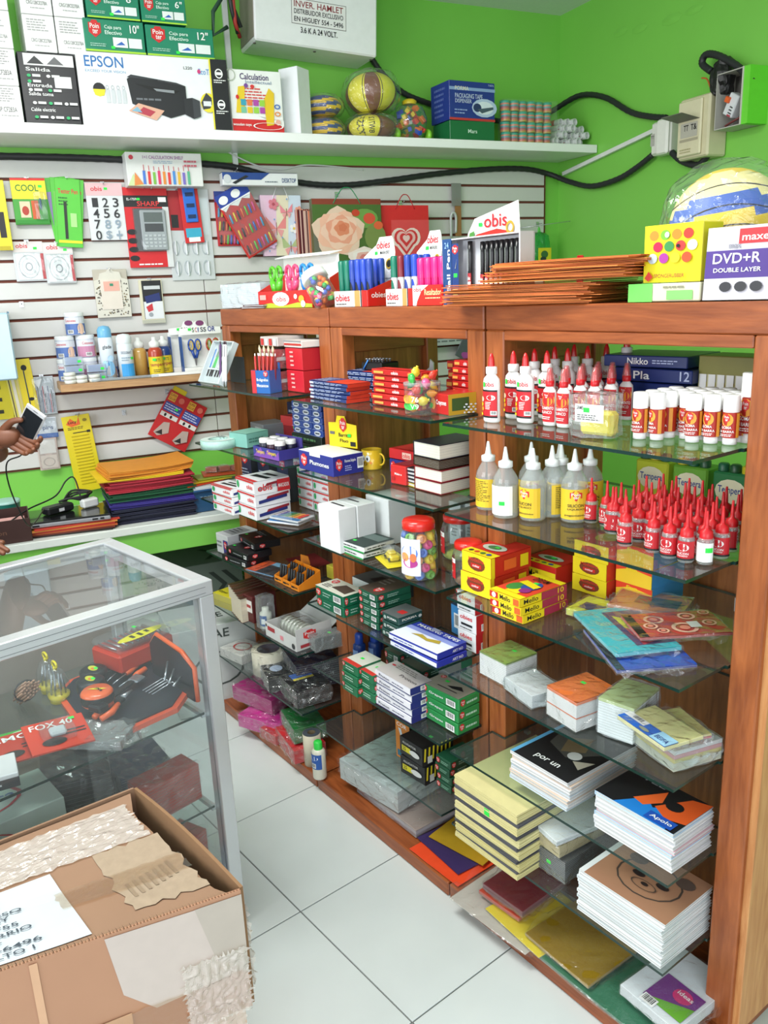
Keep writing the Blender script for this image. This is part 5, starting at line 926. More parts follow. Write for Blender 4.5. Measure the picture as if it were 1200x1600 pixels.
# lowest shelf and plinth: tapes and bags
t = (-2.432,1.177,0.243,0.0537,0.1221)
for q, (tt, lb, c1, c2, zz) in enumerate((((-2.475, 1.275, .062, .088, .042), 'large cream masking tape roll in a crinkled bag on the lowest shelf', '#cdc7b4', '#5a5260', .2435), ((-2.62, 1.42, .05, .10, .03), 'tall grey tape roll at the back left of the lowest shelf', '#9c988c', '#6a6a66', .2435))):
    x, y, r, h, ri = tt; root = thing('tape_roll', lb, 'tape roll', (x, y, zz), 0)
    MB().lathe([(ri, 0), (r, 0), (r, h), (ri, h)], M(c1, .5), 30, caps=False).build('tape_layers', root); MB().lathe([(ri*.98, h*1.0), (ri*.98, 0)], M(c2, .5), 30, caps=False).build('core', root)
    if q == 0: film_mesh(.145, .14, .096, .010, 10, 84, FILM, .3).build('plastic_wrapping', root)
packet((-2.655, 1.26, .2435, 10, .14, .12, .04), 'clear bag of pale papers with red ring at the far left of the lowest shelf', cat='bag', layers=(('#c9c9c4', 1),), film=FILM, seed=85, amp=.008, ears=0, T=[('ring', .5, .5, .3, .3, '#a83a34', .2)])
packet((-2.33, 1.36, .2435, -14, .20, .16, .10), 'dark purple and black bag with white letters in clear wrap', cat='bag', layers=(('#241c38', 1),), film=FILM, seed=86, amp=.014, ears=.02, nsub=12, T=[('t', 'BLIX', .5, .3, .75, .42, W_)])
packet((-2.36, 1.255, .2435, -16, .13, .12, .055), 'clear bag of black round items with blue label', cat='bag', layers=(('#15161a', 1),), film=FILM, seed=87, amp=.012, ears=.02, nsub=12, T=[('e', .4, .4, .2, .2, '#a8b8d0')])
packet((-2.215, 1.27, .2435, -8, .15, .13, .065), 'clear bag of black round items with blue and yellow label', cat='bag', layers=(('#141318', 1),), film=FILM, seed=88, amp=.013, ears=.02, nsub=12, T=[('r', .1, .2, .35, .8, '#3a6ac0'), ('r', .35, .2, .45, .8, '#d8c83a')])
for i, (x, y, z, rz, w, d, h, c, lb) in enumerate(((-2.62, 1.33, .0462, 8, .16, .16, .07, '#a8441c', 'orange brown folded pack at the back left of the plinth'), (-2.53, 1.275, .0462+.055, 14, .22, .14, .06, '#a3216f', 'magenta foam pack in crinkled clear plastic'), (-2.44, 1.235, .0462, 22, .20, .12, .054, '#c02a8a', 'bright pink foam pack in crinkled clear plastic at the front'), (-2.24, 1.265, .0462+.057, -14, .16, .12, .06, '#12682c', 'green foam pack in clear plastic on the red one'), (-2.235, 1.245, .0462, -10, .19, .12, .055, '#c4232a', 'red foam pack in clear plastic lowest at the front of the left unit'), (-2.35, 1.21, .0462, 6, .10, .07, .04, '#b3262a', 'small red packet in silvery crinkled wrap between the pink and red packs'))):
    packet((x, y, z, rz, w, d, h), lb, cat='bag', layers=((c, 1),), film=FILM, seed=90+i, amp=.014, ears=.03, nsub=12, name='foam_pack')
# ================================================================ ON TOP OF THE UNITS
ZT_ = 1.5305
# papers pack
packet((-2.66, 1.45, ZT_, 8, .24, .16, .085), 'crinkled clear bag of folded white papers at the left end of the unit tops', cat='bag', layers=(('#dde1e6', 1),), film=FILM2, seed=101, amp=.008, ears=.02, nsub=12)
for i in range(2): book((-2.62+.02*i, 1.40, ZT_-.0, 6, .15, .10, .006) if 0 else (-2.53+.01*i, 1.375, ZT_+.0065*i, 8-6*i, .13, .05, .006), 'dark red cover notebook, %s of two under the paper bag corner' % ('lower', 'upper')[i], cover='#5e1a22', page='#dddddd', ct=.0012)
# scissors display
def open_display(t, label, col, side_h=.6, back_h=1.3, name='display_box', cat='display box', lip=.45, inner='#c9d23a'):
    x, y, z, rot, w, d, h = t; root = thing(name, label, cat, (x, y, z+.0006), math.radians(rot)); m = MB(); c = M(col, .35)
    m.box((0, -d/2, h*lip/2), (w, .002, h*lip), c); m.box((0, d/2, h*back_h/2), (w, .002, h*back_h), M(W_, .4)); m.box((0, 0, .001), (w, d, .002), M(inner, .5))
    for sx in (-w/2, w/2): m.add([(sx, -d/2, 0), (sx, d/2, 0), (sx, d/2, h), (sx, -d/2, h*lip), (sx+.002, -d/2, 0), (sx+.002, d/2, 0), (sx+.002, d/2, h), (sx+.002, -d/2, h*lip)], [(0, 1, 2, 3), (7, 6, 5, 4), (0, 3, 7, 4), (3, 2, 6, 7), (2, 1, 5, 6), (1, 0, 4, 5)], c)
    m.build('box_body', root); return root
sd = open_display((-2.355, 1.43, ZT_, 3, .31, .11, .105), 'red scissors display box with white header on top of the leftmost unit', '#cf2420', lip=.5, back_h=1.5)
pr(MB(), fmap('F', .31, .112, .052), [('p', [(0, 0), (0, .18), (.25, .3), (.5, .12), (.75, .3), (1, .2), (1, 0)], '#b8c83a'), ('e', .44, .52, .16, .42, W_), ('ob', .36, .38, .54, .68, 'obis'), ('r', .04, .5, .16, .8, '#e0a8a0'), ('e', .82, .5, .05, .22, '#e3b03a'), ('e', .72, .65, .03, .15, W_), ('e', .85, .22, .04, .2, W_)]).build('printed_panel', sd)
pr(MB(), fmap('F', .31, -.104, .155), [('ob', .42, .62, .68, .76, 'obis')]).build('header_print', sd)
m = MB(); m.box((0, 0, 0), (.31, .05, .002), W_); o = m.build('header_flap', sd, (0, .045, .162)); o.rotation_euler = (math.radians(12), 0, 0)
def scissors(root_loc, col, label, rot=0):
    root = thing('scissors', label, 'scissors', root_loc, rot, 'upright scissors in the red display'); root.scale = (1.35, 1.2, 1.12); m = MB()
    for sx in (-1, 1):
        lp = [(sx*(.016+.011*math.cos(a)), 0, .082+.019*math.sin(a)) for a in [math.pi*2*k/12 for k in range(13)]]
        m.tube(lp, .0048, M(col, .3, coat=.3), 8); m.tube([(sx*.017, 0, .063), (sx*.013, 0, .045), (sx*.007, 0, .028)], [.009, .009, .007], M(col, .3, coat=.3), 10)
    m.build('handle', root)
    m = MB(); m.prism([(-.011, .032), (.011, .032), (.004, -.01), (-.004, -.01)], .003, M('#a8adb2', .25, .9)); m.build('blade', root, (0, -.0015, 0)); return root
for i, (dx, c, nm) in enumerate(((-.085, '#58b52a', 'green'), (.01, '#e84a78', 'pink'), (.093, '#2a86d0', 'blue'))): scissors((-2.355+dx, 1.405+dx*.05, ZT_+.016), c, '%s handled scissors standing handles up in the red display' % nm)
# gum jar lying tilted
gj = thing('eraser_jar', 'tilted clear jar of small coloured erasers with white screw lid between scissors and markers', 'jar', (-2.105, 1.365, ZT_+.034), math.radians(10)); gj.rotation_euler = (math.radians(-6), math.radians(-38), math.radians(12))
MB().lathe([(0, -.03), (.034, -.03), (.039, -.02), (.039, .045), (.032, .056)], PET, 20).build('jar_body', gj)
MB().lathe([(.036, .055), (.0405, .057), (.0405, .068), (.038, .069), (.038, .08), (.028, .083), (0, .083)], M(W_, .3), 24).build('lid', gj)
rr = random.Random(9)
for q in range(34):
    a, r_q, zz = rr.uniform(0, 6.3), rr.choice((.028, .025, .016)), -.024+.078*q/34; o = part(('er', q % 5), 'eraser', lambda q=q: MB().lathe([(0, -.009), (.0075, -.007), (.0075, .007), (0, .009)], M(['#e8722a', '#e03a6a', '#39a84a', '#4a5fc0', '#e8d23a'][q % 5], .4), 8), gj, (r_q*math.cos(a), r_q*math.sin(a), zz)); o.rotation_euler = (rr.uniform(0, 3), rr.uniform(0, 3), 0)
# marker displays
def marker(loc, body, label, group, L=.115, r=.0075, cap=None, grip=None, rot=0):
    root = thing('marker', label, 'marker', loc, rot, group)
    part(('mb', body, r, L), 'barrel', lambda: MB().lathe([(r*.6, 0), (r, .006), (r, L*.58)], M(body, .3), 12), root)
    part(('mc', cap or body, r, L), 'cap', lambda: MB().lathe([(r*1.08, L*.56), (r*1.08, L*.97), (r*.8, L), (0, L)], M(cap or body, .3), 12), root)
    if grip: part(('mg', grip, r, L), 'grip', lambda: pr(MB(), cmap(r*1.02, 0, L*.56, -1, 1), [('e', .5, .3, .4, .62, grip)]), root)
    return root
def header(root, w, d, h, els, hh, off=0, lean=8):
    b = MB(); b.prism([(-w*.5, 0), (w*.5, 0), (w*.5, hh*.6), (w*.42, hh*.9), (w*.36, hh), (-w*.02, hh), (-w*.1, hh*.82), (-w*.48, hh*.55)], .0015, W_); o = b.build('header_card', root, (off, d/2-.004, h)); o.rotation_euler = (math.radians(-lean), 0, 0)
    pr(MB(), fmap('F', w, 0.001, hh), els).build('printed_panel', o)
HE = [('ob', .42, .72, .84, .9, 'obies'), ('s', .38, .58), ('t', 'MARKERS', .55, .58, .84, .66, '#333333'), ('t', 'Festival', .1, .3, .55, .46, '#8a6a1a'), ('t', 'friend', .16, .14, .5, .28, '#5a4a14'), ('ring', .86, .34, .1, .13, '#b8962a', .35), ('e', .86, .34, .07, .09, '#1f1c14')]
BF = [('r', 0, 0, 1, 1, '#dfe2e2'), ('r', .62, 0, .78, 1, '#d79a5a'), ('r', .8, 0, .83, 1, K_), ('r', .84, 0, 1, 1, '#cf2420'), ('ob', .04, .35, .48, .8, 'obies'), ('tl', .06, .1, .48, .24, 1, '#555555')]
for (t, lb, cols, key_) in (((-1.985, 1.43, ZT_, 0, .165, .10, .075), 'white display of green and blue thick markers, left of the two marker displays', ['#12705a', '#12705a', '#24409a', '#2a48b8', '#2a48b8', '#24409a'], 'left'), ((-1.76, 1.43, ZT_, 0, .115, .10, .075), 'white display of green, maroon and blue board markers, right of the two marker displays', ['#e6e8ea', '#e6e8ea', '#e6e8ea', '#e6e8ea'], 'right')):
    dd = open_display(t, lb, '#cf2420', lip=.58, inner='#dddddd'); x, y, z, rot, w, d, h = t
    pr(MB(), fmap('F', w, d+.002, h*.58), BF).build('printed_panel', dd); pr(MB(), fmap('R', w+.004, d, h), [('t', 'obies', .1, .3, .6, .5, W_)]).build('side_print', dd)
    header(dd, w*.92, d, h*1.0, HE, .115)
    n = len(cols)
    for row in range(2):
        for i in range(n):
            c = cols[i]; cap = c if key_ == 'left' else ('#12705a', '#7a1f2c', '#24409a', '#2446b8')[i]
            marker((x-w/2+.014+(w-.028)*i/(n-1), y-.03+.04*row, z+.004), c, 'upright %s capped marker, %s in the %s row of the %s marker display' % ({'#12705a': 'green', '#7a1f2c': 'maroon'}.get(cap, 'blue'), ORD[i], ('front', 'back')[row], key_), 'markers in the %s display' % key_, L=.125, r=.0098, cap=cap, grip=(cap if key_ == 'right' else ('#1a1d24' if i > 1 else None)))
t = (-1.645, 1.43, ZT_, 0, .115, .10, .068)
dd = open_display(t, 'red and white highlighter display box with pink markers next to the pen set', '#cf2420', lip=.72, inner='#dddddd')
pr(MB(), fmap('F', .115, .102, .05), [('r', 0, 0, 1, 1, '#c9271f'), ('p', [(0, 0), (0, 1), (.55, 1), (.3, .7), (.15, .2), (.12, 0)], W_), ('ring', 0, 0, 1.3, 0.0, '#c9271f', .1), ('ob', .04, .68, .3, .9, 'obis'), ('t', 'Resaltador', .42, .5, .98, .8, '#efd9a0'), ('tl', .45, .3, .95, .42, 1, '#efd9a0')]).build('printed_panel', dd)
for row in range(2):
    for i in range(4): marker((-1.645-.044+.0275*i, 1.40+.035*row, ZT_+.003), '#e01f78', 'bright pink highlighter, %s in the %s row beside the pen set' % (ORD[i], ('front', 'back')[row]), 'pink highlighters', L=.115, r=.0115)
# upright pen set box with tray
pb_ = thing('pen_set', 'upright blue edged box showing a grey tray of black pens on top', 'pen set', (-1.452, 1.40, ZT_), math.radians(-2)); w, d, h = .27, .045, .155
m = MB(); m.box((0, .0205, h/2), (w, .003, h), M('#cfd2d6', .4))
for a, b_ in (((-w/2+.002, 0, h/2), (.004, d, h)), ((w/2-.002, 0, h/2), (.004, d, h)), ((0, 0, .002), (w-.009, d, .003)), ((0, 0, h-.002), (w-.009, d, .003))): m.box(a, b_, M('#c9ccd2', .4))
m.box((-w/2+.018, -d/2+.001, h/2), (.034, .003, h), M('#21467e', .35)); m.build('box_body', pb_)
m = MB(); m.box((.02, .012, h/2), (w-.05, .012, h-.01), M('#c4c8ce', .4)); m.build('inner_tray', pb_)
pr(MB(), fmap('F', w, d+.002, h), [('t', 'Ball Pen', .012, .3, .02, .4, '#21467e'), ('t', '24', .04, .86, .1, .95, '#8ab0e0'), ('r', .145, .1, .235, .92, '#1d3a78'), ('pt', .15, .76, .23, .9), ('s', .17, .42), ('r', .155, .14, .225, .24, '#c8cf8a'), ('p', [(.19, .55), (.22, .7), (.2, .55)], '#8a909a')]).build('printed_panel', pb_)
b = MB(); vs, fs = text_geo('Ball Pen'); b.add([(-w/2+.03-.012*(yy), -d/2-.0013, .03+.10*xx) for xx, yy in vs], fs, W_); b.build('spine_lettering', pb_)
for i in range(9):
    xx = -.052+ (0 if i == 0 else .028+.0165*i)
    o = part('bpen1', 'pen_barrel', lambda: MB().lathe([(.0035, 0), (.006, .012), (.006, .055), (.0065, .057), (.0065, .098), (.006, .128), (0, .129)], M('#16171a', .25), 12), pb_, (xx, -.004, .014+(.0 if i else .004)))
    part('bpen2', 'pen_print', lambda: pr(MB(), cmap(.0062, .02, .055, -1, 1), [('r', 0, 0, 1, 1, '#a8242c'), ('r', .1, .2, .9, .45, W_), ('t', 'obis', .15, .55, .85, .8, W_)]), o)
    part('bpen3', 'pen_clip', lambda: MB().box((.0, -.0072, .085), (.0018, .001, .05), M('#c9ccd0', .25, .8)), o)
# obis Resaltador header behind pen set
bd = thing('red_display', 'red and white header card lettered obis standing behind the pen set', 'display box', (-1.53, 1.52, ZT_), math.radians(2)); MB().box((0, 0, .06), (.17, .06, .12), M('#b8251f', .4)).build('box_body', bd)
b = MB(); b.prism([(-.09, 0), (.09, 0), (.09, .055), (.085, .115), (-.06, .085), (-.085, .05)], .0015, W_); b.build('header_card', bd, (0, -.025, .12))
pr(MB(), fmap('F', .17, .053, .22), [('p', [(.0, .55), (1, .55), (1, .74), (.6, .8), (.2, .76), (0, .68)], '#c92a22'), ('ob', .35, .82, .8, .96, 'obis'), ('s', .24, .84), ('t', 'Resaltador', .12, .58, .7, .7, '#f0e0b0'), ('ring', .86, .8, .08, .07, '#b8962a', .4), ('p', [(0, .56), (.12, .56), (.16, .8), (.06, .78)], '#4a8a3a')]).build('printed_panel', bd)
# orange brown envelopes in a leaning pile
nE = 34; zz = ZT_+.0005; rr = random.Random(21)
for i in range(nE):
    low = i < 18; w_, d_, hq = (.36, .25, .0025); cxx = (-1.31 if low else -1.20)+rr.uniform(-.012, .012)+(.0 if low else .0015*(i-18)); cyy = (1.435 if low else 1.45)+rr.uniform(-.01, .01); rz = (12 if low else 4)+rr.uniform(-5, 5)
    if i in (17, 18): rz = 20
    drop = 0
    m = MB(); c = M(('#c9702c', '#b8602a', '#d68238', '#c2682e')[i % 4], .65, var=.1)
    n = 8; vs = []; sag = .010 if low else .012
    for k in (0, 1):
        for a in range(n+1):
            for bq in (0, 1):
                u = -1+2*a/n; yv = (-1, 1)[bq]*d_/2; e = max(0, -u-.55)*2.2
                vs.append((u*w_/2, yv, (hq-.0005 if k else 0)-(sag*e*e if 0 else 0)+.002*math.sin(u*3+i)*.3))
    q = 2*(n+1); fs = []
    for a in range(n): fs += [(q+2*a, q+2*a+2, q+2*a+3, q+2*a+1), (2*a, 2*a+1, 2*a+3, 2*a+2), (2*a, 2*a+2, q+2*a+2, q+2*a), (2*a+1, q+2*a+1, q+2*a+3, 2*a+3)]
    fs += [(0, q, q+1, 1), (2*n, 2*n+1, q+2*n+1, q+2*n)]
    m.add(vs, fs, c)
    o = m.build('brown_envelope'); o.location = (cxx, cyy, zz); o.rotation_euler = (0, 0, math.radians(rz)); tag(o, 'orange brown paper envelope in the tall pile, '+(pos_word(i, nE) if i in (0, nE-1) else (ORD[i]+' from the bottom' if i < 16 else ORD[nE-1-i]+' from the top' if nE-1-i < 16 else 'just %s the middle' % ('over' if i > 16 else 'under'))), 'envelope', 'pile of orange brown envelopes')
    fm = MB(); fm.add([(-w_/2+.001, -d_/2+.01, hq-.0001), (-w_/2+.03, -d_/2+.035, hq+.0003), (-w_/2+.03, d_/2-.035, hq+.0003), (-w_/2+.001, d_/2-.01, hq-.0001)], [(0, 1, 2, 3)], M('#a8581f', .6)); fm.build('flap', o)
    zz += hq+(.0012 if i in (16, 17, 24) else .0)
# sponge box, disc cases, ball
SP = [('r', 0, 0, 1, 1, '#e6da1c')]+[('e', .17+.2*(i % 4)+(.08 if (i//4) % 2 else 0), .82-.2*(i//4), .085, .09, ('#e08a2e', '#7ab83a', '#e8862a', '#d03a2e', '#c0204a', '#3a8a4a', '#c83a3a', '#e8e8e8', '#b8c4cc', '#a8389a', '#e0cf2a', '#d8502a')[i]) for i in range(12)]+[('e', .42, .82, .04, .05, W_), ('e', .62, .62, .03, .03, K_), ('p', [(.05, .08), (.12, .2), (.2, .1), (.12, .02)], '#d03a2e'), ('t', 'SPONGERUBBER', .22, .08, .75, .15, '#a03a2a')]
carton((-.932, 1.40, ZT_+.0345, -3, .125, .06, .103), 'yellow box printed with sports balls, standing beside the envelope pile', col='#e3d41f', F=SP)
carton((-.94, 1.385, ZT_, 2, .15, .06, .034), 'flat green and cream box in front under the yellow box', col='#d9d8b8', F=[('r', 0, 0, .35, 1, '#6fcf5a'), ('r', .55, .1, .9, .6, '#7fd06a'), ('tl', .5, .65, .9, .9, 1, '#888870')])
DV = [('r', 0, 0, 1, 1, '#c9c6ce'), ('r', 0, .3, 1, .68, '#4a2f86'), ('r', .42, .76, .9, .96, '#d4262f'), ('t', 'maxell', .46, .8, .86, .9, W_), ('t', 'DVD+R', .1, .5, .72, .64, W_), ('t', 'DOUBLE LAYER', .12, .38, .74, .44, W_), ('t', 'max', .3, .7, .46, .76, '#8a8a96'), ('e', .3, .18, .08, .07, '#2a2a30'), ('e', .5, .18, .08, .07, '#2a2a30'), ('e', .7, .18, .08, .07, '#2a2a30')]
dv = carton((-.79, 1.375, ZT_, -2, .135, .035, .122), 'silver and purple disc box lettered DVD+R leaning by the yellow box', col='#8f8c98', F=DV); dv.rotation_euler = (math.radians(-4), 0, math.radians(4))
carton((-.705, 1.375, ZT_, 6, .03, .10, .118), 'grey disc box standing edge on at the right end of the unit top', col='#b9bcc4', F=[('t', 'DVD', .2, .6, .8, .7, '#5a5a66')])
carton((-.87, 1.54, ZT_, 0, .22, .14, .037), 'flat white carton under the volleyball', col='#d9dadb')
def ball(loc, r, label, cols, cat='ball', bag=True, rot=(0, 0, 0), seamc='#2a2a2e', kind='v', name='volleyball', txt=None, group=None, sz=1):
    root = thing(name, label, cat, loc, 0, group); root.rotation_euler = rot; root.scale = (1, 1, sz) if kind == 'b' else (1, 1, 1)
    if kind == 'v' and sz != 1: root.rotation_euler = (0, 0, rot[2]); root.scale = (1, 1, sz)
    m = MB(); n1, n2 = 30, 20; vs = []; fs = {}
    for j in range(n2+1):
        for i in range(n1):
            a = 2*math.pi*i/n1; b_ = math.pi*j/n2; vs.append((r*math.sin(b_)*math.cos(a), r*math.sin(b_)*math.sin(a), r*math.cos(b_)))
    for j in range(n2):
        for i in range(n1):
            a = 2*math.pi*(i+.5)/n1; b_ = math.pi*(j+.5)/n2; p = Vector((math.sin(b_)*math.cos(a), math.sin(b_)*math.sin(a), math.cos(b_)))
            if kind == 'v': k = int((p.z+.35*p.x*p.x+1)*3.1) % len(cols)
            else: k = int(((math.atan2(p.x, -p.y)/math.pi+1)*4+.5)) % len(cols)
            q = (i+1) % n1; f = (j*n1+i, (j+1)*n1+i, (j+1)*n1+q, j*n1+q)
            if j == 0: f = (0, (j+1)*n1+i, (j+1)*n1+q)
            fs.setdefault(cols[k], []).append(f)
    for c, ff in fs.items(): m.add(vs, ff, M(c, .45, bump=.15, scale=300), smooth=True)
    m.build('ball_body', root)
    sm = MB()
    if kind == 'v': curves = [[(z0, ph) for ph in range(0, 361, 12)] for z0 in (-.68, -.35, -.03, .29, .62)]
    if kind == 'v':
        for z0 in (-.68, -.03, .29, .62):
            pts = []
            for k in range(31):
                a = 2*math.pi*k/30; zq = z0
                for _ in range(6): cx2 = math.cos(a)*math.sqrt(max(0, 1-zq*zq)); zq = max(-.99, min(.99, z0-.35*cx2*cx2+.12))
                s_ = math.sqrt(1-zq*zq); pts.append((r*1.001*s_*math.cos(a), r*1.001*s_*math.sin(a), r*1.001*zq))
            sm.tube(pts, .0012, M(seamc, .6), 5)
    else:
        for k in range(4):
            a = math.pi*k/4+math.pi/8; sm.tube([(r*1.001*math.sin(t)*math.sin(a), -r*1.001*math.sin(t)*math.cos(a), r*1.001*math.cos(t)) for t in [math.pi*2*q/30 for q in range(31)]], .0016, M(seamc, .6), 5)
    sm.build('seam', root)
    if txt:
        for (t_, a0, z0, z1, da) in txt:
            b = MB(); v2, f2 = text_geo(t_); P_ = []
            for xx, yy in v2: a = a0+da*(yy-.5); zq = z0+(z1-z0)*xx; s_ = math.sqrt(max(0, 1-zq*zq)); P_.append((r*1.004*s_*math.sin(a), -r*1.004*s_*math.cos(a), r*1.004*zq))
            b.add(P_, [tuple(reversed(f)) for f in f2], K_); b.build('lettering', root)
    if bag:
        o = film_mesh(r*1.92, r*1.92, r*1.95, r*.06, 14, int(loc[0]*100), FILM, .82).build('plastic_wrapping', root); o.location.z = -r*.98
    return root
vb = ball((-.935, 1.545, ZT_+.038+.094), .108, 'blue yellow and white volleyball in a clear bag on top at the right end', ['#3f62b4', '#3f62b4', '#e6c534', '#e6c534', '#3f62b4', '#e8dc9a', '#e6c534'], rot=(.10, -.12, .5))
m = MB(); vs = []; n = 12
for i in range(n+1):
    for j in range(7):
        u = i/n; v = -1+2*j/6; wd_ = .022+.05*(1-u)*(1-u)+.03*u*u; vs.append((-.1-.26*u, v*wd_+.02*math.sin(u*5), .012+.05*(1-u)**2+noise.noise(Vector((u*6, v*4, 1)))*.018))
m.add(vs, [(i*7+j, i*7+j+1, (i+1)*7+j+1, (i+1)*7+j) for i in range(n) for j in range(6)], FILM2); o = m.build('bag_tail'); o.parent = vb; o.rotation_euler = (0, 0, 0); o.matrix_parent_inverse = vb.matrix_basis.inverted(); o.location = (-.86, 1.58, ZT_+.012)
# green loofah bag and red tray hanging at the right end of the slats: see wall section
# ================================================================ LONG SHELF ON THE WALL (wall frame: s along the wall, n into it)
def sbox(s, w, d, h, label, z=ZW, n0=3.315, rot=0, **k):
    p = wp(s, n0+d/2, z); a = math.degrees(WA)+rot
    return carton((p.x, p.y, z, a, w, d, h), label, **k)
CRG = [('tl', .12, .55, .85, .9, 5, '#a8a8a8'), ('t', 'CRG128CE278A', .2, .26, .85, .36, '#8a8a8a'), ('tl', .3, .14, .8, .2, 1, '#b0b0b0')]
HPC = [('tl', .12, .55, .8, .95, 6, '#9a9a9a'), ('t', 'HP CF283A', .2, .28, .82, .42, '#6f6f6f'), ('tl', .3, .14, .9, .22, 1, '#aaaaaa')]
zz = ZW
for i in range(4):
    sbox(.150, .10, .20, .115, 'white toner carton in the left tower on the long shelf, %s' % pos_word(i, 4), z=ZW+.1155*i+(.0), F=HPC if i < 2 else CRG, rot=2)
for c in range(2):
    for i in range(3): sbox(.292+.105*c, .102, .20, .115, 'white toner carton in the %s column above the black carton, %s' % (('left', 'right')[c], pos_word(i, 3)), z=ZW+.2305+.1155*i, F=CRG, rot=1, n0=3.33)
BK = [('r', .1, .82, .98, .98, '#e6e6e6'), ('p', [(.15, .84), (.3, .95), (.45, .84)], '#3a3a3c'), ('p', [(.5, .84), (.65, .95), (.8, .84)], '#6a6a6c'), ('r', .6, .52, .9, .68, '#e8e8e8')]
for k, (yy, a) in enumerate(((.74, 'Salida'), (.52, 'Entrada'), (.40, 'Salida toma'), (.18, 'Cable electric'))): BK += [('t', a, .12, yy, .55, yy+.05, '#e8e8e8')]
for k, (xx, yy) in enumerate(((.16, .66), (.5, .66), (.16, .58), (.16, .46), (.5, .46), (.2, .28), (.48, .28), (.76, .28), (.2, .08), (.48, .08), (.76, .08))): BK += [('e', xx, yy+.015, .035, .022, ('#2fae6a', '#e8e8e8')[k % 2]), ('r', xx+.06, yy, xx+.2, yy+.035, '#dddddd')]
sbox(.302, .185, .20, .229, 'black power regulator carton with white and green symbols below the toner cartons', col='#1b1c20', F=BK, L=[('r', 0, 0, 1, 1, '#3a3d44')], n0=3.33)
EP = [('r', 0, 0, 1, 1, '#e9ecef'), ('t', 'EPSON', .05, .80, .30, .95, '#2f6fb0'), ('t', 'EXCEED YOUR VISION', .05, .73, .31, .765, '#7f9fc0'), ('t', 'L220', .70, .84, .76, .88, '#4a4a4c'), ('t', 'EcoTank', .80, .78, .93, .86, '#5a9ad0'), ('e', .805, .82, .012, .03, '#d03a7a'),
 ('e', .125, .50, .04, .09, K_), ('p', [(.085, .5), (.165, .5), (.155, .42), (.125, .40), (.095, .42)], '#e8d82a')]+[('r', .165+.035*i, .32, .19+.035*i, .5, '#c9ced2') for i in range(4)]+[('ring', .177+.035*i, .53, .01, .03, '#a8adb2', .3) for i in range(4)]+[
 ('p', [(.31, .66), (.36, .71), (.70, .60), (.70, .22), (.58, .14), (.33, .32)], '#1d1f23'), ('p', [(.31, .68), (.52, .66), (.70, .60), (.64, .64), (.34, .72)], '#32353a'), ('p', [(.36, .60), (.55, .55), (.66, .53), (.62, .48), (.46, .52)], '#0e0f11'), ('p', [(.48, .545), (.62, .53), (.62, .49), (.50, .51)], '#8a8f94'), ('tl', .36, .36, .60, .42, 1, '#6a6e74'),
 ('p', [(.30, .22), (.37, .33), (.54, .24), (.48, .10)], '#d8a890'), ('p', [(.36, .2), (.40, .28), (.48, .22), (.44, .15)], '#b03a4a'), ('p', [(.32, .22), (.36, .28), (.39, .2)], '#7fb0c8'), ('p', [(.68, .20), (.68, .42), (.74, .44), (.79, .40), (.79, .18), (.74, .14)], '#26282c'), ('p', [(.74, .14), (.74, .44), (.79, .40), (.79, .18)], '#3a3d42'),
 ('e', .85, .38, .055, .14, '#e8d83a'), ('p', [(.80, .38), (.84, .52), (.89, .42), (.86, .3), (.81, .28)], '#3a3d42'), ('r', .815, .33, .87, .40, '#dfe2e6')]
ep = sbox(.668, .533, .235, .241, 'white printer carton lettered EPSON with black printer picture on the long shelf', F=EP+[('r', .80*1.0+.055+.02, 0, .885, 1, '#e8dc2e'), ('r', .885, 0, 1, 1, '#1c1d21'), ('ring', .94, .80, .028, .07, W_, .25), ('r', .92, .78, .96, .82, W_), ('tl', .90, .66, .985, .72, 2, W_), ('ring', .94, .36, .028, .07, W_, .25), ('r', .92, .34, .96, .38, W_), ('tl', .90, .22, .985, .28, 2, W_)], rot=-1)
GC = lambda inch: [('r', 0, 0, 1, .06, '#a8d83a'), ('pt', .08, .42, .28, .95), ('t', 'Caja para', .34, .68, .62, .82, '#d8f0e4'), ('t', 'Efectivo', .34, .54, .62, .66, '#d8f0e4'), ('t', inch, .76, .62, .92, .88, W_), ('r', .46, .16, .7, .46, '#e6ecea'), ('r', .72, .16, .94, .46, '#e6ecea'), ('p', [(.5, .22), (.6, .34), (.66, .24)], '#2f62b8'), ('tl', .08, .14, .34, .26, 2, '#a8d0c0'), ('s', .42, .1)]
sbox(.541, .206, .17, .105, 'green cash box carton marked 10 inch on the printer carton, lower left', z=ZW+.2415, col='#1e8464', F=GC('10"'))
sbox(.772, .245, .17, .101, 'green cash box carton marked 12 inch on the printer carton, lower right', z=ZW+.2415, col='#1e8464', F=GC('12"'))
sbox(.546, .18, .15, .088, 'green cash box carton on the upper row, left one', z=ZW+.3485, col='#1e8464', F=GC('8"'))
sbox(.722, .16, .15, .085, 'green cash box carton on the upper row, right one', z=ZW+.3485, col='#1e8464', F=GC('6"'))
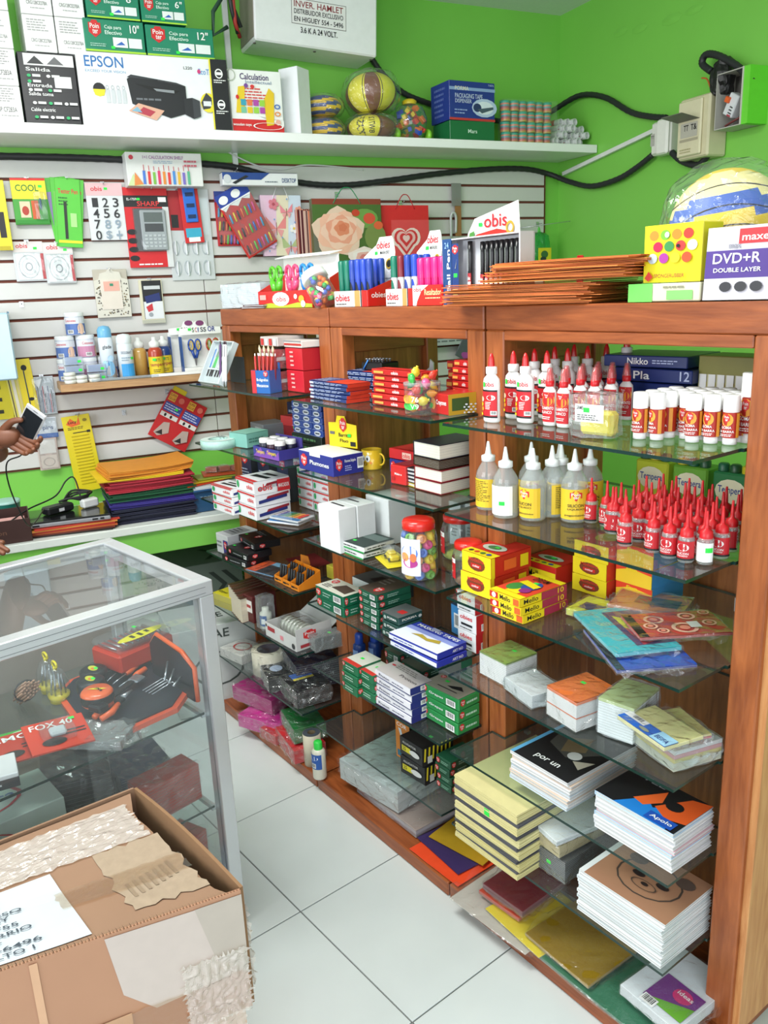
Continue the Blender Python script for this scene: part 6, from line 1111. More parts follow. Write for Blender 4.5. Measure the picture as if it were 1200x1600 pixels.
TOY = [('r', 0, 0, 1, .2, '#cf2a2c'), ('p', [(0, .2), (1, .2), (1, .1), (.5, .26)], W_), ('t', 'Calculation', .2, .84, .75, .94, '#4a3a6a'), ('t', 'Intellectual', .3, .78, .8, .83, '#8a9ab0'), ('ring', .02, .9, .1, .1, '#b8c0b0', .2),
 ('tl', .22, .48, .72, .72, 5, '#d8504a'), ('p', [(.08, .3), (.15, .72), (.28, .74), (.24, .3)], '#e8c82e'), ('p', [(.66, .1), (.62, .5), (.74, .72), (.84, .64), (.8, .12)], '#e8c42a')]+[('r', .18+.12*i, .3, .28+.12*i, .4, ('#7ac0a0', '#e8c02a', '#9ad04a', '#b04aa8', '#d83a7a')[i]) for i in range(4)]+[('r', .18+.12*i, .42, .28+.12*i, .52, ('#3aa0b8', '#e87a4a', '#b04aa8', '#9ad04a')[i]) for i in range(4)]+[('e', .3, .74, .04, .035, '#7a4a9a'), ('e', .42, .73, .04, .03, '#d83a3a'), ('e', .12, .55, .03, .035, '#d02a2a'), ('ring', .88, .42, .06, .04, '#3a6ab8', .4), ('ring', .88, .3, .06, .04, '#e88a3a', .4), ('e', .88, .16, .05, .05, '#e8b0a0'), ('t', 'wooden toys', .0, .07, .35, .13, W_), ('ring', .68, .09, .3, .06, W_, .1)]
sbox(1.045, .205, .10, .217, 'white and red toy abacus box with red band on the long shelf', F=TOY)
bx2 = sbox(1.225, .085, .09, .245, 'plain white carton turned corner on, right of the toy box', col='#e6e9ec', rot=36, n0=3.335, rough=.5)
for i in range(2): ball(wp(1.365, 3.45, ZW+.044+.086*i), .080, 'yellow and blue ball in plastic wrap beside the white carton, %s of two' % ('lower', 'upper')[i], ['#e8c02a', '#3a4f8c', '#e8c02a', '#3a4f8c'], rot=(1.2, .3, WA+.8), name='wrapped_ball', sz=.53)
ball(wp(1.575, 3.43, ZW+.052), .105, 'lower brown and yellow basketball with printed letters, under the other basketball', ['#e0d83a', '#7a4a34', '#7a4a34', '#e0d83a'], kind='b', name='basketball', rot=(0, 0, WA-.375), sz=.48, txt=[('KASA', -.50, -.6, .75, .34), ('BW712', -.02, -.6, .6, .26)])
ball(wp(1.58, 3.43, ZW+.106+.080), .108, 'upper brown and yellow basketball in clear wrap resting on the lower one', ['#7a4a34', '#e0d83a'], kind='b', name='basketball', rot=(0, math.radians(-4), WA-.35), sz=.74)
tb_ = thing('toy_block_jar', 'clear ball shaped jar of colourful toy blocks with green wheels', 'toy', wp(1.755, 3.42, ZW+.001), WA)
MB().lathe([(0, .012), (.05, .016), (.072, .05), (.075, .09), (.06, .135), (.03, .15)], PET, 20).build('jar_body', tb_); MB().lathe([(.03, .15), (.032, .162), (.02, .17), (0, .17)], M('#d8c02a', .4), 14).build('lid', tb_)
rr = random.Random(4)
for q in range(36):
    a, rq = rr.uniform(0, 6.28), rr.choice((.05, .055, .03)); zq = .03+.1*q/36; rq *= 1 if zq < .1 else .8
    o = part(('blk', q % 5), 'toy_block', lambda q=q: MB().box((0, 0, 0), (.03, .016, .018), M(['#e8722a', '#d82a2a', '#2a52b8', '#e8c82a', '#2f9a4a'][q % 5], .3), b=.001), tb_, (rq*math.cos(a), rq*math.sin(a), zq)); o.rotation_euler = (rr.uniform(0, 1), rr.uniform(0, 1), a)
for sx in (-1, 1): o = MB().lathe([(0, -.008), (.024, -.008), (.026, 0), (.024, .008), (0, .008)], M('#8fd83a', .3), 18).build('wheel', tb_, (sx*.075, -.02, .027)); o.rotation_euler = (0, math.radians(90), 0)
PKT = [('r', 0, .0, 1, .06, '#c83a3a'), ('r', 0, .76, 1, .84, '#8fa8d8'), ('t', 'PORMA', .12, .76, .42, .86, '#e8e0d0'), ('t', 'PACKAGING TAPE', .12, .56, .72, .68, '#c8d0f0'), ('t', 'DISPENSER', .12, .44, .48, .54, '#c8d0f0'), ('e', .76, .34, .28, .24, '#b8c8e8'), ('e', .76, .34, .2, .17, '#e0e8f4'), ('e', .60, .34, .09, .11, '#2a3566'), ('p', [(.6, .3), (.95, .38), (.96, .32), (.7, .2)], '#4a5a6a'), ('tl', .1, .14, .4, .3, 2, '#8fa0d8'), ('t', '710076', .84, .9, .96, .95, '#b8c8f0')]
sbox(2.005, .235, .15, .155, 'blue carton picturing a packaging tape dispenser, on the green carton', z=ZW+.0785, col='#27378c', F=PKT, L=[('tl', .2, .1, .8, .9, 6, '#5a6ab0')], rot=3, n0=3.32)
sbox(2.005, .225, .15, .078, 'green carton beneath the tape dispenser carton', col='#1c6b3e', F=[('t', 'Mars', .4, .36, .6, .56, '#cfe8d8')])
# shrink wrapped putty tubs
n_ = 0
for j in range(4):
    for i in range(6):
        p = wp(2.19+.044*i, 3.34+.006*((i+j) % 2), ZW+.0006+.043*j); root = thing('clay_tub', 'small striped tub in the wrapped block, %s from left, %s layer' % (ORD[i], pos_word(j, 4).replace(' one', '').replace(' from the bottom', ' lowest')), 'tub', p, WA, 'shrink wrapped striped tubs')
        def tubm():
            m = MB(); cs = ['#b89a52', '#c86a5a', '#9a5a6a', '#4a9aa0', '#d8806a']; zq = 0
            for q in range(5): m.lathe([(.0215, zq), (.0215, zq+.0062)], M(cs[(q) % 5], .35), 14, caps=False); zq += .0062
            m.lathe([(.0215, zq), (.0222, zq+.001), (.0222, .0415), (.019, .042), (0, .042)], M(('#3aa08c', '#b06a62')[0], .35), 14); return m
        part('tub', 'tub_body', tubm, root)
o = film_mesh(.285, .05, .176, .002, 10, 7, FILM, .04).build('shrink_wrap'); o.location = wp(2.31, 3.342, ZW+.0004); o.rotation_euler = (0, 0, WA); tag(o, 'glossy shrink wrap film around the block of striped tubs', 'plastic wrap')
# rolls of white tubes
k = 0
for j, row in enumerate((7, 6, 5, 3)):
    for i in range(row):
        s_, z_ = 2.462+.032*i+.016*j, ZW+.0162+.0282*j
        if s_ > SCN-.03: continue
        p = wp(s_, 3.335+.01*((i*3+j) % 4), z_); root = thing('card_tube', 'white open tube on the long shelf, %s from left in the %s row' % (ORD[i], pos_word(j, 4).replace(' one', '').replace(' from the bottom', ' lowest')), 'tube', p, WA, 'pile of white tubes')
        o = part('ct', 'tube_wall', lambda: MB().lathe([(.0158, 0), (.0158, .19), (.0132, .19), (.0132, 0), (.0158, 0)], M('#d2d6d4', .4), 14, caps=False), root); o.rotation_euler = (math.radians(-90), 0, math.radians(14))
        if (i+j) % 3 == 0: o2 = part('ct2', 'red_band', lambda: MB().lathe([(.0161, .03), (.0161, .12)], M('#b8323a', .4), 14, caps=False), root); o2.rotation_euler = (math.radians(-90), 0, math.radians(14))
# ---- power converter on the wall
cs_, cz_ = (1.307,2.56)
cv = thing('power_inverter', 'white boxed power inverter with printed notice, high on the green wall', 'inverter', wp(cs_+.035, 3.50, 2.515), WA); cv.rotation_euler = (0, math.radians(3), WA); w, d, h = .52, .20, .30
MB().box((0, 0, h/2), (w, d, h), M('#e9eaeb', .35), b=.006).build('metal_housing', cv); MB().box((-w/2-.001, 0, h/2), (.004, d*.9, h*.9), M('#8a8478', .6)).build('vent_end', cv)
pr(MB(), fmap('F', w, d, h), [('r', .29, 0.260, .735, 0.560, '#3a2a2e'), ('r', .293, 0.266, .732, 0.554, '#e8e6e6'), ('t', 'INVER. HAMLET', .31, 0.460, .71, 0.535, '#8a2a34'), ('t', 'DISTRIBUIDOR EXCLUSIVO', .31, 0.380, .71, 0.440, '#2a2a30'), ('t', 'EN HIGUEY 554 - 5496', .31, 0.290, .71, 0.350, '#2a2a30'), ('t', '3.6 K A 24 VOLT.', .36, 0.160, .66, 0.230, '#1f1f24'), ('e', .1, .62, .007, .015, K_), ('e', .1, .52, .007, .015, K_), ('tl', .12, .6, .17, .64, 1, '#6a6a6c'), ('tl', .12, .5, .17, .54, 1, '#6a6a6c')]).build('printed_notice', cv)
m = MB()
for sx in (-.25, .0, .25): m.lathe([(0, -.003), (.006, -.003), (.006, 0), (0, 0)], '#55504a', 8, T=Matrix.Translation((sx, -.06, 0)))
m.build('screw', cv)
for q, (c, pts) in enumerate((('#a8302a', [(-.32, -.05, .25), (-.335, -.07, .15), (-.325, -.06, .06), (-.30, -.03, .02)]), ('#26282a', [(-.31, -.06, .3), (-.36, -.08, .22), (-.34, -.07, .10), (-.31, -.04, .03)]), ('#26282a', [(-.31, -.03, .28), (-.35, -.06, .16), (-.30, -.05, .05)]), ('#3a5a4a', [(-.33, .02, .2), (-.40, -.02, .10), (-.40, -.01, .02), (-.34, .0, .06)]))):
    MB().tube([Vector(p) for p in pts], .008, M(c, .5), 8).build('wire', cv)
def smooth(pts, n=6):
    P_ = [Vector(p) for p in pts]; out = []
    for i in range(len(P_)-1):
        p0, p1, p2, p3 = P_[max(i-1, 0)], P_[i], P_[i+1], P_[min(i+2, len(P_)-1)]
        for k in range(n): t = k/n; out.append(.5*((2*p1)+(-p0+p2)*t+(2*p0-5*p1+4*p2-p3)*t*t+(-p0+3*p1-3*p2+p3)*t**3))
    out.append(P_[-1]); return out
def cable(pts, r, label, col='#232527', name='cable', cat='cable', ribs=True):
    q = smooth(pts, 10); rr_ = [r*(1.06 if i % 2 else .95) for i in range(len(q))] if ribs else r
    o = MB().tube(q, rr_, M(col, .5), 8).build(name); return tag(o, label, cat)
def wpts(l, off): return [wp(s, DW-off, z) for s, z in l]
cable(wpts([(1.656,2.54), (1.711,2.478), (1.802,2.414), (1.914,2.38), (2.096,2.34), (2.34,2.317), (2.515,2.336), (2.605,2.373)], .03)+[wp(SCN-.025, n, z) for n, z in ((3.416,2.412), (3.232,2.368), (3.059,2.275), (2.939,2.234), (2.836,2.21))], .0125, 'thick black ribbed cable looping from the inverter to the breaker boxes')
cable(wpts([(0.0507,2.111), (0.3403,2.113), (0.5778,2.109), (0.83,2.103), (1.016,2.089), (1.179,2.052), (1.352,2.028), (1.518,2.027), (1.723,2.049), (1.954,2.079), (2.232,2.104), (2.45,2.11), (2.594,2.089)], .03)+[wp(SCN-.03, n, z) for n, z in ((3.471,2.042), (3.301,2.001), (3.123,2.009), (3,2.041), (2.904,2.078))], .0125, 'thick black ribbed cable running under the long shelf above the slats')
cable(wpts([(0.9574,2.163), (1.102,2.102), (1.214,2.087), (1.331,2.107), (1.511,2.1), (1.597,2.091)], .02), .003, 'thin white wire sagging below the long shelf', '#d8dad8', 'thin_wire', 'wire', ribs=False)
for k, (a, b_) in enumerate(((((1.026,2.715)), ((1.025,2.366))), (((1.018,2.201)), ((1.018,2.092))))):
    o = wallbox('wall_trunking', a[0]-.011, a[0]+.011, DW-.016, DW-.001, b_[1], a[1]+(.15 if k == 0 else 0), M('#e4e8e6', .4), b=.001); tag(o, 'narrow white cable trunking on the green wall, %s the long shelf' % ('above', 'below')[k], 'trunking')
(n1, z1), (n2, z2) = (3.543,2.087), (2.919,2.176)
o = MB().tube([wp(SCN-.012, n1, z1), wp(SCN-.012, n2, z2)], .012, M('#dde0dc', .4), 4, smooth=False).build('wall_trunking'); tag(o, 'slanting white cable trunking on the right wall', 'trunking')
# ---- breaker boxes on the right wall : local x runs towards the room, y into the wall
RA = WA-math.pi/2
def rw(n, z, off): return wp(SCN-off, n, z)
n0, z0 = (2.823,2.134)
b1 = thing('switch_box', 'small rounded white switch box with black letters on the right wall', 'switch box', rw(n0, z0-.078, .035), RA); b1.scale = (.85, 1, .68)
MB().box((0, 0, .11), (.13, .07, .19), M('#dcdcd4', .4), b=.012).build('box_body', b1); MB().box((.025, -.037, .11), (.075, .02, .2), M('#e4e4dc', .35), b=.01).build('cover', b1)
pr(MB(), fmap('F', .13, .0702, .2), [('r', .03, .35, .24, .7, '#b0aea6'), ('t', 'TT', .05, .56, .22, .64, K_)]).build('lettering', b1)
n0, z0 = (2.609,2.139)
b2 = thing('breaker_box', 'old cream breaker box with hinged grey flap and letters T T on the right wall', 'breaker box', rw(n0, z0-.128, .05), RA); b2.scale = (.8, 1, .74)
MB().box((0, 0, .16), (.19, .10, .30), M('#cdc6a4', .5, var=.12, scale=12), b=.008).build('box_body', b2); MB().box((-.015, -.056, .16), (.15, .012, .27), M('#d6cfae', .45, var=.12, scale=14), b=.005).build('cover', b2)
pr(MB(), fmap('F', .19, .125, .32), [('r', .15, .36, .72, .58, '#b5b2a4'), ('r', .13, .3, .75, .34, '#a8a188'), ('t', 'TT', .26, .46, .42, .55, K_), ('t', 'T&', .5, .46, .7, .55, K_), ('tl', .15, .12, .6, .2, 2, '#b0a880')]).build('lettering', b2)
m = MB(); m.prism([(-.075, 0), (.07, 0), (.06, .004), (-.07, .004)], .09, '#6c6a62'); o = m.build('hinged_flap', b2, (-.015, -.15, .215)); o.rotation_euler = (math.radians(-12), 0, 0)
n0, z0 = (2.441,2.205)
b3 = thing('open_breaker_box', 'open metal breaker box with grey inside and one loose white breaker', 'breaker box', rw(n0, z0-.105, .05), RA); b3.scale = (.62, 1, .64); w, h, d = .20, .30, .10
m = MB(); m.box((0, .045, h/2), (w, .004, h), M('#6a6762', .5, .2, var=.3, scale=18))
for a, b_ in (((-w/2, 0, h/2), (.005, d, h)), ((0, 0, .003), (w, d, .005)), ((0, 0, h-.003), (w, d, .005))): m.box(a, b_, M('#b4b2aa', .5))
m.build('box_shell', b3); MB().box((w/2+.022, 0, h/2), (.045, d, h), M('#6ad236', .45)).build('green_side', b3); MB().box((w/2-.003, -.004, h/2), (.008, d, h), M('#c9c6bc', .5)).build('door_edge', b3)
o = MB().box((0, 0, 0), (.075, .04, .12), M('#d6d8dc', .4), b=.004).build('breaker', b3, (.0, -.02, .12)); o.rotation_euler = (0, math.radians(28), 0); MB().box((-.03, -.022, .02), (.03, .02, .032), M('#e0622a', .4), b=.003).build('toggle', o); pr(MB(), fmap('F', .075, .04, .12), [('tl', .5, .1, .9, .5, 3, '#3a3a3c'), ('r', .5, .02, .9, .1, '#a83a4a')]).build('printed_panel', o).location.z = -.06
for c, z_ in (('#7a3a3a', .03),): MB().tube(smooth([(-.06, -.02, .02), (0, -.03, .03), (.06, -.02, .05)]), .006, M(c, .5), 6).build('wire', b3)
rp = lambda l, off: [rw(n, z, off) for n, z in l]
cable(rp([(2.358,2.238), (2.427,2.302), (2.521,2.36), (2.584,2.38), (2.601,2.353), (2.554,2.316)], .08), .013, 'thick black cable loop rising over the open breaker box')
cable(rp([(2.771,2.067), (2.712,2.025), (2.628,1.998), (2.584,2.02), (2.573,2.044)], .05), .013, 'short thick black cable hanging between the switch box and the cream breaker box')
cable(rp([(2.727,2.184), (2.703,2.135), (2.685,2.082)], .06), .003, 'thin black wire beside the cream breaker box', ribs=False, name='thin_wire')
cable(rp([(2.792,2.2), (2.752,2.198), (2.712,2.172), (2.682,2.18)], .06), .005, 'dark green wire entering the cream breaker box', '#1f3a2c', ribs=False, name='thin_wire')
n0, z0 = (2.514,2.285)
tpb = film_mesh(.075, .06, .12, .008, 8, 9, M('#151515', .45), .7).build('taped_joint'); tpb.location = rw(n0, z0-.06, .06); tag(tpb, 'lump of black electrical tape above the breaker boxes', 'tape joint')
cable(rp([(2.62,2.309), (2.593,2.299), (2.575,2.268)], .06), .003, 'thin orange wires poking out of the taped joint', '#c8622a', ribs=False, name='thin_wire')
# ================================================================ GOODS HANGING ON THE SLATS
SF = DS-.0005
LAST = ['']
def hook(s, z, label=None, of=None):
    root = thing('slat_hook', label or 'small metal hook holding the '+' '.join((of or LAST[0]).replace(',', '').split()[:9]), 'hook', wp(s, DS, z), WA, None if label else 'small metal hooks in the slats')
    part('hk', 'hook_plate', lambda: MB().box((0, -.001, 0), (.016, .0015, .022), M('#c3c6c8', .25, .85)), root)
    part('hk2', 'hook_wire', lambda: MB().tube([(0, -.002, 0), (0, -.035, 0), (0, -.04, .006)], .0018, M('#c9ccce', .2, .9), 6), root); return root
def card(bb, label, cat='blister pack', col=W_, els=(), t=.004, off=.012, rot=0, hk=True, name='blister_card', group=None, blister=None, body=None):
    LAST[0] = label; s, z, w, h = bb; root = thing(name, label, cat, wp(s, DS-off, z+h/2), WA, group); root.rotation_euler = (0, math.radians(rot), WA)
    MB().box((0, 0, 0), (w, t, h), M(col, .35), b=min(.001, t*.3)).build('backing_card', root)
    if els: pr(MB(), fmap('F', w, t, h), els).build('printed_panel', root).location.z = -h/2
    if blister: x0, y0, x1, y1, dp = blister; o = film_mesh((x1-x0)*w, dp, (y1-y0)*h, .0015, 7, int(s*99), PET, .12).build('blister', root); o.location = (w*((x0+x1)/2-.5), -t/2-dp/2, h*(y0-.5))
    if body: body(root, w, h, t)
    if hk: hook(s, z+h-.004)
    return root
card((0.1974,1.869,0.1226,0.1657), 'green and yellow blister card of a small nozzle, top left of the slatted wall', col='#3a9a2c', t=.018, off=.02, els=[('r', 0, .55, 1, 1, '#e8d82a'), ('r', 0, .95, 1, 1, '#d82a22'), ('t', 'COOL', .12, .72, .78, .86, '#2a7a2a'), ('s', .78, .8), ('r', .18, .15, .48, .5, '#d8c8a8'), ('r', .52, .12, .72, .52, '#c85a2a'), ('e', .33, .3, .1, .1, '#b03a2a'), ('r', .02, .02, .98, .1, '#2a8a2a')], blister=(.6, .1, .95, .7, .02), body=lambda r, w, h, t: MB().lathe([(.002, 0), (.005, .012), (.005, .03), (.003, .04)], '#2f5a78', 8).build('nozzle', r, (w*.28, -.02, -.03)))
for i, (dx, rz) in enumerate(((-.028, -6), (-.012, 2), (.008, 8), (.0, 4))):
    s, z, w, h = (0.3309,1.79,0.0895,0.2518)
    card((s+dx, z-.002*i, w, h), 'green tester pen card in the fanned bunch on the slatted wall, %s from the back' % ORD[i], col='#57c23a', els=[('t', 'Tester Pen', .1, .78, .9, .85, '#d8303a'), ('tl', .1, .6, .6, .74, 3, '#2a6a2a'), ('r', .3, .12, .42, .66, '#1f2a1f'), ('r', .02, .06, .98, .1, '#e8d82a'), ('r', .55, .3, .8, .5, '#a8e08a')] if i > 1 else (('r', .1, .3, .9, .8, ('#9a8ac0', '#7ac05a')[i]),), t=.003, off=.008+.006*i, rot=rz, hk=i == 2, group='green tester pen cards')
card((0.4715,1.809,0.139,0.2131), 'white number stencil card with digits 1 to 0 on the slatted wall', cat='stencil pack', col='#d9dcdf', t=.01, off=.014, els=[('r', 0, .78, 1, 1, '#e0b8bc'), ('ob', .14, .86, .45, .94, 'obis'), ('s', .5, .88)]+[('t', ch, .14+.28*(k % 3), .58-.19*(k//3), .30+.28*(k % 3), .74-.19*(k//3), '#2a2c30' if k < 7 or k == 9 else '#8fa0b0') for k, ch in enumerate('1234567890$+')])
s, z, w, h = (0.7033,2.003,0.2954,0.1239)
carton((*wp(s, DS-.05, z)[:2], z, math.degrees(WA), w, .09, h), 'white carton with coloured counting rods above the calculator', col='#dfe0de', F=[('e', .07, .84, .03, .07, '#c83a4a'), ('t', '1+1 CALCULATION SHELF', .22, .80, .75, .9, '#a06aa0'), ('tl', .35, .66, .7, .76, 2, '#9ab0c8'), ('p', [(0, 0), (.08, .35), (.16, .1), (.2, 0)], '#c8d8a0'), ('p', [(.08, 0), (.1, .4), (.13, .3), (.2, .05)], '#e08a4a')]+[('r', .2+.065*i, .05, .235+.065*i, .45-.02*(i % 3), ('#4a7ad0', '#d83a3a', '#7ab84a', '#d83a6a', '#e08a3a', '#d83a3a', '#4a8ad0', '#e0b03a', '#7a6ac0', '#5ab08a')[i]) for i in range(10)]+[('r', .213+.065*i, .45, .222+.065*i, .62-.02*(i % 4), '#c03a4a') for i in range(10)]+[('tl', .75, .55, .98, .8, 2, '#c05a6a')])
for i in range(2): hook(s-.05+.1*i, z-.004, of=('left','right')[i]+' end of the counting rods carton')
def calc(r, w, h, t):
    m = MB(); m.box((w*.12, -.008, -h*.03), (w*.58, .01, h*.5), M('#a9aeb2', .3), b=.003); m.box((w*.12, -.0135, h*.13), (w*.42, .002, h*.12), M('#5a6460', .2)); m.box((w*.12, -.0135, -.0), (w*.42, .002, h*.1), M('#2a2d30', .3)); m.build('calculator', r)
    k = MB()
    for a in range(5):
        for b_ in range(4): k.box((w*(.12-.2+.1*a), -.0145, -h*(.1+.045*b_)), (w*.06, .003, h*.025), M('#c9ced0', .4))
    k.build('keypad', r)
card((0.6276,1.701,0.1752,0.3068), 'red and black hanging calculator pack on the slatted wall', cat='calculator', col='#d3252b', t=.006, off=.014, els=[('r', 0, .76, 1, .9, '#1f1f22'), ('r', .86, .0, 1, .76, '#d8dadc'), ('t', 'SHARP', .3, .77, .8, .83, '#e03a3a'), ('t', 'EL-1750V', .08, .84, .32, .87, W_), ('r', .78, .82, .96, .88, W_), ('s', .3, .84), ('r', .18, .2, .86, .74, '#4a4c50')]+[('e', .12, .12+.11*k, .11, .035, '#1f1f22') for k in range(4)]+[('tl', .2, .02, .8, .06, 1, W_)], blister=(.18, .2, .88, .74, .025), body=calc)
card((0.7961,1.646,0.181,0.359), 'clear plastic paint tray pack with red back behind the blue eraser strip', cat='tray pack', col='#c9ced0', t=.004, off=.006, els=[('r', .04, .55, .45, .98, '#a8242c'), ('r', .5, .5, .96, .9, '#c9d4d8'), ('r', .1, .58, .26, .72, '#1f2022')]+[('ring', .15+.22*i, .36, .08, .08, '#aab4b8', .2) for i in range(4)]+[('ring', .15+.22*i, .14, .08, .08, '#aab4b8', .2) for i in range(4)], body=lambda r, w, h, t: [MB().box((-w*.36+w*.24*i, -.006, -h*(.14+.23*j)), (w*.03, .01, h*.16), M('#dfe4e6', .3), b=.002).build('tray_rib', r) for i in range(4) for j in range(2)])
card((0.8045,1.793,0.0792,0.224), 'red card with blue eraser strip hanging over the clear tray', col='#cf2a2c', t=.004, off=.022, els=[('r', .1, .1, .9, .26, '#3aa8c8'), ('r', .2, .02, .8, .1, W_)], body=lambda r, w, h, t: [MB().box((0, -.006, h*.17), (w*.62, .01, h*.62), M('#2f6fd0', .35), b=.002).build('blue_strip', r)]+[MB().box((0, -.0125, h*(.34-.19*i)), (w*.4, .003, .014), '#15305a').build('sharpener', r) for i in range(3)], rot=-3)
def penpack(r, w, h, t, cols=('#3aa0d0', '#e8c82a', '#1f2022', '#e06a2a', '#5ac03a', '#2a5fc0', '#d83a8a')):
    for row in range(3):
        for i in range(7):
            o = part(('pp', (i+row) % 7), 'pen', lambda i=i, row=row: MB().lathe([(0, -.02), (.004, -.018), (.004, .016), (0, .02)], M(cols[(i+row) % 7], .3), 8), r, (w*(-.38+.125*i), -.008, h*(.12-.25*row))); o.rotation_euler = (0, math.radians(8), 0)
card((0.967,1.779,0.1158,0.2173), 'red pack of fat coloured pens partly behind the tilted marker pack', cat='pen pack', col='#b8262c', t=.004, off=.008, els=[('r', 0, .8, 1, 1, '#2a3f8a'), ('r', .1, .1, .9, .3, '#c84a4a')], body=penpack, blister=(.05, .05, .95, .78, .02))
s, z, w, h = (1.029,1.742,0.1581,0.2755)
card((s, z, w*.95, h), 'tilted red and blue pack of many coloured markers', cat='pen pack', col='#c92a26', t=.004, off=.045, rot=-28, els=[('r', 0, .82, 1, 1, '#26409c'), ('e', .2, .9, .14, .06, W_), ('e', .6, .9, .14, .06, W_), ('p', [(0, .82), (1, .82), (.9, .74), (.7, .8), (.5, .73), (.3, .8), (.1, .74)], W_)], body=penpack, blister=(.03, .03, .97, .8, .022))
s, z, w, h = (1.091,2.009,0.3232,0.0499)
o = carton((*wp(s, DS-.07, z)[:2], z, math.degrees(WA), w, .05, h), 'long blue and white carton printed desktop, upside down under the cable', col='#e0e2e4', F=[('r', 0, .45, .5, 1, '#23458c'), ('p', [(.5, .45), (.62, 1), (.5, 1)], '#23458c'), ('t', 'DESKTOP', .78, .25, .97, .6, '#2a4a7a'), ('e', .06, .5, .05, .35, '#c9cdd2'), ('p', [(.12, .2), (.3, .8), (.34, .7), (.16, .1)], '#1f2226'), ('tl', .55, .2, .72, .4, 1, '#77808a')], T=[('r', 0, 0, 1, 1, '#23458c')])
hook(s-.08, z+h+.02, of='long blue and white desktop carton')
# gift bags
def gift_bag(bb, label, col, els, off=.02, t=.02, rot=0, hc='#d8d8dc', group=None, rope=True):
    LAST[0] = label; s, z, w, h = bb; root = thing('gift_bag', label, 'gift bag', wp(s, DS-off, z), WA, group); root.rotation_euler = (0, math.radians(rot), WA); m = MB()
    m.box((0, 0, h/2), (w, t, h), M(col, .4), b=.0008); m.box((0, 0, h-.0005), (w*.96, t*.7, .0016), M('#55504c', .8)); m.build('bag_body', root); pr(MB(), fmap('F', w, t, h), els).build('printed_panel', root)
    if rope: MB().tube(smooth([(-w*.2, -t/2-.001, h*.93), (-w*.08, -t/2-.004, h+.035), (0, -t/2-.004, h+.045), (w*.08, -t/2-.004, h+.035), (w*.2, -t/2-.001, h*.93)], 5), .0022, M(hc, .5), 6).build('rope_handle', root)
    return root
def flower(cx_, cy_, r, c, c2): return [('e', cx_+r*math.cos(a), cy_+r*.75*math.sin(a), r*.62, r*.46, c) for a in [k*1.2566 for k in range(5)]]+[('e', cx_, cy_, r*.4, r*.3, c2)]
def bfly(x, y, s, c): return [('p', [(x, y), (x-s, y+s*.8), (x-s*.9, y-s*.1)], c), ('p', [(x, y), (x+s, y+s*.9), (x+s*.9, y)], c), ('p', [(x, y), (x-s*.7, y-s*.2), (x-s*.4, y-s*.7)], '#e8a0a0'), ('p', [(x, y), (x+s*.7, y-s*.1), (x+s*.4, y-s*.6)], '#e8a0a0'), ('r', x-.008, y-s*.4, x+.008, y+s*.4, '#8a4a4a')]
gift_bag((1.191,1.734,0.1796,0.2463), 'pastel gift bag with butterflies and white rope handle', '#dfc8e0', [('r', 0, 0, 1, 1, '#e6c2da'), ('r', .45, 0, 1, 1, '#cfdcea'), ('p', [(.3, 0), (.6, 0), (.7, 1), (.4, 1)], '#e6dcc0')]+bfly(.35, .45, .26, '#e88a8a')+bfly(.68, .15, .22, '#b0c08a')+bfly(.62, .72, .16, '#e88a98')+flower(.78, .45, .07, W_, '#e8c84a')+flower(.3, .85, .08, '#d87a8a', '#b04a5a')+flower(.92, .75, .06, '#e8a088', '#c85a4a')+flower(.2, .2, .07, '#d8b0d8', '#a07ab0')+[('e', .12+.17*i, (.08, .6, .3, .93, .55)[i], .02, .015, '#7aa0d0') for i in range(5)])
for i in range(4): gift_bag(((1.318,1.878)[0]+.012*i, 1.70-.02, .16, .245-.004*i), 'striped dark red gift bag standing behind the rose bag, %s of four from the left' % ORD[i], ('#7a1f2c', '#b05a4a', '#5a1a24', '#c8a090')[i], [('r', .0+.06*k, 0, .03+.06*k, 1, ('#d8b8a8', '#4a1a20', '#e0784a')[k % 3]) for k in range(16)], off=.02+.018*i, t=.012, rope=False, group=None)
s, z, w, h = (1.461,1.67,0.3225,0.2882)
RS = [('r', 0, 0, 1, 1, '#4a6a2e'), ('r', 0, .92, 1, 1, '#8a3a2a'), ('p', [(0, 0), (.35, 0), (.3, .3), (.2, .5), (0, .6)], '#6a6a5c'), ('e', .75, .72, .2, .14, '#6f9a4a'), ('e', .9, .45, .16, .2, '#7a8a4a'), ('e', .82, .72, .09, .08, '#d8503a'), ('e', .95, .62, .07, .06, '#e0603a'), ('e', .62, .8, .06, .05, '#c8402a')]
for k, (rr_, c) in enumerate(((.36, '#e8c8b4'), (.31, '#f0b8a0'), (.26, '#f2c8b4'), (.21, '#eaa088'), (.16, '#f4c0a8'), (.11, '#e08868'), (.06, '#d87858'))):
    RS.append(('p', [(.36+.01*k+rr_*1.0*math.cos(a+k)*(1+.12*math.sin(5*a+k)), .52+.012*k+rr_*.95*math.sin(a+k)*(1+.12*math.sin(5*a+k))) for a in [2*math.pi*q/20 for q in range(20)]], c))
for k, (rr_, c) in enumerate(((.24, '#f0ded8'), (.18, '#f4e8e4'), (.13, '#e8b0a8'), (.07, '#d87a7a'))): RS.append(('p', [(.72+rr_*math.cos(a+k)*(1+.1*math.sin(5*a)), .16+rr_*.6*math.sin(a+k)*(1+.1*math.sin(5*a))) for a in [2*math.pi*q/16 for q in range(16)]], c))
gift_bag((s, z, w, h), 'large gift bag with a peach rose and green leaves', '#56603c', RS, off=.10, t=.03, hc='#2f8a5a')
hook(s, z+h+.03)
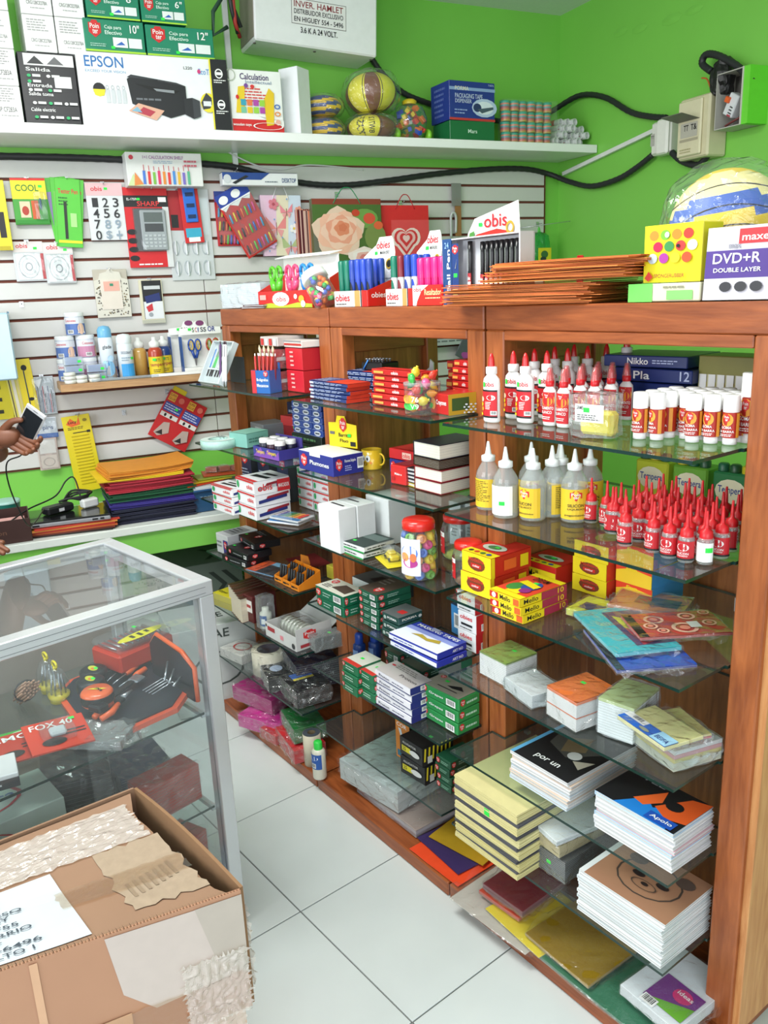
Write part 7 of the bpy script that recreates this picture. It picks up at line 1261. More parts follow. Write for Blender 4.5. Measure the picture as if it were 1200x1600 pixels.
gift_bag((1.751,1.713,0.2374,0.2212), 'red gift bag with pink hearts and ribbon', '#d6202a', [('r', 0, 0, 1, 1, '#d6242c'), ('r', .2, 0, 1, .72, '#e0484e')]+[e for q, c in ((1.25, '#f4d8d4'), (1.0, '#d8323c'), (.8, '#f0b8b8'), (.55, '#d8323c'), (.3, '#f0c8c8')) for e in (('e', .5-.11*q, .38, .14*q, .15*q, c), ('e', .5+.11*q, .38, .14*q, .15*q, c), ('p', [(.5-.245*q, .35), (.5+.245*q, .35), (.5, .38-.34*q)], c))], off=.08, t=.03, hc='#b81f28')
hook((1.776,1.946)[0], (1.776,1.952)[1])
# lower packs
for i, bb in enumerate(((0.1638,1.662,0.11,0.1467), (0.2722,1.651,0.1085,0.1513))):
    card(bb, 'clear pack with white disc shaped %s and red obis header, %s of the two' % (('protractor', 'compass ring')[i], ('left', 'right')[i]), col='#cfd3d6', t=.004, els=[('r', 0, .74, 1, 1, '#dcd4d4'), ('ob', .12, .84, .5, .95, 'obis'), ('s', .68, .8), ('r', .86, .05, .98, .7, '#c8343c'), ('r', .06, .03, .88, .7, '#e2e5e7'), ('ring', .47, .37, .34, .30, '#a8adb2', .08), ('ring', .47, .37, .12, .11, '#8a9096', .3), ('ring', .47, .37, .24, .21, '#c4c8cc', .1)], blister=(.06, .04, .96, .72, .01))
s, z, w, h = (0.4554,1.511,0.1469,0.1949)
def nbk(r, w, h, t):
    m = MB(); P_ = [(-w*.42, -h*.5), (w*.5, -h*.5), (w*.5, h*.28), (w*.32, h*.32), (w*.28, h*.44), (w*.1, h*.46), (0, h*.54), (-w*.12, h*.45), (-w*.3, h*.42), (-w*.36, h*.3), (-w*.5, h*.27), (-w*.5, -h*.5)]
    m.prism(P_, .006, M('#d4d0c4', .5)); m.build('card_frame', r, (0, -.008, 0)); rr = random.Random(6); q = MB()
    for k in range(120): x, y = rr.uniform(-.46, .46), rr.uniform(-.46, .26); q.add([(w*x-.004, -.0088, h*y), (w*x+.004, -.0088, h*y-.002), (w*x+.002, -.0088, h*y+.005)], [(0, 1, 2)], ('#3a3430', '#7a6a4a', '#5a5a50')[k % 3])
    q.build('floral_print', r); p = MB(); p.box((-w*.02, -.0095, -h*.02), (w*.6, .003, h*.62), M('#dcd2c6', .4)); p.box((w*.0, -.0115, h*.15), (w*.46, .001, h*.2), M('#e0a898', .4)); p.box((0, -.0125, h*.18), (w*.1, .001, h*.05), M('#2a8a6a', .4)); p.build('inner_note', r)
card((s, z, w*.9, h*.96), 'ornate cream notecard frame with speckled floral border', cat='note card', col='#b9b2a4', t=.003, els=(), body=nbk)
card((0.6095,1.479,0.0934,0.1741), 'narrow black and cream pack of blue pens on the slatted wall', col='#d8d2b8', t=.005, els=[('r', .12, .1, .96, .98, '#1f2024'), ('r', .2, .78, .9, .86, '#c9ccd0'), ('r', .14, .1, .96, .5, '#e0e2e6'), ('p', [(.2, .62), (.85, .7), (.88, .52), (.25, .46)], '#22306e'), ('p', [(.22, .38), (.5, .46), (.52, .3), (.3, .26)], '#c8343c'), ('e', .4, .2, .1, .05, '#9aa0a8'), ('r', .0, .0, 1, .08, '#b8b8a8')], hk=True)
for (x, y) in ((34, 485), (194, 640)):
    h_ = (0.1963,2.643)
hook((0.1127,1.577)[0], (0.1127,1.577)[1], 'bare silver hook on the slats left of the cotton tubs'); hook((0.4444,1.12)[0], (0.4444,1.12)[1], 'bare silver bracket hook beneath the wooden shelf')
# far left goods
card((0.0765,1.777,0.0728,0.2481), 'yellow packaged tool with black slot at the far left edge', cat='tool pack', col='#e6d81e', t=.02, off=.03, els=[('r', .5, .18, .8, .55, '#1f2022'), ('r', .1, .0, .9, .06, '#b8a81a')])
cf = thing('wall_crate', 'pale blue translucent folder box jutting from the slats at the left edge', 'folder box', wp((0.0362,1.525)[0]-.06, DS-.13, 1.31), WA)
m = MB(); m.box((0, 0, .12), (.16, .24, .24), M('#a9c6d6', .25, alpha=1), b=.006); m.build('box_body', cf); m = MB(); m.box((0, -.122, .12), (.15, .003, .23), M('#b9d2de', .2)); m.box((0, -.125, .10), (.02, .003, .01), '#5a7f94'); m.build('front_face', cf); MB().box((.081, 0, .24), (.003, .24, .006), M('#4a7f9c', .4)).build('edge_trim', cf)
for i, (x0, x1, yb_, lb, c) in enumerate(((-14, 16, 655, 'yellow ruler pack with dark marks, leftmost of the yellow packs', '#e2d22a'), (16, 38, 652, 'yellow and white ruler set pack in the middle of the yellow packs', '#e8dc6a'), (32, 54, 650, 'yellow pack with black compass drawing, rightmost of the yellow packs', '#e6cf1e'))):
    s, z, w, h = ((-0.0106,1.14,0.0682,0.2376), (0.0459,1.139,0.0554,0.2197), (0.0884,1.145,0.0536,0.2255))[i]
    card((s, z, w, h), lb, cat='ruler pack', col=c, t=.004, off=.012+.008*i, rot=(0, -4, -3)[i], els=[('r', .2, .1+.2*k, .5, .16+.2*k, '#3a3a2a') for k in range(4)] if i == 0 else ([('r', .1, 0, .16, 1, '#4a3a4a'), ('r', .6, 0, .72, 1, '#d8c88a'), ('r', .3, 0, .5, 1, '#efe9d8')] if i == 1 else [('r', .4, .2, .48, .8, '#2a3a4a'), ('e', .5, .85, .2, .05, '#1f1f1f'), ('e', .6, .3, .2, .03, '#1f1f1f')]), hk=False)
card((0.145,1.144,0.0831,0.1522), 'clear pack of many silver and red pens left of the wooden shelf', cat='pen pack', col='#c2c8d0', t=.004, off=.014, els=[('r', .08+.075*i, .05, .11+.075*i, .55+.1*(i % 3), ('#2a3a6a', '#b03040', '#3a3a44', '#8a90a0')[i % 4]) for i in range(12)]+[('p', [(.1, .9), (.5, .95), (.3, .7)], '#e8ecf0')], blister=(.02, .02, .98, .98, .02))
for i, bb in enumerate(((0.1365,1.05,0.079,0.0826), (0.1276,0.9186,0.077,0.1309))):
    card(bb, ('white blue edged pack of safety pins behind the phone', 'clear pink backed packet pair hanging low on the slats')[i], cat='pin pack', col=('#ccd2dc', '#c9b4ac')[i], t=.004, off=.014, els=([('r', 0, 0, 1, .22, '#3a62a8'), ('t', 'pins', .3, .35, .8, .6, '#5a6a90')] if i == 0 else [('r', .1, .52, .9, .96, '#d8d4d0'), ('r', .1, .06, .9, .46, '#d2c4ba'), ('ring', .5, .25, .3, .14, '#b0a49c', .2)]), blister=(.04, .04, .96, .96, .016), hk=i == 0)
# red price sheet, long yellow card
s, z, w, h = (0.661,0.9608,0.1794,0.2282)
card((s, z-.005, w*.98, h*.95), 'tilted red glue sheet printed with blue and yellow offer panels', cat='card sheet', col='#c4282c', t=.003, off=.02, rot=33, hk=False, els=[e for i in range(2) for e in (('r', .04+.5*i, .80, .22+.5*i, .96, '#e8b03a'), ('t', 'SUPER', .05+.5*i, .89, .21+.5*i, .94, '#8a2a1a'), ('t', 'GLUE', .05+.5*i, .82, .21+.5*i, .87, '#8a2a1a'), ('e', .36+.5*i, .88, .07, .06, '#d86a5a'), ('r', .03+.5*i, .58, .47+.5*i, .76, '#3a4a9c'), ('tl', .05+.5*i, .6, .45+.5*i, .74, 3, '#c8ccea'), ('r', .03+.5*i, .46, .47+.5*i, .55, '#e0dcd8'), ('e', .15+.5*i, .505, .03, .035, K_), ('e', .3+.5*i, .505, .03, .035, K_), ('p', [(.08+.5*i, .1), (.2+.5*i, .36), (.34+.5*i, .4), (.42+.5*i, .2), (.2+.5*i, .06)], '#b8a49c'), ('p', [(.12+.5*i, .1), (.24+.5*i, .22), (.3+.5*i, .12)], '#2a2224'))]+[('s', .3, .66)])
MB().box((-.02, 0, .0), (.06, .002, .03), '#e0cc1e').build('yellow_tab', [o for o in bpy.data.objects if o.name.startswith('blister_card') and o.parent is None][-1], (-.03, .004, h*.5)); hook((0.6324,1.181)[0], (0.6336,1.192)[1])
s, z, w, h = (0.2589,0.8138,0.1089,0.3179)
card((s, z, w, h), 'long yellow card of many small combs standing against the slats', cat='display card', col='#d9c722', t=.004, off=.03, rot=-4, els=[('p', [(.12, .9), (.3, .97), (.5, .9), (.6, .98), (.62, .88), (.3, .86)], '#e0642a'), ('t', 'Lucy', .2, .89, .5, .94, K_), ('e', .8, .93, .08, .02, '#8a7a1a'), ('tl', .15, .82, .8, .86, 2, '#6a5f1a'), ('r', .3, .775, .9, .785, K_), ('r', .8, .765, .92, .795, K_)], hk=True, body=lambda r, w, h, t: [part('comb', 'hair_comb', lambda: MB().box((0, -.004, 0), (w*.62, .004, .005), M('#cdb91c', .3), b=.001), r, (w*.03, 0, h*(.24-.042*k))) for k in range(16)])
# wooden shelf on the slats with toiletries
s0, s1 = (0.1995,1.293)[0], (0.8678,1.233)[0]
wsf = wallbox('slat_shelf', s0-.0, s1+.03, DS-.20, DS-.001, 1.2445, 1.2725, wood('light_wood_board', '#a37a52', '#c9a275', 'x', .5), b=.001); tag(wsf, 'light wooden shelf board mounted on the slatted wall', 'shelf'); ZB = 1.2732
def onb(px, py): return None
def wthing(name, label, cat, s, n, z, group=None, rot=0): return thing(name, label, cat, wp(s, n, z), WA+rot, group)
def tub(s, n, z, label, c=0):
    r = wthing('cotton_tub', label, 'tub', s, n, z, rot=(-.3, .5, .2)[c % 3]); q, hh = .036, .088
    part('ctb', 'tub_body', lambda: MB().lathe([(0, 0), (q*.96, 0), (q, .004), (q, hh*.84)], M('#cfd6e4', .3), 20), r); part('ctl', 'lid', lambda: MB().lathe([(q*1.03, hh*.82), (q*1.03, hh*.97), (q*.95, hh), (0, hh)], M('#e4e8ea', .3), 20), r)
    part(('ctp', c), 'label', lambda: pr(MB(), cmap(q*1.01, 0, hh*.82, -1.6, 1.6), [('r', 0, .05, 1, .95, '#5a78b8' if c == 0 else '#c88aa8'), ('r', 0, .62, 1, .95, '#dfe2ea'), ('t', 'Cotonetes', .22, .72, .6, .86, '#c8343c'), ('e', .75, .35, .12, .3, '#e8c4ac'), ('p', [(.62, .1), (.9, .1), (.85, .3), (.65, .3)], W_), ('b', .3, .1, .5, .3)]), r)
base = (0.2172,1.27)
sb = s0+.05
nb = DS-.05
for i in range(4): tub(sb-.005+.078*i, nb+.0, ZB, 'cotton swab tub standing on the wooden shelf, %s from the left' % ORD[i], i % 2)
for i in range(2): tub(sb-.002+.076*i, nb, ZB+.0885, 'cotton swab tub in the second tier, %s one' % ('left', 'right')[i], i)
tub(sb+.045, nb, ZB+.177, 'cotton swab tub alone on top of the others', 0)
for c in range(2):
    for i in range(3-c):
        r = wthing('swab_pack', 'clear pack of blue cotton swabs with green sticker in the %s pile, %s' % (('left', 'right')[c], pos_word(i, 3-c)), 'swab pack', sb+.012+.082*c, DS-.125, ZB+.0335*i+(.0 if 1 else 0)); MB().box((0, 0, .016), (.072, .045, .031), clear('swab_case', '#f2f6fa', .35, .06, 1.2, milkc='#dde6ee'), b=.002).build('case', r)
        m = MB(); [m.box((-.005, -.012+.006*k, .005+.0065*j), (.05, .003, .003), M('#2f7fd0', .4)) for k in range(5) for j in range(4)]; m.build('swab_sticks', r)
        m = MB(); [m.lathe([(0, -.004), (.0022, -.002), (.0022, .002), (0, .004)], M(W_, .8), 6, T=Matrix.Translation((-.031, -.012+.006*k, .005+.0065*j)) @ Matrix.Rotation(math.pi/2, 4, 'Y')) for k in range(5) for j in range(4)]; m.build('swab_tips', r); pr(MB(), fmap('F', .072, .046, .031), [('s', .72, .3)]).build('price_sticker', r)
for i, (ds, dn, k) in enumerate(((0, .0, 0), (0, 0, 1), (0.0, .0, 2), (.042, -.012, 0), (.042, -.012, 1), (.09, -.01, 0), (.09, -.01, 1))):
    r = wthing('ribbon_tape', 'small white tape roll on the wooden shelf, %s' % ('%s from below in the %s pile' % (ORD[k], ('left', 'middle', 'right')[(i > 2)+(i > 4)])), 'tape roll', sb-.01+ds, DS-.172+dn*0, ZB+.0145*k); part('rtp', 'roll_body', lambda: MB().lathe([(.010, 0), (.022, 0), (.022, .0135), (.010, .0135), (.010, 0)], M('#dcdfd8', .35), 20, caps=False), r); part('rtc', 'core', lambda: MB().lathe([(.0098, .0005), (.0098, .013)], M('#b8bab4', .5), 16, caps=False), r)
def spray(s, n, label, cap, els, r=.028, h=.21, body='#dfe8ee'):
    o = wthing('spray_can', label, 'spray can', s, n, ZB); MB().lathe([(0, 0), (r, 0), (r, h*.74), (r*.92, h*.79)], M(body, .25, coat=.4), 22).build('can_body', o); MB().lathe([(r*.95, h*.78), (r*.98, h*.8), (r*.95, h*.92), (r*.7, h*.98), (0, h)], M(cap, .25), 22).build('cap', o); pr(MB(), cmap(r*1.01, h*.02, h*.76, -1.5, 1.5), els).build('label', o)
ss = (0.3948,1.278)[0]
spray(ss, DS-.10, 'tall air freshener can with light blue dome cap and flower print', '#6fb0d8', [('t', 'glade', .3, .72, .72, .84, '#4a4a50'), ('e', .5, .25, .3, .2, '#8ac0e4'), ('p', [(.3, .1), (.5, .45), (.7, .1)], '#5a9ad0'), ('e', .62, .5, .15, .08, '#b8d8ee'), ('e', .35, .35, .12, .1, '#a8cfe8')])
spray(ss+.068, DS-.125, 'squat white spray can with pale blue label beside the air freshener', '#dfe8ec', [('t', 'DEODORANT', .28, .72, .72, .8, '#5a6a7a'), ('p', [(.2, .9), (.8, .82), (.8, .86)], '#3a7ab0'), ('r', .24, .05, .8, .42, '#3a9ad8'), ('tl', .28, .5, .7, .64, 2, '#8aa0b0'), ('s', .66, .55)], r=.031, h=.175)
def temp(s, n, label, liq, lab='#e3c82a', h=.155, r=.029):
    o = wthing('paint_bottle', label, 'paint bottle', s, n, ZB); MB().lathe([(0, 0), (r, 0), (r, h*.62), (r*.85, h*.7), (r*.55, h*.74)], M(liq, .3, coat=.4), 20).build('bottle_body', o); MB().lathe([(r*.6, h*.73), (r*.75, h*.76), (r*.75, h*.86), (r*.3, h*.92), (r*.3, h), (0, h)], M('#e2e4e2', .35), 18).build('cap', o)
    if lab: pr(MB(), cmap(r*1.01, h*.05, h*.5, -1.5, 1.5), [('r', 0, 0, 1, 1, lab), ('t', 'ARTS', .36, .72, .64, .9, '#3a5a2a'), ('t', 'tempera', .16, .4, .86, .62, '#a82a3a'), ('tl', .3, .1, .7, .3, 2, '#5a4a1a'), ('s', .3, .78)]).build('label', o)
temp(ss+.128, DS-.09, 'tan paint bottle with white cap behind the red one', '#c29a52', None)
temp(ss+.185, DS-.125, 'red paint bottle with yellow tempera label', '#b0402a')
temp(ss+.228, DS-.08, 'blue paint bottle with yellow label behind the red one', '#27417c')
r = wthing('hair_clip_tray', 'clear plastic tray lying along the front edge of the wooden shelf', 'tray', ss+.05, DS-.175, ZB); MB().box((0, 0, .006), (.26, .04, .011), clear('tray_plastic', '#eef4f8', .3, .08, 1.6, milkc='#c8d4dc'), b=.003).build('tray_body', r)
r = wthing('white_strip', 'long white card strip lying on the wooden shelf edge', 'card', ss+.28, DS-.185, ZB); MB().box((0, 0, .006), (.26, .018, .011), W_, b=.001).build('strip_body', r)
for k in range(2):
    r = wthing('scissor_display', 'white scissors display box lettered SCISSOR, %s one' % ('front', 'rear')[k], 'display box', ss+.375-.03*k, DS-.13+.075*k, ZB); w, d, h = .17, .05, .165
    m = MB(); m.box((0, d/2-.002, h/2), (w, .003, h), W_); m.box((0, 0, .012), (w, d, .022), W_); m.box((-w/2, 0, h*.45), (.003, d, h*.9), M('#27549a', .4)); m.build('box_body', r)
    m = MB(); m.prism([(-w/2, 0), (w/2, 0), (w/2, .026), (.03, .03), (.02, .052), (-.02, .052), (-.03, .03), (-w/2, .026)], .002, W_); m.build('header_card', r, (0, -.004, h-.01))
    pr(MB(), fmap('F', w, .0085, h+.05), [('t', 'S', .3, .765, .35, .85, '#2a5a2a'), ('t', 'C', .37, .765, .42, .85, '#b03a3a'), ('t', 'I', .44, .765, .46, .85, '#2a3a8a'), ('t', 'SS', .5, .765, .64, .85, '#2a3a3a'), ('t', 'OR', .68, .765, .86, .86, '#2a3a8a'), ('e', .5, .93, .1, .05, '#7a3a6a'), ('s', .2, .8)]).build('header_print', r)
    for q, (dx, c1, c2) in enumerate(((-.03, '#23489c', '#c8a83a'), (.045, '#a83a24', '#6fa02e'))):
        m = MB()
        for sx in (-1, 1): m.tube([(dx+sx*(.014+.010*math.cos(a)), -.008, .112+.022*math.sin(a)) for a in [2*math.pi*k2/12 for k2 in range(13)]], .005, M(c1, .3), 7); m.tube([(dx+sx*.013, -.008, .092), (dx+sx*.003, -.008, .06)], .006, M(c1, .3), 7); m.tube([(dx+sx*(.014+.007*math.cos(a)), -.010, .112+.018*math.sin(a)) for a in [2*math.pi*k2/12 for k2 in range(13)]], .003, M(c2, .3), 6)
        if k == 0: m.build('scissor_handles', r); MB().prism([(dx-.007, .062), (dx+.007, .062), (dx+.002, .03), (dx-.002, .03)], .003, M('#a8adb2', .3, .8)).build('blade', r, (0, -.009, 0))
# goods at the right end of the slats
r = thing('bag_clip', 'bent clear plastic hanger with brown strip on the slats above the pen set', 'hanger', wp((2.062,2.031)[0], DS-.015, 1.80), WA)
MB().box((.01, 0, .09), (.032, .004, .17), M('#9a6a42', .5)).build('brown_strip', r); MB().box((.0, -.003, .19), (.05, .006, .10), clear('grey_tape', '#cfd2d0', .5, .3, 1, milkc='#a8aaa6')).build('tape_patch', r); MB().tube(smooth([(-.03, 0, 0), (-.032, -.005, .09), (-.02, -.008, .11), (-.005, -.005, .09), (-.004, 0, .02)]), .006, M('#c3c6c6', .2), 8).build('clear_bar', r)
card((2.321,1.823,0.1253,0.0503), 'small teal tag with face print behind the pen set', cat='tag', col='#2fa8c8', t=.003, off=.03, els=[('e', .8, .5, .08, .3, '#e8a84a'), ('s', .3, .4), ('r', .1, .2, .5, .35, '#e05a4a')], hk=False)
r = thing('net_bag', 'green loofah style net bag with yellow card at the right end of the slats', 'bag', wp((2.5,1.748)[0], DS-.07, (2.501,1.666)[1]), WA)
film_mesh(.10, .05, .14, .006, 8, 61, clear('green_film', '#7fe07a', .35, .15, 1.5, .5, 30, milkc='#4ac06a'), .6).build('green_net', r); MB().box((.01, -.03, .04), (.075, .003, .065), '#d8cf2a').build('yellow_card', r); pr(MB(), fmap('F', .07, .064, .07), [('e', .6, .6, .3, .25, '#3a6a3a'), ('e', .5, .3, .25, .15, '#2a3a3a')]).build('card_print', r); MB().tube(smooth([(-.01, 0, .13), (-.005, 0, .17), (.005, 0, .13)]), .004, '#5ac04a', 6).build('handle', r)
hook((2.535,1.863)[0], (2.535,1.857)[1], of='green net bag'); m = MB(); m.tube([wp((2.376,1.822)[0], DS-.005, (2.376,1.834)[1]), wp((2.631,1.852)[0], DS-.14, (2.643,1.858)[1])], .002, M('#c9ccce', .25, .8), 6); tag(m.build('wire_arm'), 'thin metal wire arm sticking out beside the green net bag', 'wire')
r = thing('red_tray', 'small red plastic holder standing on the unit at the end of the slats', 'holder', (-1.36, 1.66, ZT_+.0005), .2); m = MB(); m.box((0, 0, .02), (.09, .04, .04), M('#c4201f', .3), b=.003); m.box((-.035, .015, .06), (.018, .006, .09), M('#c4201f', .3), b=.002); m.build('holder_body', r)
# yellow and silver packs seen through the middle unit
card((1.87,1.246,0.0796,0.1801), 'yellow pouch hanging behind the middle unit', cat='pouch', col='#d9cf2c', t=.01, off=.03, els=[('p', [(.2, .3), (.8, .4), (.5, .8)], '#6a6a2a')]); card((2.047,1.301,0.2867,0.1158), 'silver foil pack with fine print seen behind the middle unit', cat='foil pack', col='#b4b8bc', t=.01, off=.045, els=[('tl', .05, .1, .95, .9, 6, '#6a6e74'), ('r', .05, .6, .25, .9, '#dfe2e4')])
card((2.107,1.21,0.1351,0.1117), 'pink and purple child scissors pack seen behind the middle unit', cat='scissors pack', col='#5a5a66', t=.006, off=.05, rot=30, els=[('r', .4, .1, .6, .9, '#c0469a'), ('e', .5, .2, .3, .16, '#b04aa0')], hk=False)
# ================================================================ LEDGE COUNTER GOODS
ZL = .7508
def lbox(s, n, z, w, d, h, label, rot=0, **k): p = wp(s, n, z); return carton((p.x, p.y, z, math.degrees(WA)+rot, w, d, h), label, **k)
s, n, z, rot, w, d, h = (0.2866,3.154,0.75,0,0.341,0.2,0.0551)
col_layers = [('#23263c', 12, 'navy'), ('#3f3590', 6, 'violet'), ('#1c5a38', 7, 'green'), ('#b32c3c', 9, 'crimson'), ('#e3c21c', 2, 'yellow'), ('#e0922e', 6, 'orange')]
zz = ZL; rr = random.Random(31); tot = sum(l[1] for l in col_layers); HT = .205; N0 = 0
for li, (c, k, nm) in enumerate(col_layers):
    hq = HT/tot
    for i in range(k):
        m = MB(); n_ = 6; vs = []; w_, d_ = .32, .235
        for a in (0, 1):
            for q in range(n_+1):
                for b_ in (0, 1): u = -1+2*q/n_; vs.append((u*w_/2, (-1, 1)[b_]*d_/2, (hq*.75 if a else 0)+.004*u*u*(li/5)+(.010 if (li == 5 and u > .5) else 0)*(u-.5)))
        q0 = 2*(n_+1); fs = []
        for q in range(n_): fs += [(q0+2*q, q0+2*q+2, q0+2*q+3, q0+2*q+1), (2*q, 2*q+1, 2*q+3, 2*q+2), (2*q, 2*q+2, q0+2*q+2, q0+2*q), (2*q+1, q0+2*q+1, q0+2*q+3, 2*q+3)]
        fs += [(0, q0, q0+1, 1), (2*n_, 2*n_+1, q0+2*n_+1, q0+2*n_)]
        m.add(vs, fs, M(c, .6, var=.1)); o = m.build('envelope', None, wp(.46+rr.uniform(-.008, .008)+(-.03 if nm == 'yellow' else .0), 3.27+rr.uniform(-.008, .008), zz), WA+math.radians(rr.uniform(-3, 3)+(6 if nm == 'orange' else 0)))
        tag(o, '%s paper envelope in the multicoloured pile, %s of its colour' % (nm, (ORD[i]+' from the bottom') if k > 1 and i < k-1 else 'topmost'), 'envelope', 'multicoloured envelope pile'); zz += hq
# laptop on envelopes
zz = ZL
for i, c in enumerate(('#2a2420', '#6a2a1e', '#b85a2a', '#a82a24', '#d08a3a', '#c03a2a')):
    o = MB().box((0, 0, .003), (.30, .22, .0055), M(c, .6)).build('folder', None, wp(.16+.006*(i % 3), 3.235, zz), WA+math.radians(-8+2*i)); tag(o, '%s folder under the closed laptop, %s' % (('dark', 'brown', 'orange', 'red', 'tan', 'bright red')[i], pos_word(i, 6)), 'folder', 'folders under the laptop'); zz += .006
lp = thing('laptop', 'closed black and silver laptop lying on folders on the ledge counter', 'laptop', wp(.155, 3.225, zz+.001), WA+math.radians(-4)); w, d = .29, .20
MB().box((0, 0, .008), (w, d, .015), M('#a9abb0', .3, .4), b=.003).build('base', lp); MB().box((0, .0, .0195), (w, d, .007), M('#17181a', .2, coat=.6), b=.002).build('lid', lp)
m = MB(); m.box((.09, -d/2-.0004, .009), (.02, .001, .006), K_); m.box((.115, -d/2-.0004, .009), (.014, .001, .007), K_); m.box((-.115, -d/2-.0004, .009), (.024, .001, .007), K_); m.lathe([(0, 0), (.003, 0), (.003, .001), (0, .001)], K_, 10, T=Matrix.Translation((-.135, -d/2-.0005, .009)) @ Matrix.Rotation(math.pi/2, 4, 'X')); m.build('port', lp)
zt_ = zz+.025
ch = thing('laptop_charger', 'black power brick with coiled lead lying on the laptop', 'charger', wp(.12, 3.24, zt_), WA+.5); MB().box((0, 0, .016), (.11, .05, .03), M('#1b1c1f', .35), b=.006).build('brick', ch); pr(MB(), fmap('F', .11, .05, .03), [('r', .4, .3, .6, .7, '#c9ccd0')]).build('label', ch)
for k in range(3): MB().tube(smooth([(.03, .02, .02), (.09, .04, .04+.01*k), (.13+.01*k, .0, .05), (.10, -.03, .03+.008*k), (.05, -.01, .045), (.02+.0*k, .02, .035)], 5), .004, M('#17181a', .5), 6).build('lead_loop', ch)
pl = thing('white_plug_adapter', 'white plug adapter beside the power brick', 'plug', wp(.235, 3.26, zt_), WA+.4); MB().box((0, 0, .018), (.065, .035, .034), M('#d9dcda', .4), b=.006).build('body', pl)
cable([wp(.21, 3.3, zt_+.03), wp(.20, 3.36, zt_+.10), wp(.17, 3.38, zt_+.09), wp(.12, 3.35, zt_+.04), wp(.02, 3.28, zt_+.02), wp(-.05, 3.2, zt_+.0)], .003, 'thin black lead arching behind the laptop charger', '#151618', ribs=False, name='charger_lead')
# open brown box with pink paper, tubs
r = thing('open_box', 'open dark brown box with pink paper inside at the left of the ledge', 'box', wp(-.085, 3.22, ZL), WA); w, d, h = .20, .20, .085; m = MB(); c = M('#3c2420', .5)
for a, b_ in (((0, -d/2, h/2), (w, .004, h)), ((0, d/2, h/2), (w, .004, h)), ((-w/2, 0, h/2), (.004, d, h)), ((w/2, 0, h/2), (.004, d, h)), ((0, 0, .002), (w, d, .003))): m.box(a, b_, c)
m.build('box_body', r); MB().box((0, -.02, .055), (w*.85, d*.7, .012), M('#dfa8a4', .7)).build('pink_paper', r); pr(MB(), fmap('F', w, d+.004, h), [('t', 'Carton', .15, .4, .6, .6, '#6a4a3a')]).build('lettering', r)
for i, (s_, c, l_, rr_, hh) in enumerate(((-.055, '#1f6f62', '#9fc8c0', .05, .10), (-.14, '#cfd6cc', '#3a9a5a', .045, .07))):
    r = thing('ledge_tub', ('teal tub with pale rim', 'white tub with green print')[i]+' at the back of the ledge by the wall', 'tub', wp(s_, 3.40, ZL), WA); MB().lathe([(0, 0), (rr_*.85, 0), (rr_, hh)], M(c, .4), 22).build('tub_body', r); MB().lathe([(rr_*1.03, hh-.008), (rr_*1.03, hh), (rr_*.9, hh+.001), (0, hh+.001)], M(l_, .4), 22).build('lid', r)
# blue boxes and coloured papers at the right of the ledge
lbox(.735, 3.24, ZL, .24, .16, .085, 'dark blue carton lettered at the right end of the ledge', col='#1d4a70', F=[('t', 'TOFFEE', .1, .6, .4, .75, '#7fa0b8')]); lbox(.735, 3.24, ZL+.086, .25, .17, .018, 'flat white and blue tray on the dark blue carton', rot=3, col='#c9d2d8', F=[('r', 0, 0, 1, .4, '#2a5a8a')])
for i, (c, nm) in enumerate((('#d2401f', 'red'), ('#c9b02a', 'yellow'), ('#8fa03a', 'olive'), ('#b84a28', 'rust'))):
    lbox(.66+.035*i, 3.23+.01*i, ZL+.1045+.007*i, .17, .10, .0068, '%s paper packet in the fan on the white tray' % nm, rot=20-9*i, col=c)
for i in range(3): packet((*wp(.72+.05*i, 3.27-.01*i, 0)[:2], ZL+.134, 60+20*i, .05, .04, .022), 'small clear packet of orange beads on the paper fan, %s from the left' % ORD[i], layers=(('#a8502a', 1),), film=FILM, seed=120+i, amp=.005, ears=0)
# cartons under the ledge
lbox(.62, 3.36, .3135, .36, .26, .20, 'grey carton with dark arrow marks on the shelf under the ledge', col='#5d6a60', F=[('p', [(.6, .2), (.75, .5), (.6, .8), (.66, .8), (.81, .5), (.66, .2)], '#26302a'), ('p', [(.75, .2), (.9, .5), (.75, .8), (.81, .8), (.96, .5), (.81, .2)], '#26302a')], T=[('p', [(.6, .2), (.75, .5), (.6, .8), (.66, .8), (.81, .5), (.66, .2)], '#26302a')])
lbox(.60, 3.06, .0015, .34, .26, .36, 'white carton with outlined letters on the floor under the ledge end', col='#c3c8c6', F=[('ring', .5, .5, .3, .2, '#4a5450', .1), ('t', 'CAE', .35, .85, .65, .95, '#3a4440')], T=[('t', 'CAE', .35, .3, .65, .5, '#3a4440')])
lbox(.26, 3.10, .0015, .30, .22, .20, 'dark plastic crate in the shade below the ledge', col='#2a3430')
# ================================================================ INSIDE THE GLASS CASE (case frame: x out of the front, y towards its right end)
ct_, st_ = math.cos(th), math.sin(th)
def cp(x, y, z): return Vector((cx+x*ct_-y*st_, cy+x*st_+y*ct_, z))
ZG = .6215
tk = thing('tool_tray', 'large black tool tray with orange rim inside the glass case', 'tool kit', cp(-.22, -.155, ZG), th+math.radians(-8))
def rr_poly(w, d, c, ins=0): w -= ins*2; d -= ins*2; c = max(.002, c-ins*.5); return [(-w/2+c, -d/2), (w/2-c, -d/2), (w/2, -d/2+c), (w/2, d/2-c), (w/2-c, d/2), (-w/2+c, d/2), (-w/2, d/2-c), (-w/2, -d/2+c)]
def plate(mb, poly, z0, z1, mat): n = len(poly); mb.add([(x, y, z1) for x, y in poly]+[(x, y, z0) for x, y in poly], [tuple(range(n)), tuple(range(2*n-1, n-1, -1))]+[(i, i+n, (i+1) % n+n, (i+1) % n) for i in range(n)], mat)
TL = math.radians(7)
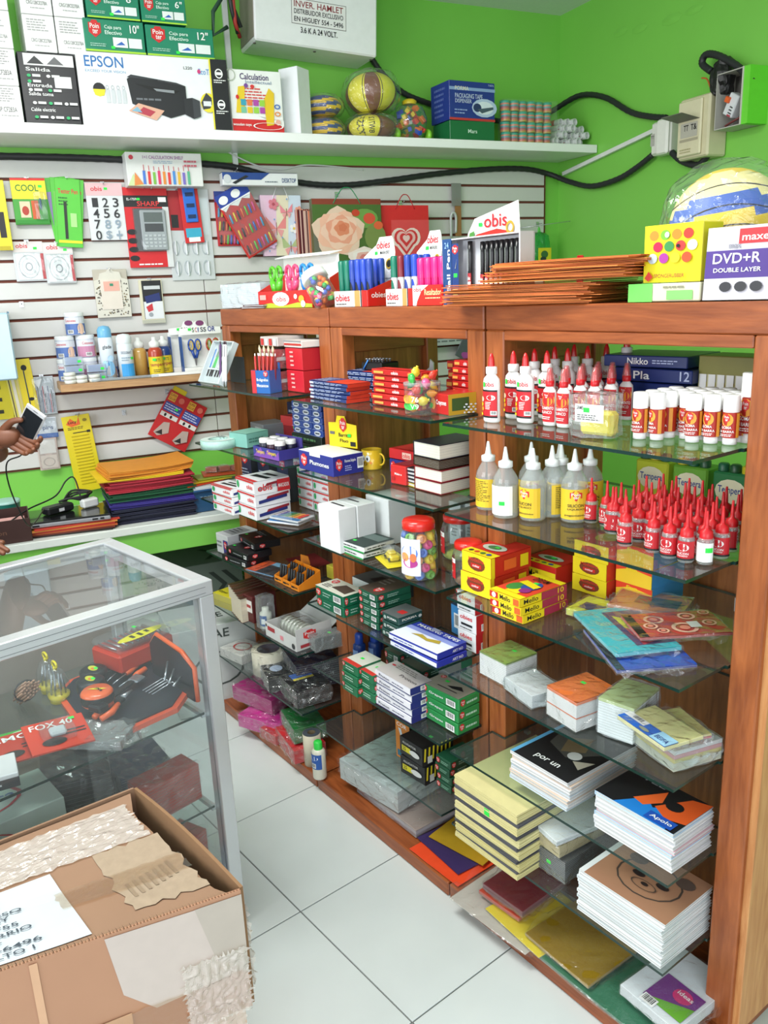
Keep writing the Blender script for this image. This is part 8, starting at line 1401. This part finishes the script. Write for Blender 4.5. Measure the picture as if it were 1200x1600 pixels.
m = MB(); plate(m, rr_poly(.36, .25, .05), .0, .012, M('#d8502a', .35, coat=.3)); o = m.build('orange_rim', tk, (0, 0, .012)); o.rotation_euler = (TL, 0, 0)
m = MB(); plate(m, rr_poly(.36, .25, .05, .014), .010, .016, M('#20242e', .4)); o = m.build('tray_body', tk, (0, 0, .012)); o.rotation_euler = (TL, 0, 0)
def tool(nm, fn, loc, rz, label=None):
    m = MB(); fn(m); o = m.build(nm, tk, loc); o.rotation_euler = (TL, 0, rz); return o
OR, BKm, STL = M('#e0602c', .35), M('#1a1b1e', .4), M('#a8adb4', .25, .8)
def pliers(m):
    for s_ in (-1, 1): m.tube([(s_*.010, -.07, 0), (s_*.016, -.04, 0), (s_*.008, -.01, 0)], [.007, .008, .006], OR, 8)
    m.box((0, .002, 0), (.022, .02, .012), BKm, b=.002); m.tube([(0, .01, 0), (0, .045, 0)], [.009, .003], STL, 8)
tool('pliers', pliers, (.08, -.03, .045), .5); tool('wrench', lambda m: (m.box((0, 0, 0), (.016, .09, .006), BKm, b=.002), m.box((0, .055, 0), (.034, .03, .008), STL, b=.003), m.box((0, -.045, 0), (.02, .04, .01), OR, b=.003)), (.03, -.01, .045), .45)
for i in range(4): tool('screwdriver', lambda m: (m.lathe([(0, -.03), (.007, -.028), (.008, 0), (.005, .012)], OR, 8, T=Matrix.Rotation(math.pi/2, 4, 'X')), m.tube([(0, -.012, 0), (0, -.06, 0)], .002, STL, 6)), (-.02-.03*i, .05-.01*i, .05), .4+.1*i)
tool('hex_key_set', lambda m: [m.tube([(.012*k, -.03, 0), (.012*k, .03, 0), (.012*k+.01, .03, 0)], .0015, STL, 5) for k in range(4)], (.06, .06, .05), .3)
ms = thing('tape_measure', 'orange and black tape measure lying on the tool tray', 'tape measure', cp(-.17, -.235, ZG+.045), th+.3)
MB().lathe([(0, 0), (.032, 0), (.037, .006), (.037, .03), (.032, .036), (0, .036)], M('#e0622e', .3, coat=.3), 22).build('case_body', ms); MB().lathe([(.0375, .008), (.0385, .018), (.0375, .028)], BKm, 22, caps=False).build('rubber_band', ms); MB().box((.03, -.025, .01), (.04, .03, .018), BKm, b=.004).build('base_foot', ms)
pr(MB(), fmap('T', .05, .05, .0365), [('p', [(.1, .3), (.6, .5), (.9, .8), (.4, .62)], '#e8d82a'), ('t', '3M', .35, .48, .65, .66, K_), ('e', .8, .5, .07, .07, K_)]).build('label', ms)
for i in range(2):
    t2 = thing('utility_roll', 'round black item with yellow green label beside the tape measure, %s of two' % ('front', 'rear')[i], 'tape roll', cp(-.25-.05*i, -.215+.03*i, ZG+.04), th); MB().lathe([(0, 0), (.03, 0), (.033, .006), (.033, .03), (.028, .034), (0, .034)], M('#1c1f22', .4), 20).build('roll_body', t2); pr(MB(), fmap('T', .04, .04, .0345), [('e', .5, .5, .45, .25, '#c8c83a'), ('e', .6, .5, .2, .15, '#e0762a'), ('s', .5, .5)]).build('label', t2)
bc = thing('drill_bit_case', 'red case with clear lid full of drill bits at the back of the tool tray', 'bit case', cp(-.33, -.06, ZG+.05), th+math.radians(10)); MB().box((0, 0, .025), (.12, .17, .05), M('#c0341f', .35), b=.006).build('case_base', bc); MB().box((0, 0, .062), (.12, .17, .022), PET, b=.008).build('clear_lid', bc)
for k in range(9): MB().tube([(-.045, -.07+.017*k, .056), (.03, -.07+.017*k, .056)], .002+.0003*k, STL, 6).build('drill_bit', bc)
pr(MB(), fmap('T', .12, .17, .074), [('e', .8, .5, .16, .4, '#d8cf2a'), ('tl', .7, .3, .9, .7, 3, K_), ('s', .3, .6)]).build('label', bc)
fh = thing('saw_holder', 'upright black tool holder with orange edge and steel pins near the case corner', 'tool holder', cp(-.14, -.062, ZG+.03), th); m = MB(); m.prism([(-.09, 0), (.11, 0), (.11, .085), (.06, .11), (-.06, .12), (-.09, .09)], .014, M('#1d1f24', .4)); m.build('holder_body', fh); m = MB(); m.tube([(-.09, .007, .09), (-.06, .007, .122), (.06, .007, .112), (.112, .007, .085), (.112, .007, .0)], .006, OR, 6); m.build('orange_edge', fh)
for k in range(3): MB().tube([(.0+.03*k, -.002, .07-.01*k), (.05+.02*k, -.04, .05)], .003, STL, 6).build('steel_pin', fh)
# precision screwdriver sets, swabs, blister cards
for i in range(2):
    sd_ = thing('screwdriver_dome', 'clear dome of small screwdriver bits with yellow ring top, %s of two' % ('front', 'rear')[i], 'screwdriver set', cp(-.34-.07*i, -.262+.005*i, ZG), th); MB().lathe([(0, 0), (.02, 0), (.028, .02), (.028, .055), (.016, .085), (.008, .09)], PET, 16).build('dome', sd_); MB().lathe([(0, .001), (.022, .002), (.027, .022), (0, .024)], M('#d8c41e', .3), 16).build('yellow_base', sd_)
    for k in range(8): MB().tube([(.018*math.cos(k*.785), .018*math.sin(k*.785), .024), (.012*math.cos(k*.785), .012*math.sin(k*.785), .07)], .0022, STL, 5).build('bit', sd_)
    MB().tube([(.014*math.cos(a), .0, .10+.008*math.sin(a)) for a in [2*math.pi*q/12 for q in range(13)]], .003, M('#dcca22', .3), 6).build('ring', sd_); MB().tube([(0, 0, .085), (0, 0, .095)], .005, M('#dcca22', .3), 8).build('stem', sd_)
sw = thing('stick_bundle', 'bundle of pale wooden sticks tied with a band in the glass case', 'stick bundle', cp(-.37, -.33, ZG+.022), th); 
rr = random.Random(8)
for k in range(30): a = k*2.4; q = .0045*math.sqrt(k); part('stk', 'stick', lambda: MB().tube([(0, -.0, 0), (.075, 0, .045)], .0024, M('#b08a72', .7), 6), sw, (-.03, q*math.cos(a), q*math.sin(a)*.9))
MB().tube([(.005+.3*0+.0*a, .0265*math.cos(a), .03-.005+.0265*math.sin(a)) for a in [2*math.pi*q/14 for q in range(15)]], .002, '#3a3a3c', 6).build('band', sw)
for i, (x, y, rz, w, d, c, tx, lb) in enumerate(((-.115, -.355, 1.42, .13, .11, '#d23a20', 'FOX 40', 'red blister card of a whistle lettered FOX 40 in the glass case'), (-.15, -.435, 1.5, .12, .10, '#b8301c', 'CMG', 'dark red blister card under the whistle card'), (-.21, -.40, 1.45, .11, .05, '#3aa83e', '', 'green and white header strip behind the red blister cards'))):
    b_ = thing('blister_card', lb, 'blister pack', cp(x, y, ZG+.012*(3-i)), th+rz); b_.rotation_euler = (math.radians(10), math.radians(4), th+rz); MB().box((0, 0, .003), (w, d, .004), M(c, .35)).build('backing_card', b_); pr(MB(), fmap('T', w, d, .005), [('t', tx, .1, .74, .8, .92, W_), ('r', .6, .4, .95, .44, '#2a1a14'), ('r', .6, .5, .95, .54, '#2a1a14'), ('e', .4, .25, .2, .12, '#1d1a1a'), ('s', .75, .85)] if tx else [('r', 0, 0, 1, .4, W_), ('tl', .1, .1, .9, .3, 1, K_), ('s', .1, .6), ('e', .5, .75, .2, .12, '#cfe8cf')]).build('printed_panel', b_)
    if i == 0: MB().box((.0, .0, .012), (.035, .028, .012), M('#c9cdd2', .3), b=.004).build('whistle', b_); film_mesh(.07, .06, .02, .0015, 7, 5, PET, .3).build('blister', b_).location.z = .005
for i, (x, y, lb) in enumerate(((-.10, -.52, 'white and black flat box at the front of the case shelf'), (-.06, -.60, 'white and black flat box nearer the left edge of the case shelf'))):
    p = cp(x, y, ZG); carton((p.x, p.y, ZG, math.degrees(th)+75, .13, .09, .032), lb, col='#dcdee0', F=[('r', 0, 0, 1, .7, '#26282c'), ('tl', .2, .2, .8, .5, 1, '#c9ccd0'), ('s', .1, .3)], R=[('r', 0, 0, 1, 1, '#e6e8ea')])
for i, (x, y, w, d, h) in enumerate(((-.28, -.58, .16, .14, .07), (-.17, -.60, .13, .12, .06), (-.09, -.275, .15, .10, .025), (-.42, -.62, .14, .12, .08))):
    p = cp(x, y, 0); packet((p.x, p.y, ZG+(.075 if i == 1 else .0), math.degrees(th)+20*i, w, d, h), ('crinkled clear bag of small hardware, largest at the left of the case shelf', 'clear bag of pens lying on the white boxes', 'empty crinkled clear bag in front of the tool tray', 'clear bag of dark bolts at the back left of the case shelf')[i], cat='bag', layers=((('#6a6664', '#8f8a8a', '#7a7e7e', '#4a4a4c')[i], 1),), film=FILM, seed=140+i, amp=.014, ears=.03 if i == 2 else 0, nsub=12)
# lower shelf and floor of the case
p = cp(-.17, -.52, 0); carton((p.x, p.y, .3665, math.degrees(th)+88, .30, .16, .16), 'pale green carton with red frame and black speaker pictures on the lower case shelf', col='#c9d6d0', F=[('ring', .3, .7, .34, .2, '#c8343c', .06), ('t', 'la musica', .1, .62, .6, .78, '#4a6ab0'), ('t', 'en la calle', .15, .48, .6, .6, '#8a4a6a'), ('p', [(.1, .1), (.1, .34), (.25, .4), (.4, .3), (.4, .1)], '#1d1f22'), ('p', [(.5, .12), (.5, .36), (.7, .42), (.72, .14)], '#1d1f22'), ('e', .85, .3, .1, .12, '#1d1f22'), ('e', .85, .3, .05, .06, '#5a3a2a')], T=[('ring', .4, .6, .4, .4, '#c8343c', .08), ('t', 'la musica', .15, .5, .75, .7, '#4a6ab0')])
for i, (x, y, z, w, d, h, c, lb) in enumerate(((-.26, -.28, .3665, .18, .16, .13, '#1a1c22', 'black bagged item with sheen on the lower case shelf'), (-.24, -.13, .3665, .16, .14, .08, '#2a3a5c', 'blue bagged item on the lower case shelf'), (-.10, -.13, .3665, .08, .16, .10, '#b8402a', 'red and clear bag of tools at the right end of the lower case shelf'), (-.14, -.12, .1205, .10, .18, .12, '#c84a34', 'red bag of tools at the bottom of the case'), (-.07, -.10, .1205, .08, .1, .06, '#2a4a8a', 'blue packet in the bottom corner of the case'), (-.20, -.25, .1205, .30, .12, .03, '#4a8ab0', 'pale blue flat pack on the case floor'))):
    p = cp(x, y, 0); packet((p.x, p.y, z, math.degrees(th)+12*i-20, w, d, h), lb, cat='bag', layers=((c, 1),), film=FILM, seed=150+i, amp=.014, ears=.02, nsub=11)
# ================================================================ CARDBOARD BOXES IN THE FOREGROUND
A, B2, C2, D2 = Vector((-1.113, .481, 0)), Vector((-1.521, .448, 0)), Vector((-1.52, -.30, 0)), Vector((-1.279, -.30, 0))
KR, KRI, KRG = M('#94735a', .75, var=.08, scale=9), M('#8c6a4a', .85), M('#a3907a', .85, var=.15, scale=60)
def qmap(P, U, V, Nn):
    f = lambda u, v, o: P+U*u+V*v+Nn*o
    f.n = 1; f.U = U.length; f.V = V.length; return f
lc = thing('cardboard_box', 'lower taped cardboard box mostly hidden under the labelled one', 'cardboard box', (0, 0, 0.001)); m = MB()
def wallq(m, P, Q, z0, z1, t, mat, wav=None):
    dr = (Q-P).normalized(); nn = Vector((-dr.y, dr.x, 0))*t; k = 10; vs = []
    for i in range(k+1):
        q = P.lerp(Q, i/k); zt = z1+(wav(i/k) if wav else 0)
        vs += [(q.x, q.y, z0), (q.x, q.y, zt), (q.x+nn.x, q.y+nn.y, zt), (q.x+nn.x, q.y+nn.y, z0)]
    fs = [(4*i+j, 4*i+(j+1) % 4, 4*i+4+(j+1) % 4, 4*i+4+j) for i in range(k) for j in range(4)]+[(0, 1, 2, 3), (4*k+3, 4*k+2, 4*k+1, 4*k)]
    fs = [tuple(reversed(f)) for f in fs]; m.add(vs, fs, mat)
ins = Vector((-.012, -.008, 0)); Al, Bl, Cl, Dl = A+ins, B2+Vector((.01, -.008, 0)), C2+Vector((.01, .01, 0)), D2+Vector((-.012, .01, 0))
n4 = [Al, Bl, Cl, Dl]; vs = [(p.x, p.y, 0) for p in n4]+[(p.x, p.y, .352) for p in n4]; m.add(vs, [(0, 3, 2, 1), (4, 5, 6, 7)]+[(i, (i+1) % 4, (i+1) % 4+4, i+4) for i in range(4)], M('#d9b79a', .6, var=.08, scale=8)); m.build('box_body', lc)
uc = thing('cardboard_box', 'worn brown cardboard box with white address label and crinkled packing tape in the left foreground', 'cardboard box', (0, 0, .356)); Z1 = .244
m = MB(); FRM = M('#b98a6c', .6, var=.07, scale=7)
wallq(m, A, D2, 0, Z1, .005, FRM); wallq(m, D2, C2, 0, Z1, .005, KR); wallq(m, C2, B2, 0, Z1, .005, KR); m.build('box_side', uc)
m = MB(); wallq(m, B2, A, 0, Z1, .006, KRI, wav=lambda u: .012*math.sin(u*3.1)); m.build('box_side', uc)
m = MB(); m.add([(p.x, p.y, .002) for p in (A, B2, C2, D2)], [(0, 1, 2, 3)], KRI); m.build('box_base', uc)
# top flap, leaving a dark gap along the right hand side
g = [Vector((-1.118, .462, 0)), Vector((-1.515, .432, 0)), Vector((-1.512, -.295, 0)), Vector((-1.275, -.295, 0))]
m = MB(); n_ = 14; vs = []
for i in range(n_+1):
    for j in range(n_+1):
        u, v = i/n_, j/n_; p = g[3].lerp(g[0], u).lerp(g[2].lerp(g[1], u), v)
        if i == n_: p = p+Vector((0, -.022*math.sin(v*math.pi)-.006*math.sin(v*17), 0))
        vs.append((p.x, p.y, Z1-.004+.0035*noise.noise(Vector((u*4, v*4, 2)))-.010*math.sin(v*math.pi)*u*u))
m.add(vs, [(i*(n_+1)+j, (i+1)*(n_+1)+j, (i+1)*(n_+1)+j+1, i*(n_+1)+j+1) for i in range(n_) for j in range(n_)], KR, smooth=True)
m.add([(v[0], v[1], v[2]-.005) for v in vs], [(i*(n_+1)+j, i*(n_+1)+j+1, (i+1)*(n_+1)+j+1, (i+1)*(n_+1)+j) for i in range(n_) for j in range(n_)], KRI); m.build('top_flap', uc)
U3, V3 = g[0]-g[3], (g[2]-g[3]); 
def topmap(u, v, o):
    i_ = u; p = g[3].lerp(g[0], u).lerp(g[2].lerp(g[1], u), v); return Vector((p.x, p.y, Z1-.004+.0035*noise.noise(Vector((u*4, v*4, 2)))-.010*math.sin(v*math.pi)*u*u+.0012+o))
topmap.n = 14; topmap.U = .76; topmap.V = .35
def grid(m, u0, v0, u1, v1, mat, o, nx=10, ny=8, amp=0, edge=0, seed=0):
    vs = []
    for i in range(nx+1):
        for j in range(ny+1):
            u = u0+(u1-u0)*i/nx+(edge*noise.noise(Vector((j*.9, seed, 3))) if i in (0, nx) else 0); v = v0+(v1-v0)*j/ny+(edge*noise.noise(Vector((i*.9, seed, 5))) if j in (0, ny) else 0)
            vs.append(topmap(u, v, o+abs(noise.noise(Vector((u*60, v*40, seed))))*amp))
    m.add(vs, [(i*(ny+1)+j, (i+1)*(ny+1)+j, (i+1)*(ny+1)+j+1, i*(ny+1)+j+1) for i in range(nx) for j in range(ny)], mat)
m = MB(); grid(m, .0, .04, .72, .60, M('#c3ccd2', .45, var=.03), .0004, 12, 8, .001)
lb_ = m.build('address_label', uc); m = MB()
def toptext(m, t, u0, v0, u1, v1, c='#3c4650', o=.0034):
    vs, fs = text_geo(t); m.add([topmap(u0+(u1-u0)*x, v0+(v1-v0)*y, o) for x, y in vs], fs, c)
for t_, u0, u1, v in (('ANGELO GIL', .42, .575, .50), ('COMPUTER', .45, .59, .455), ('LIBERATO ESQ', .42, .63, .385), ('HIGUEY', .50, .60, .345), ('809-554-3755', .42, .61, .28), ('ENVIO CARRIO', .42, .63, .225), ('START', .46, .565, .16), ('809-273-6496', .42, .635, .115), ('DE BULTO 1', .46, .615, .065)): toptext(m, t_, u0, v, u1, v+.032)
m.build('label_lettering', lb_)
m = MB(); grid(m, .82, .10, .985, .62, KRG, .0004, 8, 12, .002, .03, 2)
for k in range(7): u = .84+.018*k; grid(m, u, .20+.012*k, u+.008, .32+.012*k, M('#8f7c66', .9), .002, 1, 3)
m.build('torn_layer', uc)
TAPE = clear('packing_tape', '#f3efe8', .42, .16, 1.6, .7, 26, milkc='#f2ece4'); TAPE2 = clear('packing_tape_smooth', '#f0e6da', .06, .15, 1.6, .4, 30, milkc='#e8dccb')
m = MB(); grid(m, 0, .62, .97, .93, TAPE, .0015, 60, 24, .006, .02, 7); m.build('crinkled_tape', uc)
m = MB(); grid(m, .70, .28, .99, .42, TAPE2, .003, 20, 6, .002, .01, 9); m.build('tape_strip', uc)
# corrugated edge along the front
m = MB(); k = 150
for i in range(k):
    p = A.lerp(D2, i/k)+fn_*.0045 if 0 else A.lerp(D2, i/k); q = A.lerp(D2, (i+.5)/k); p = p+Vector((.004, 0, 0)); q = q+Vector((.004, 0, 0)); zz = Z1+.0005; m.add([(p.x-.004, p.y, zz), (q.x-.004, q.y, zz+.005), (q.x+.0015, q.y, zz+.005), (p.x+.0015, p.y, zz)], [(0, 1, 2, 3)], M(('#6a5440', '#b79a78')[i % 2], .9))
m.build('corrugated_edge', uc)
fd = (A-D2); fn_ = Vector((fd.y, -fd.x, 0)).normalized(); fm = qmap(D2+fn_*.0055, fd, Vector((0, 0, Z1)), fn_)
m = MB(); pr(m, fm, [('p', [(.72, .98), (.985, .96), (.99, .35), (.80, .30), (.74, .5)], '#cdbfb6'), ('p', [(.90, .97), (1.0, .97), (1.0, .3), (.93, .55)], '#bdb2a6'), ('r', .58, .0, .595, .98, '#d8ab88'), ('p', [(.0, .28), (.75, .34), (.75, .20), (.0, .10)], '#d9b08c')]); m.build('torn_print', uc)
def fgrid(m, u0, v0, u1, v1, mat, nx, ny, amp, edge, seed, off=.002, F=fm):
    vs = []
    for i in range(nx+1):
        for j in range(ny+1):
            u = u0+(u1-u0)*i/nx+(edge*noise.noise(Vector((j*.7, seed, 3))) if i in (0, nx) else 0); v = v0+(v1-v0)*j/ny+(edge*2*noise.noise(Vector((i*.7, seed, 5))) if j in (0, ny) else 0); vs.append(F(u, v, off+abs(noise.noise(Vector((u*50, v*16, seed))))*amp))
    m.add(vs, [(i*(ny+1)+j, (i+1)*(ny+1)+j, (i+1)*(ny+1)+j+1, i*(ny+1)+j+1) for i in range(nx) for j in range(ny)], mat)
m = MB(); fgrid(m, .86, .0, 1.0, .55, TAPE, 40, 40, .012, .02, 4); fgrid(m, .52, .03, .86, .34, TAPE2, 20, 8, .002, .01, 6, .003); m.build('crinkled_tape', uc)
sdv = B2-A; sn = Vector((sdv.y, -sdv.x, 0)).normalized(); sn = -sn if sn.y < 0 else sn; sm_ = qmap(A+sn*.0065, sdv, Vector((0, 0, Z1)), sn)
m = MB(); fgrid(m, .0, .1, .25, .8, TAPE, 14, 30, .016, .03, 8, .002, sm_); m.build('crinkled_tape', uc)
lfm = qmap(Dl, Al-Dl, Vector((0, 0, .352)), fn_); m = MB(); fgrid(m, .55, .55, 1.0, .98, TAPE, 40, 24, .010, .02, 12, .002, lfm); m.build('crinkled_tape', lc)
# ================================================================ PERSON WITH PHONE AT THE LEFT EDGE
def skin_mesh(chain_list, sub=2):
    # joints: list of chains; each chain a list of (pos, radius); first chain is the trunk, others give their root index in it
    vs, es, rs, names = [], [], [], {}
    for ch in chain_list:
        prev = None
        for it in ch:
            if isinstance(it, str): prev = names[it]; continue
            p, r = it[0], it[1]; i = len(vs); vs.append(tuple(p)); rs.append(r)
            if len(it) > 2: names[it[2]] = i
            if prev is not None: es.append((prev, i))
            prev = i
    me = bpy.data.meshes.new('sk'); me.from_pydata(vs, es, []); o = bpy.data.objects.new('sk', me); COL.objects.link(o)
    md = o.modifiers.new('s', 'SKIN'); md.use_smooth_shade = True; md2 = o.modifiers.new('b', 'SUBSURF'); md2.levels = sub; md2.render_levels = sub
    sv = me.skin_vertices[0].data
    for i, r in enumerate(rs): sv[i].radius = r if isinstance(r, tuple) else (r, r); sv[i].use_root = (i == 0)
    dg = bpy.context.evaluated_depsgraph_get(); out = bpy.data.meshes.new_from_object(o.evaluated_get(dg))
    V = [tuple(v.co) for v in out.vertices]; F = [tuple(p.vertices) for p in out.polygons]; COL.objects.unlink(o); bpy.data.objects.remove(o); return V, F
PC = Vector((-2.484,0.5818,1.242))
ax = Vector((.6021, .7973, -.0416)); ay = Vector((-.1855, .1904, .9640)); az = Vector((.7766, -.5727, .2625))   # hand axes: sideways, up, forward
def hp(dx, dy, dz): return PC+ax*(dx*.00184)+ay*(-dy*.00184)+az*dz
PB = Vector((-2.60, .285, 0))          # standing point
fw = Vector((.85, .52, 0)).normalized(); rt = Vector((fw.y, -fw.x, 0))
def bp(r_, f_, z_): return PB+rt*r_+fw*f_+Vector((0, 0, z_))
elb = bp(-.20, .10, 1.14); sh_l = bp(-.17, 0, 1.40); sh_r = bp(.17, 0, 1.40)
wr = hp(-58, 24, -.015)
body = [
 [(bp(0, 0, .95), (.150, .105), 'pel'), (bp(0, 0, 1.08), (.135, .095)), (bp(0, .01, 1.22), (.145, .105)), (bp(0, 0, 1.36), (.135, .095), 'ch'), (bp(0, 0, 1.44), (.06, .06), 'nk'), (bp(0, .02, 1.50), .052), (bp(0, .035, 1.545), .062), (bp(0, .03, 1.61), (.078, .092)), (bp(0, .02, 1.68), (.07, .08))],
 ['ch', (sh_l, .055), (bp(-.215, .03, 1.27), .045), (elb, .038), ((elb+wr)/2, .036), (wr, .027), (hp(-42, 22, -.022), (.040, .018), 'pal')],
 ['ch', (sh_r, .055), (bp(.23, -.01, 1.25), .045), (bp(.235, .05, 1.12), .038), (bp(.20, .16, 1.0), .032), (bp(.16, .27, .985), .026), (bp(.13, .335, .975), (.038, .016))],
 ['pel', (bp(-.09, 0, .86), .085), (bp(-.095, .01, .50), .058), (bp(-.095, -.01, .30), .054), (bp(-.095, -.01, .09), .036), (bp(-.10, .02, .04), .036), (bp(-.105, .13, .03), .028)],
 ['pel', (bp(.09, 0, .86), .085), (bp(.095, .01, .50), .058), (bp(.095, -.01, .30), .054), (bp(.095, -.01, .09), .036), (bp(.10, .02, .04), .036), (bp(.105, .13, .03), .028)]]
SK = M('#74462f', .5, var=.08, scale=40)
mb = MB(); V, F = skin_mesh(body); mb.add(V, F, SK, smooth=True)
fing = [[(hp(-32, 8, -.024), .011), (hp(-12, 20, -.03), .0095), (hp(6, 27, -.024), .0088), (hp(17, 22, -.004), .0078), (hp(17, 18, .004), .006)],
        [(hp(-34, 14, -.024), .011), (hp(-12, 28, -.028), .0098), (hp(4, 36, -.022), .0088), (hp(12, 31, -.004), .0078), (hp(12, 28, .004), .006)],
        [(hp(-36, 22, -.022), .0105), (hp(-16, 35, -.026), .0092), (hp(-3, 42, -.020), .0084), (hp(5, 38, -.006), .0074), (hp(5, 36, .0), .0058)],
        [(hp(-38, 30, -.020), .0095), (hp(-22, 40, -.022), .0082), (hp(-11, 45, -.018), .0074), (hp(-5, 43, -.008), .0066)],
        [(hp(-46, 12, -.012), .016), (hp(-36, 2, .0), .012), (hp(-25, -5, .010), .0105), (hp(-14, -7, .014), .009), (hp(-6, -6, .015), .007)],
        [(wr, .027), (hp(-50, 20, -.018), .034), (hp(-38, 17, -.024), .036), (hp(-27, 17, -.028), .030), (hp(-20, 20, -.028), .022)]]
for ch in fing: V, F = skin_mesh([ch]); mb.add(V, F, SK, smooth=True)
hb = bp(.13, .335, .975)
for k in range(4): b0 = hb+rt*(-.03+.02*k)+fw*.01; V, F = skin_mesh([[(b0, .010), (b0+fw*.035+Vector((0, 0, .004)), .0092), (b0+fw*(.06-.004*abs(k-1.5))+Vector((0, 0, -.004)), .0082), (b0+fw*(.08-.006*abs(k-1.5))+Vector((0, 0, -.010)), .0065)]]); mb.add(V, F, SK, smooth=True)
V, F = skin_mesh([[(hb+rt*-.035-fw*.02, .012), (hb+rt*-.055+fw*.01, .0105), (hb+rt*-.062+fw*.035, .0085)]]); mb.add(V, F, SK, smooth=True)
# face
hc = bp(0, .03, 1.61)
for s_ in (-1, 1):
    mb.lathe([(0, -.012), (.008, -.006), (.009, .004), (0, .012)], SK, 10, T=Matrix.Translation(hc+rt*(.082*s_)+fw*-.005+Vector((0, 0, -.005))))
V, F = skin_mesh([[(hc+fw*.088+Vector((0, 0, .01)), .007), (hc+fw*.104+Vector((0, 0, -.018)), .012)]]); mb.add(V, F, SK, smooth=True)
pn = mb.build('person'); tag(pn, 'person in dark clothes behind the glass case, holding a phone at the left edge', 'person')
m = MB()
for s_ in (-1, 1): m.lathe([(0, -.006), (.012, 0), (0, .006)], M('#e8e4de', .3), 10, T=Matrix.Translation(hc+rt*(.030*s_)+fw*.084+Vector((0, 0, .012)))); m.lathe([(0, -.0045), (.005, 0), (0, .0045)], K_, 8, T=Matrix.Translation(hc+rt*(.030*s_)+fw*.094+Vector((0, 0, .012))))
m.build('eyes', pn); m = MB(); m.box((0, 0, 0), (.045, .008, .010), M('#7a3a32', .5), T=Matrix.Translation(hc+fw*.090+Vector((0, 0, -.048))) @ Matrix.Rotation(math.atan2(rt.y, rt.x), 4, 'Z'), b=.003); m.build('mouth', pn)
V, F = skin_mesh([[(hc+Vector((0, 0, .055))-fw*.02, (.082, .10)), (hc+Vector((0, 0, .09))-fw*.02, (.07, .085))], [(hc-fw*.05+Vector((0, 0, .02)), (.07, .05)), (hc-fw*.05+Vector((0, 0, .06)), (.078, .06))]]); m = MB(); m.add(V, F, M('#1a1412', .8), smooth=True); m.build('hair', pn)
V, F = skin_mesh([[(bp(0, 0, .93), (.165, .120), 'a'), (bp(0, 0, 1.08), (.150, .112)), (bp(0, .01, 1.22), (.160, .120)), (bp(0, 0, 1.37), (.150, .108), 'ch'), (bp(0, 0, 1.425), (.085, .075))], ['ch', (sh_l, .068), (bp(-.212, .02, 1.29), .058)], ['ch', (sh_r, .068), (bp(.228, .0, 1.27), .058)]]); m = MB(); m.add(V, F, M('#2c1f1e', .75), smooth=True); m.build('shirt', pn)
V, F = skin_mesh([[(bp(0, 0, .93), (.160, .118), 'a'), (bp(0, 0, .88), (.155, .115), 'b')], ['b', (bp(-.09, 0, .80), .098), (bp(-.095, .01, .50), .074), (bp(-.095, -.01, .12), .062)], ['b', (bp(.09, 0, .80), .098), (bp(.095, .01, .50), .074), (bp(.095, -.01, .12), .062)]]); m = MB(); m.add(V, F, M('#221c1e', .8), smooth=True); m.build('trousers', pn)
for s_ in (-1, 1): V, F = skin_mesh([[(bp(.10*s_, -.03, .045), (.045, .042)), (bp(.10*s_, .05, .04), (.043, .036)), (bp(.105*s_, .15, .035), (.042, .030))]]); m = MB(); m.add(V, F, M('#26221f', .6), smooth=True); m.build('shoe', pn)
# phone with charging lead
Lx = (ax*.52+ay*.56+az*.50).normalized(); Wx = (ax*.86-ay*.42); Wx = (Wx-Lx*Wx.dot(Lx)).normalized(); Nx = Wx.cross(Lx).normalized()
if Nx.dot(az) < 0: Nx = -Nx; Wx = -Wx
MT4 = Matrix((( Wx.x, Lx.x, Nx.x, PC.x), (Wx.y, Lx.y, Nx.y, PC.y), (Wx.z, Lx.z, Nx.z, PC.z), (0, 0, 0, 1)))
ph = thing('phone', 'white framed phone with dark screen held in the hand', 'phone', (0, 0, 0)); ph.matrix_world = MT4
MB().box((0, 0, 0), (.064, .128, .008), M('#d9dadc', .25, .2), b=.003).build('phone_body', ph); MB().box((0, 0, .0045), (.056, .100, .001), M('#22262a', .06, coat=1.0)).build('screen', ph); m = MB(); m.box((0, -.056, .0046), (.018, .006, .001), M('#c0c2c4', .3), b=.0004); m.box((0, .057, .0046), (.014, .0016, .0006), M('#5a5c60', .3)); m.build('home_button', ph)
pe = PC-Lx*.066
cable([pe, pe-Lx*.02+Vector((0, 0, -.03)), Vector((-2.556,0.521,1.132)), Vector((-2.587,0.5203,1.07)), Vector((-2.639,0.5459,0.9759)), Vector((-2.791,0.6066,0.8702)), wp(.07, 3.20, zt_+.03)], .0022, 'thin black charging lead hanging from the phone', '#141416', ribs=False, name='charging_lead')
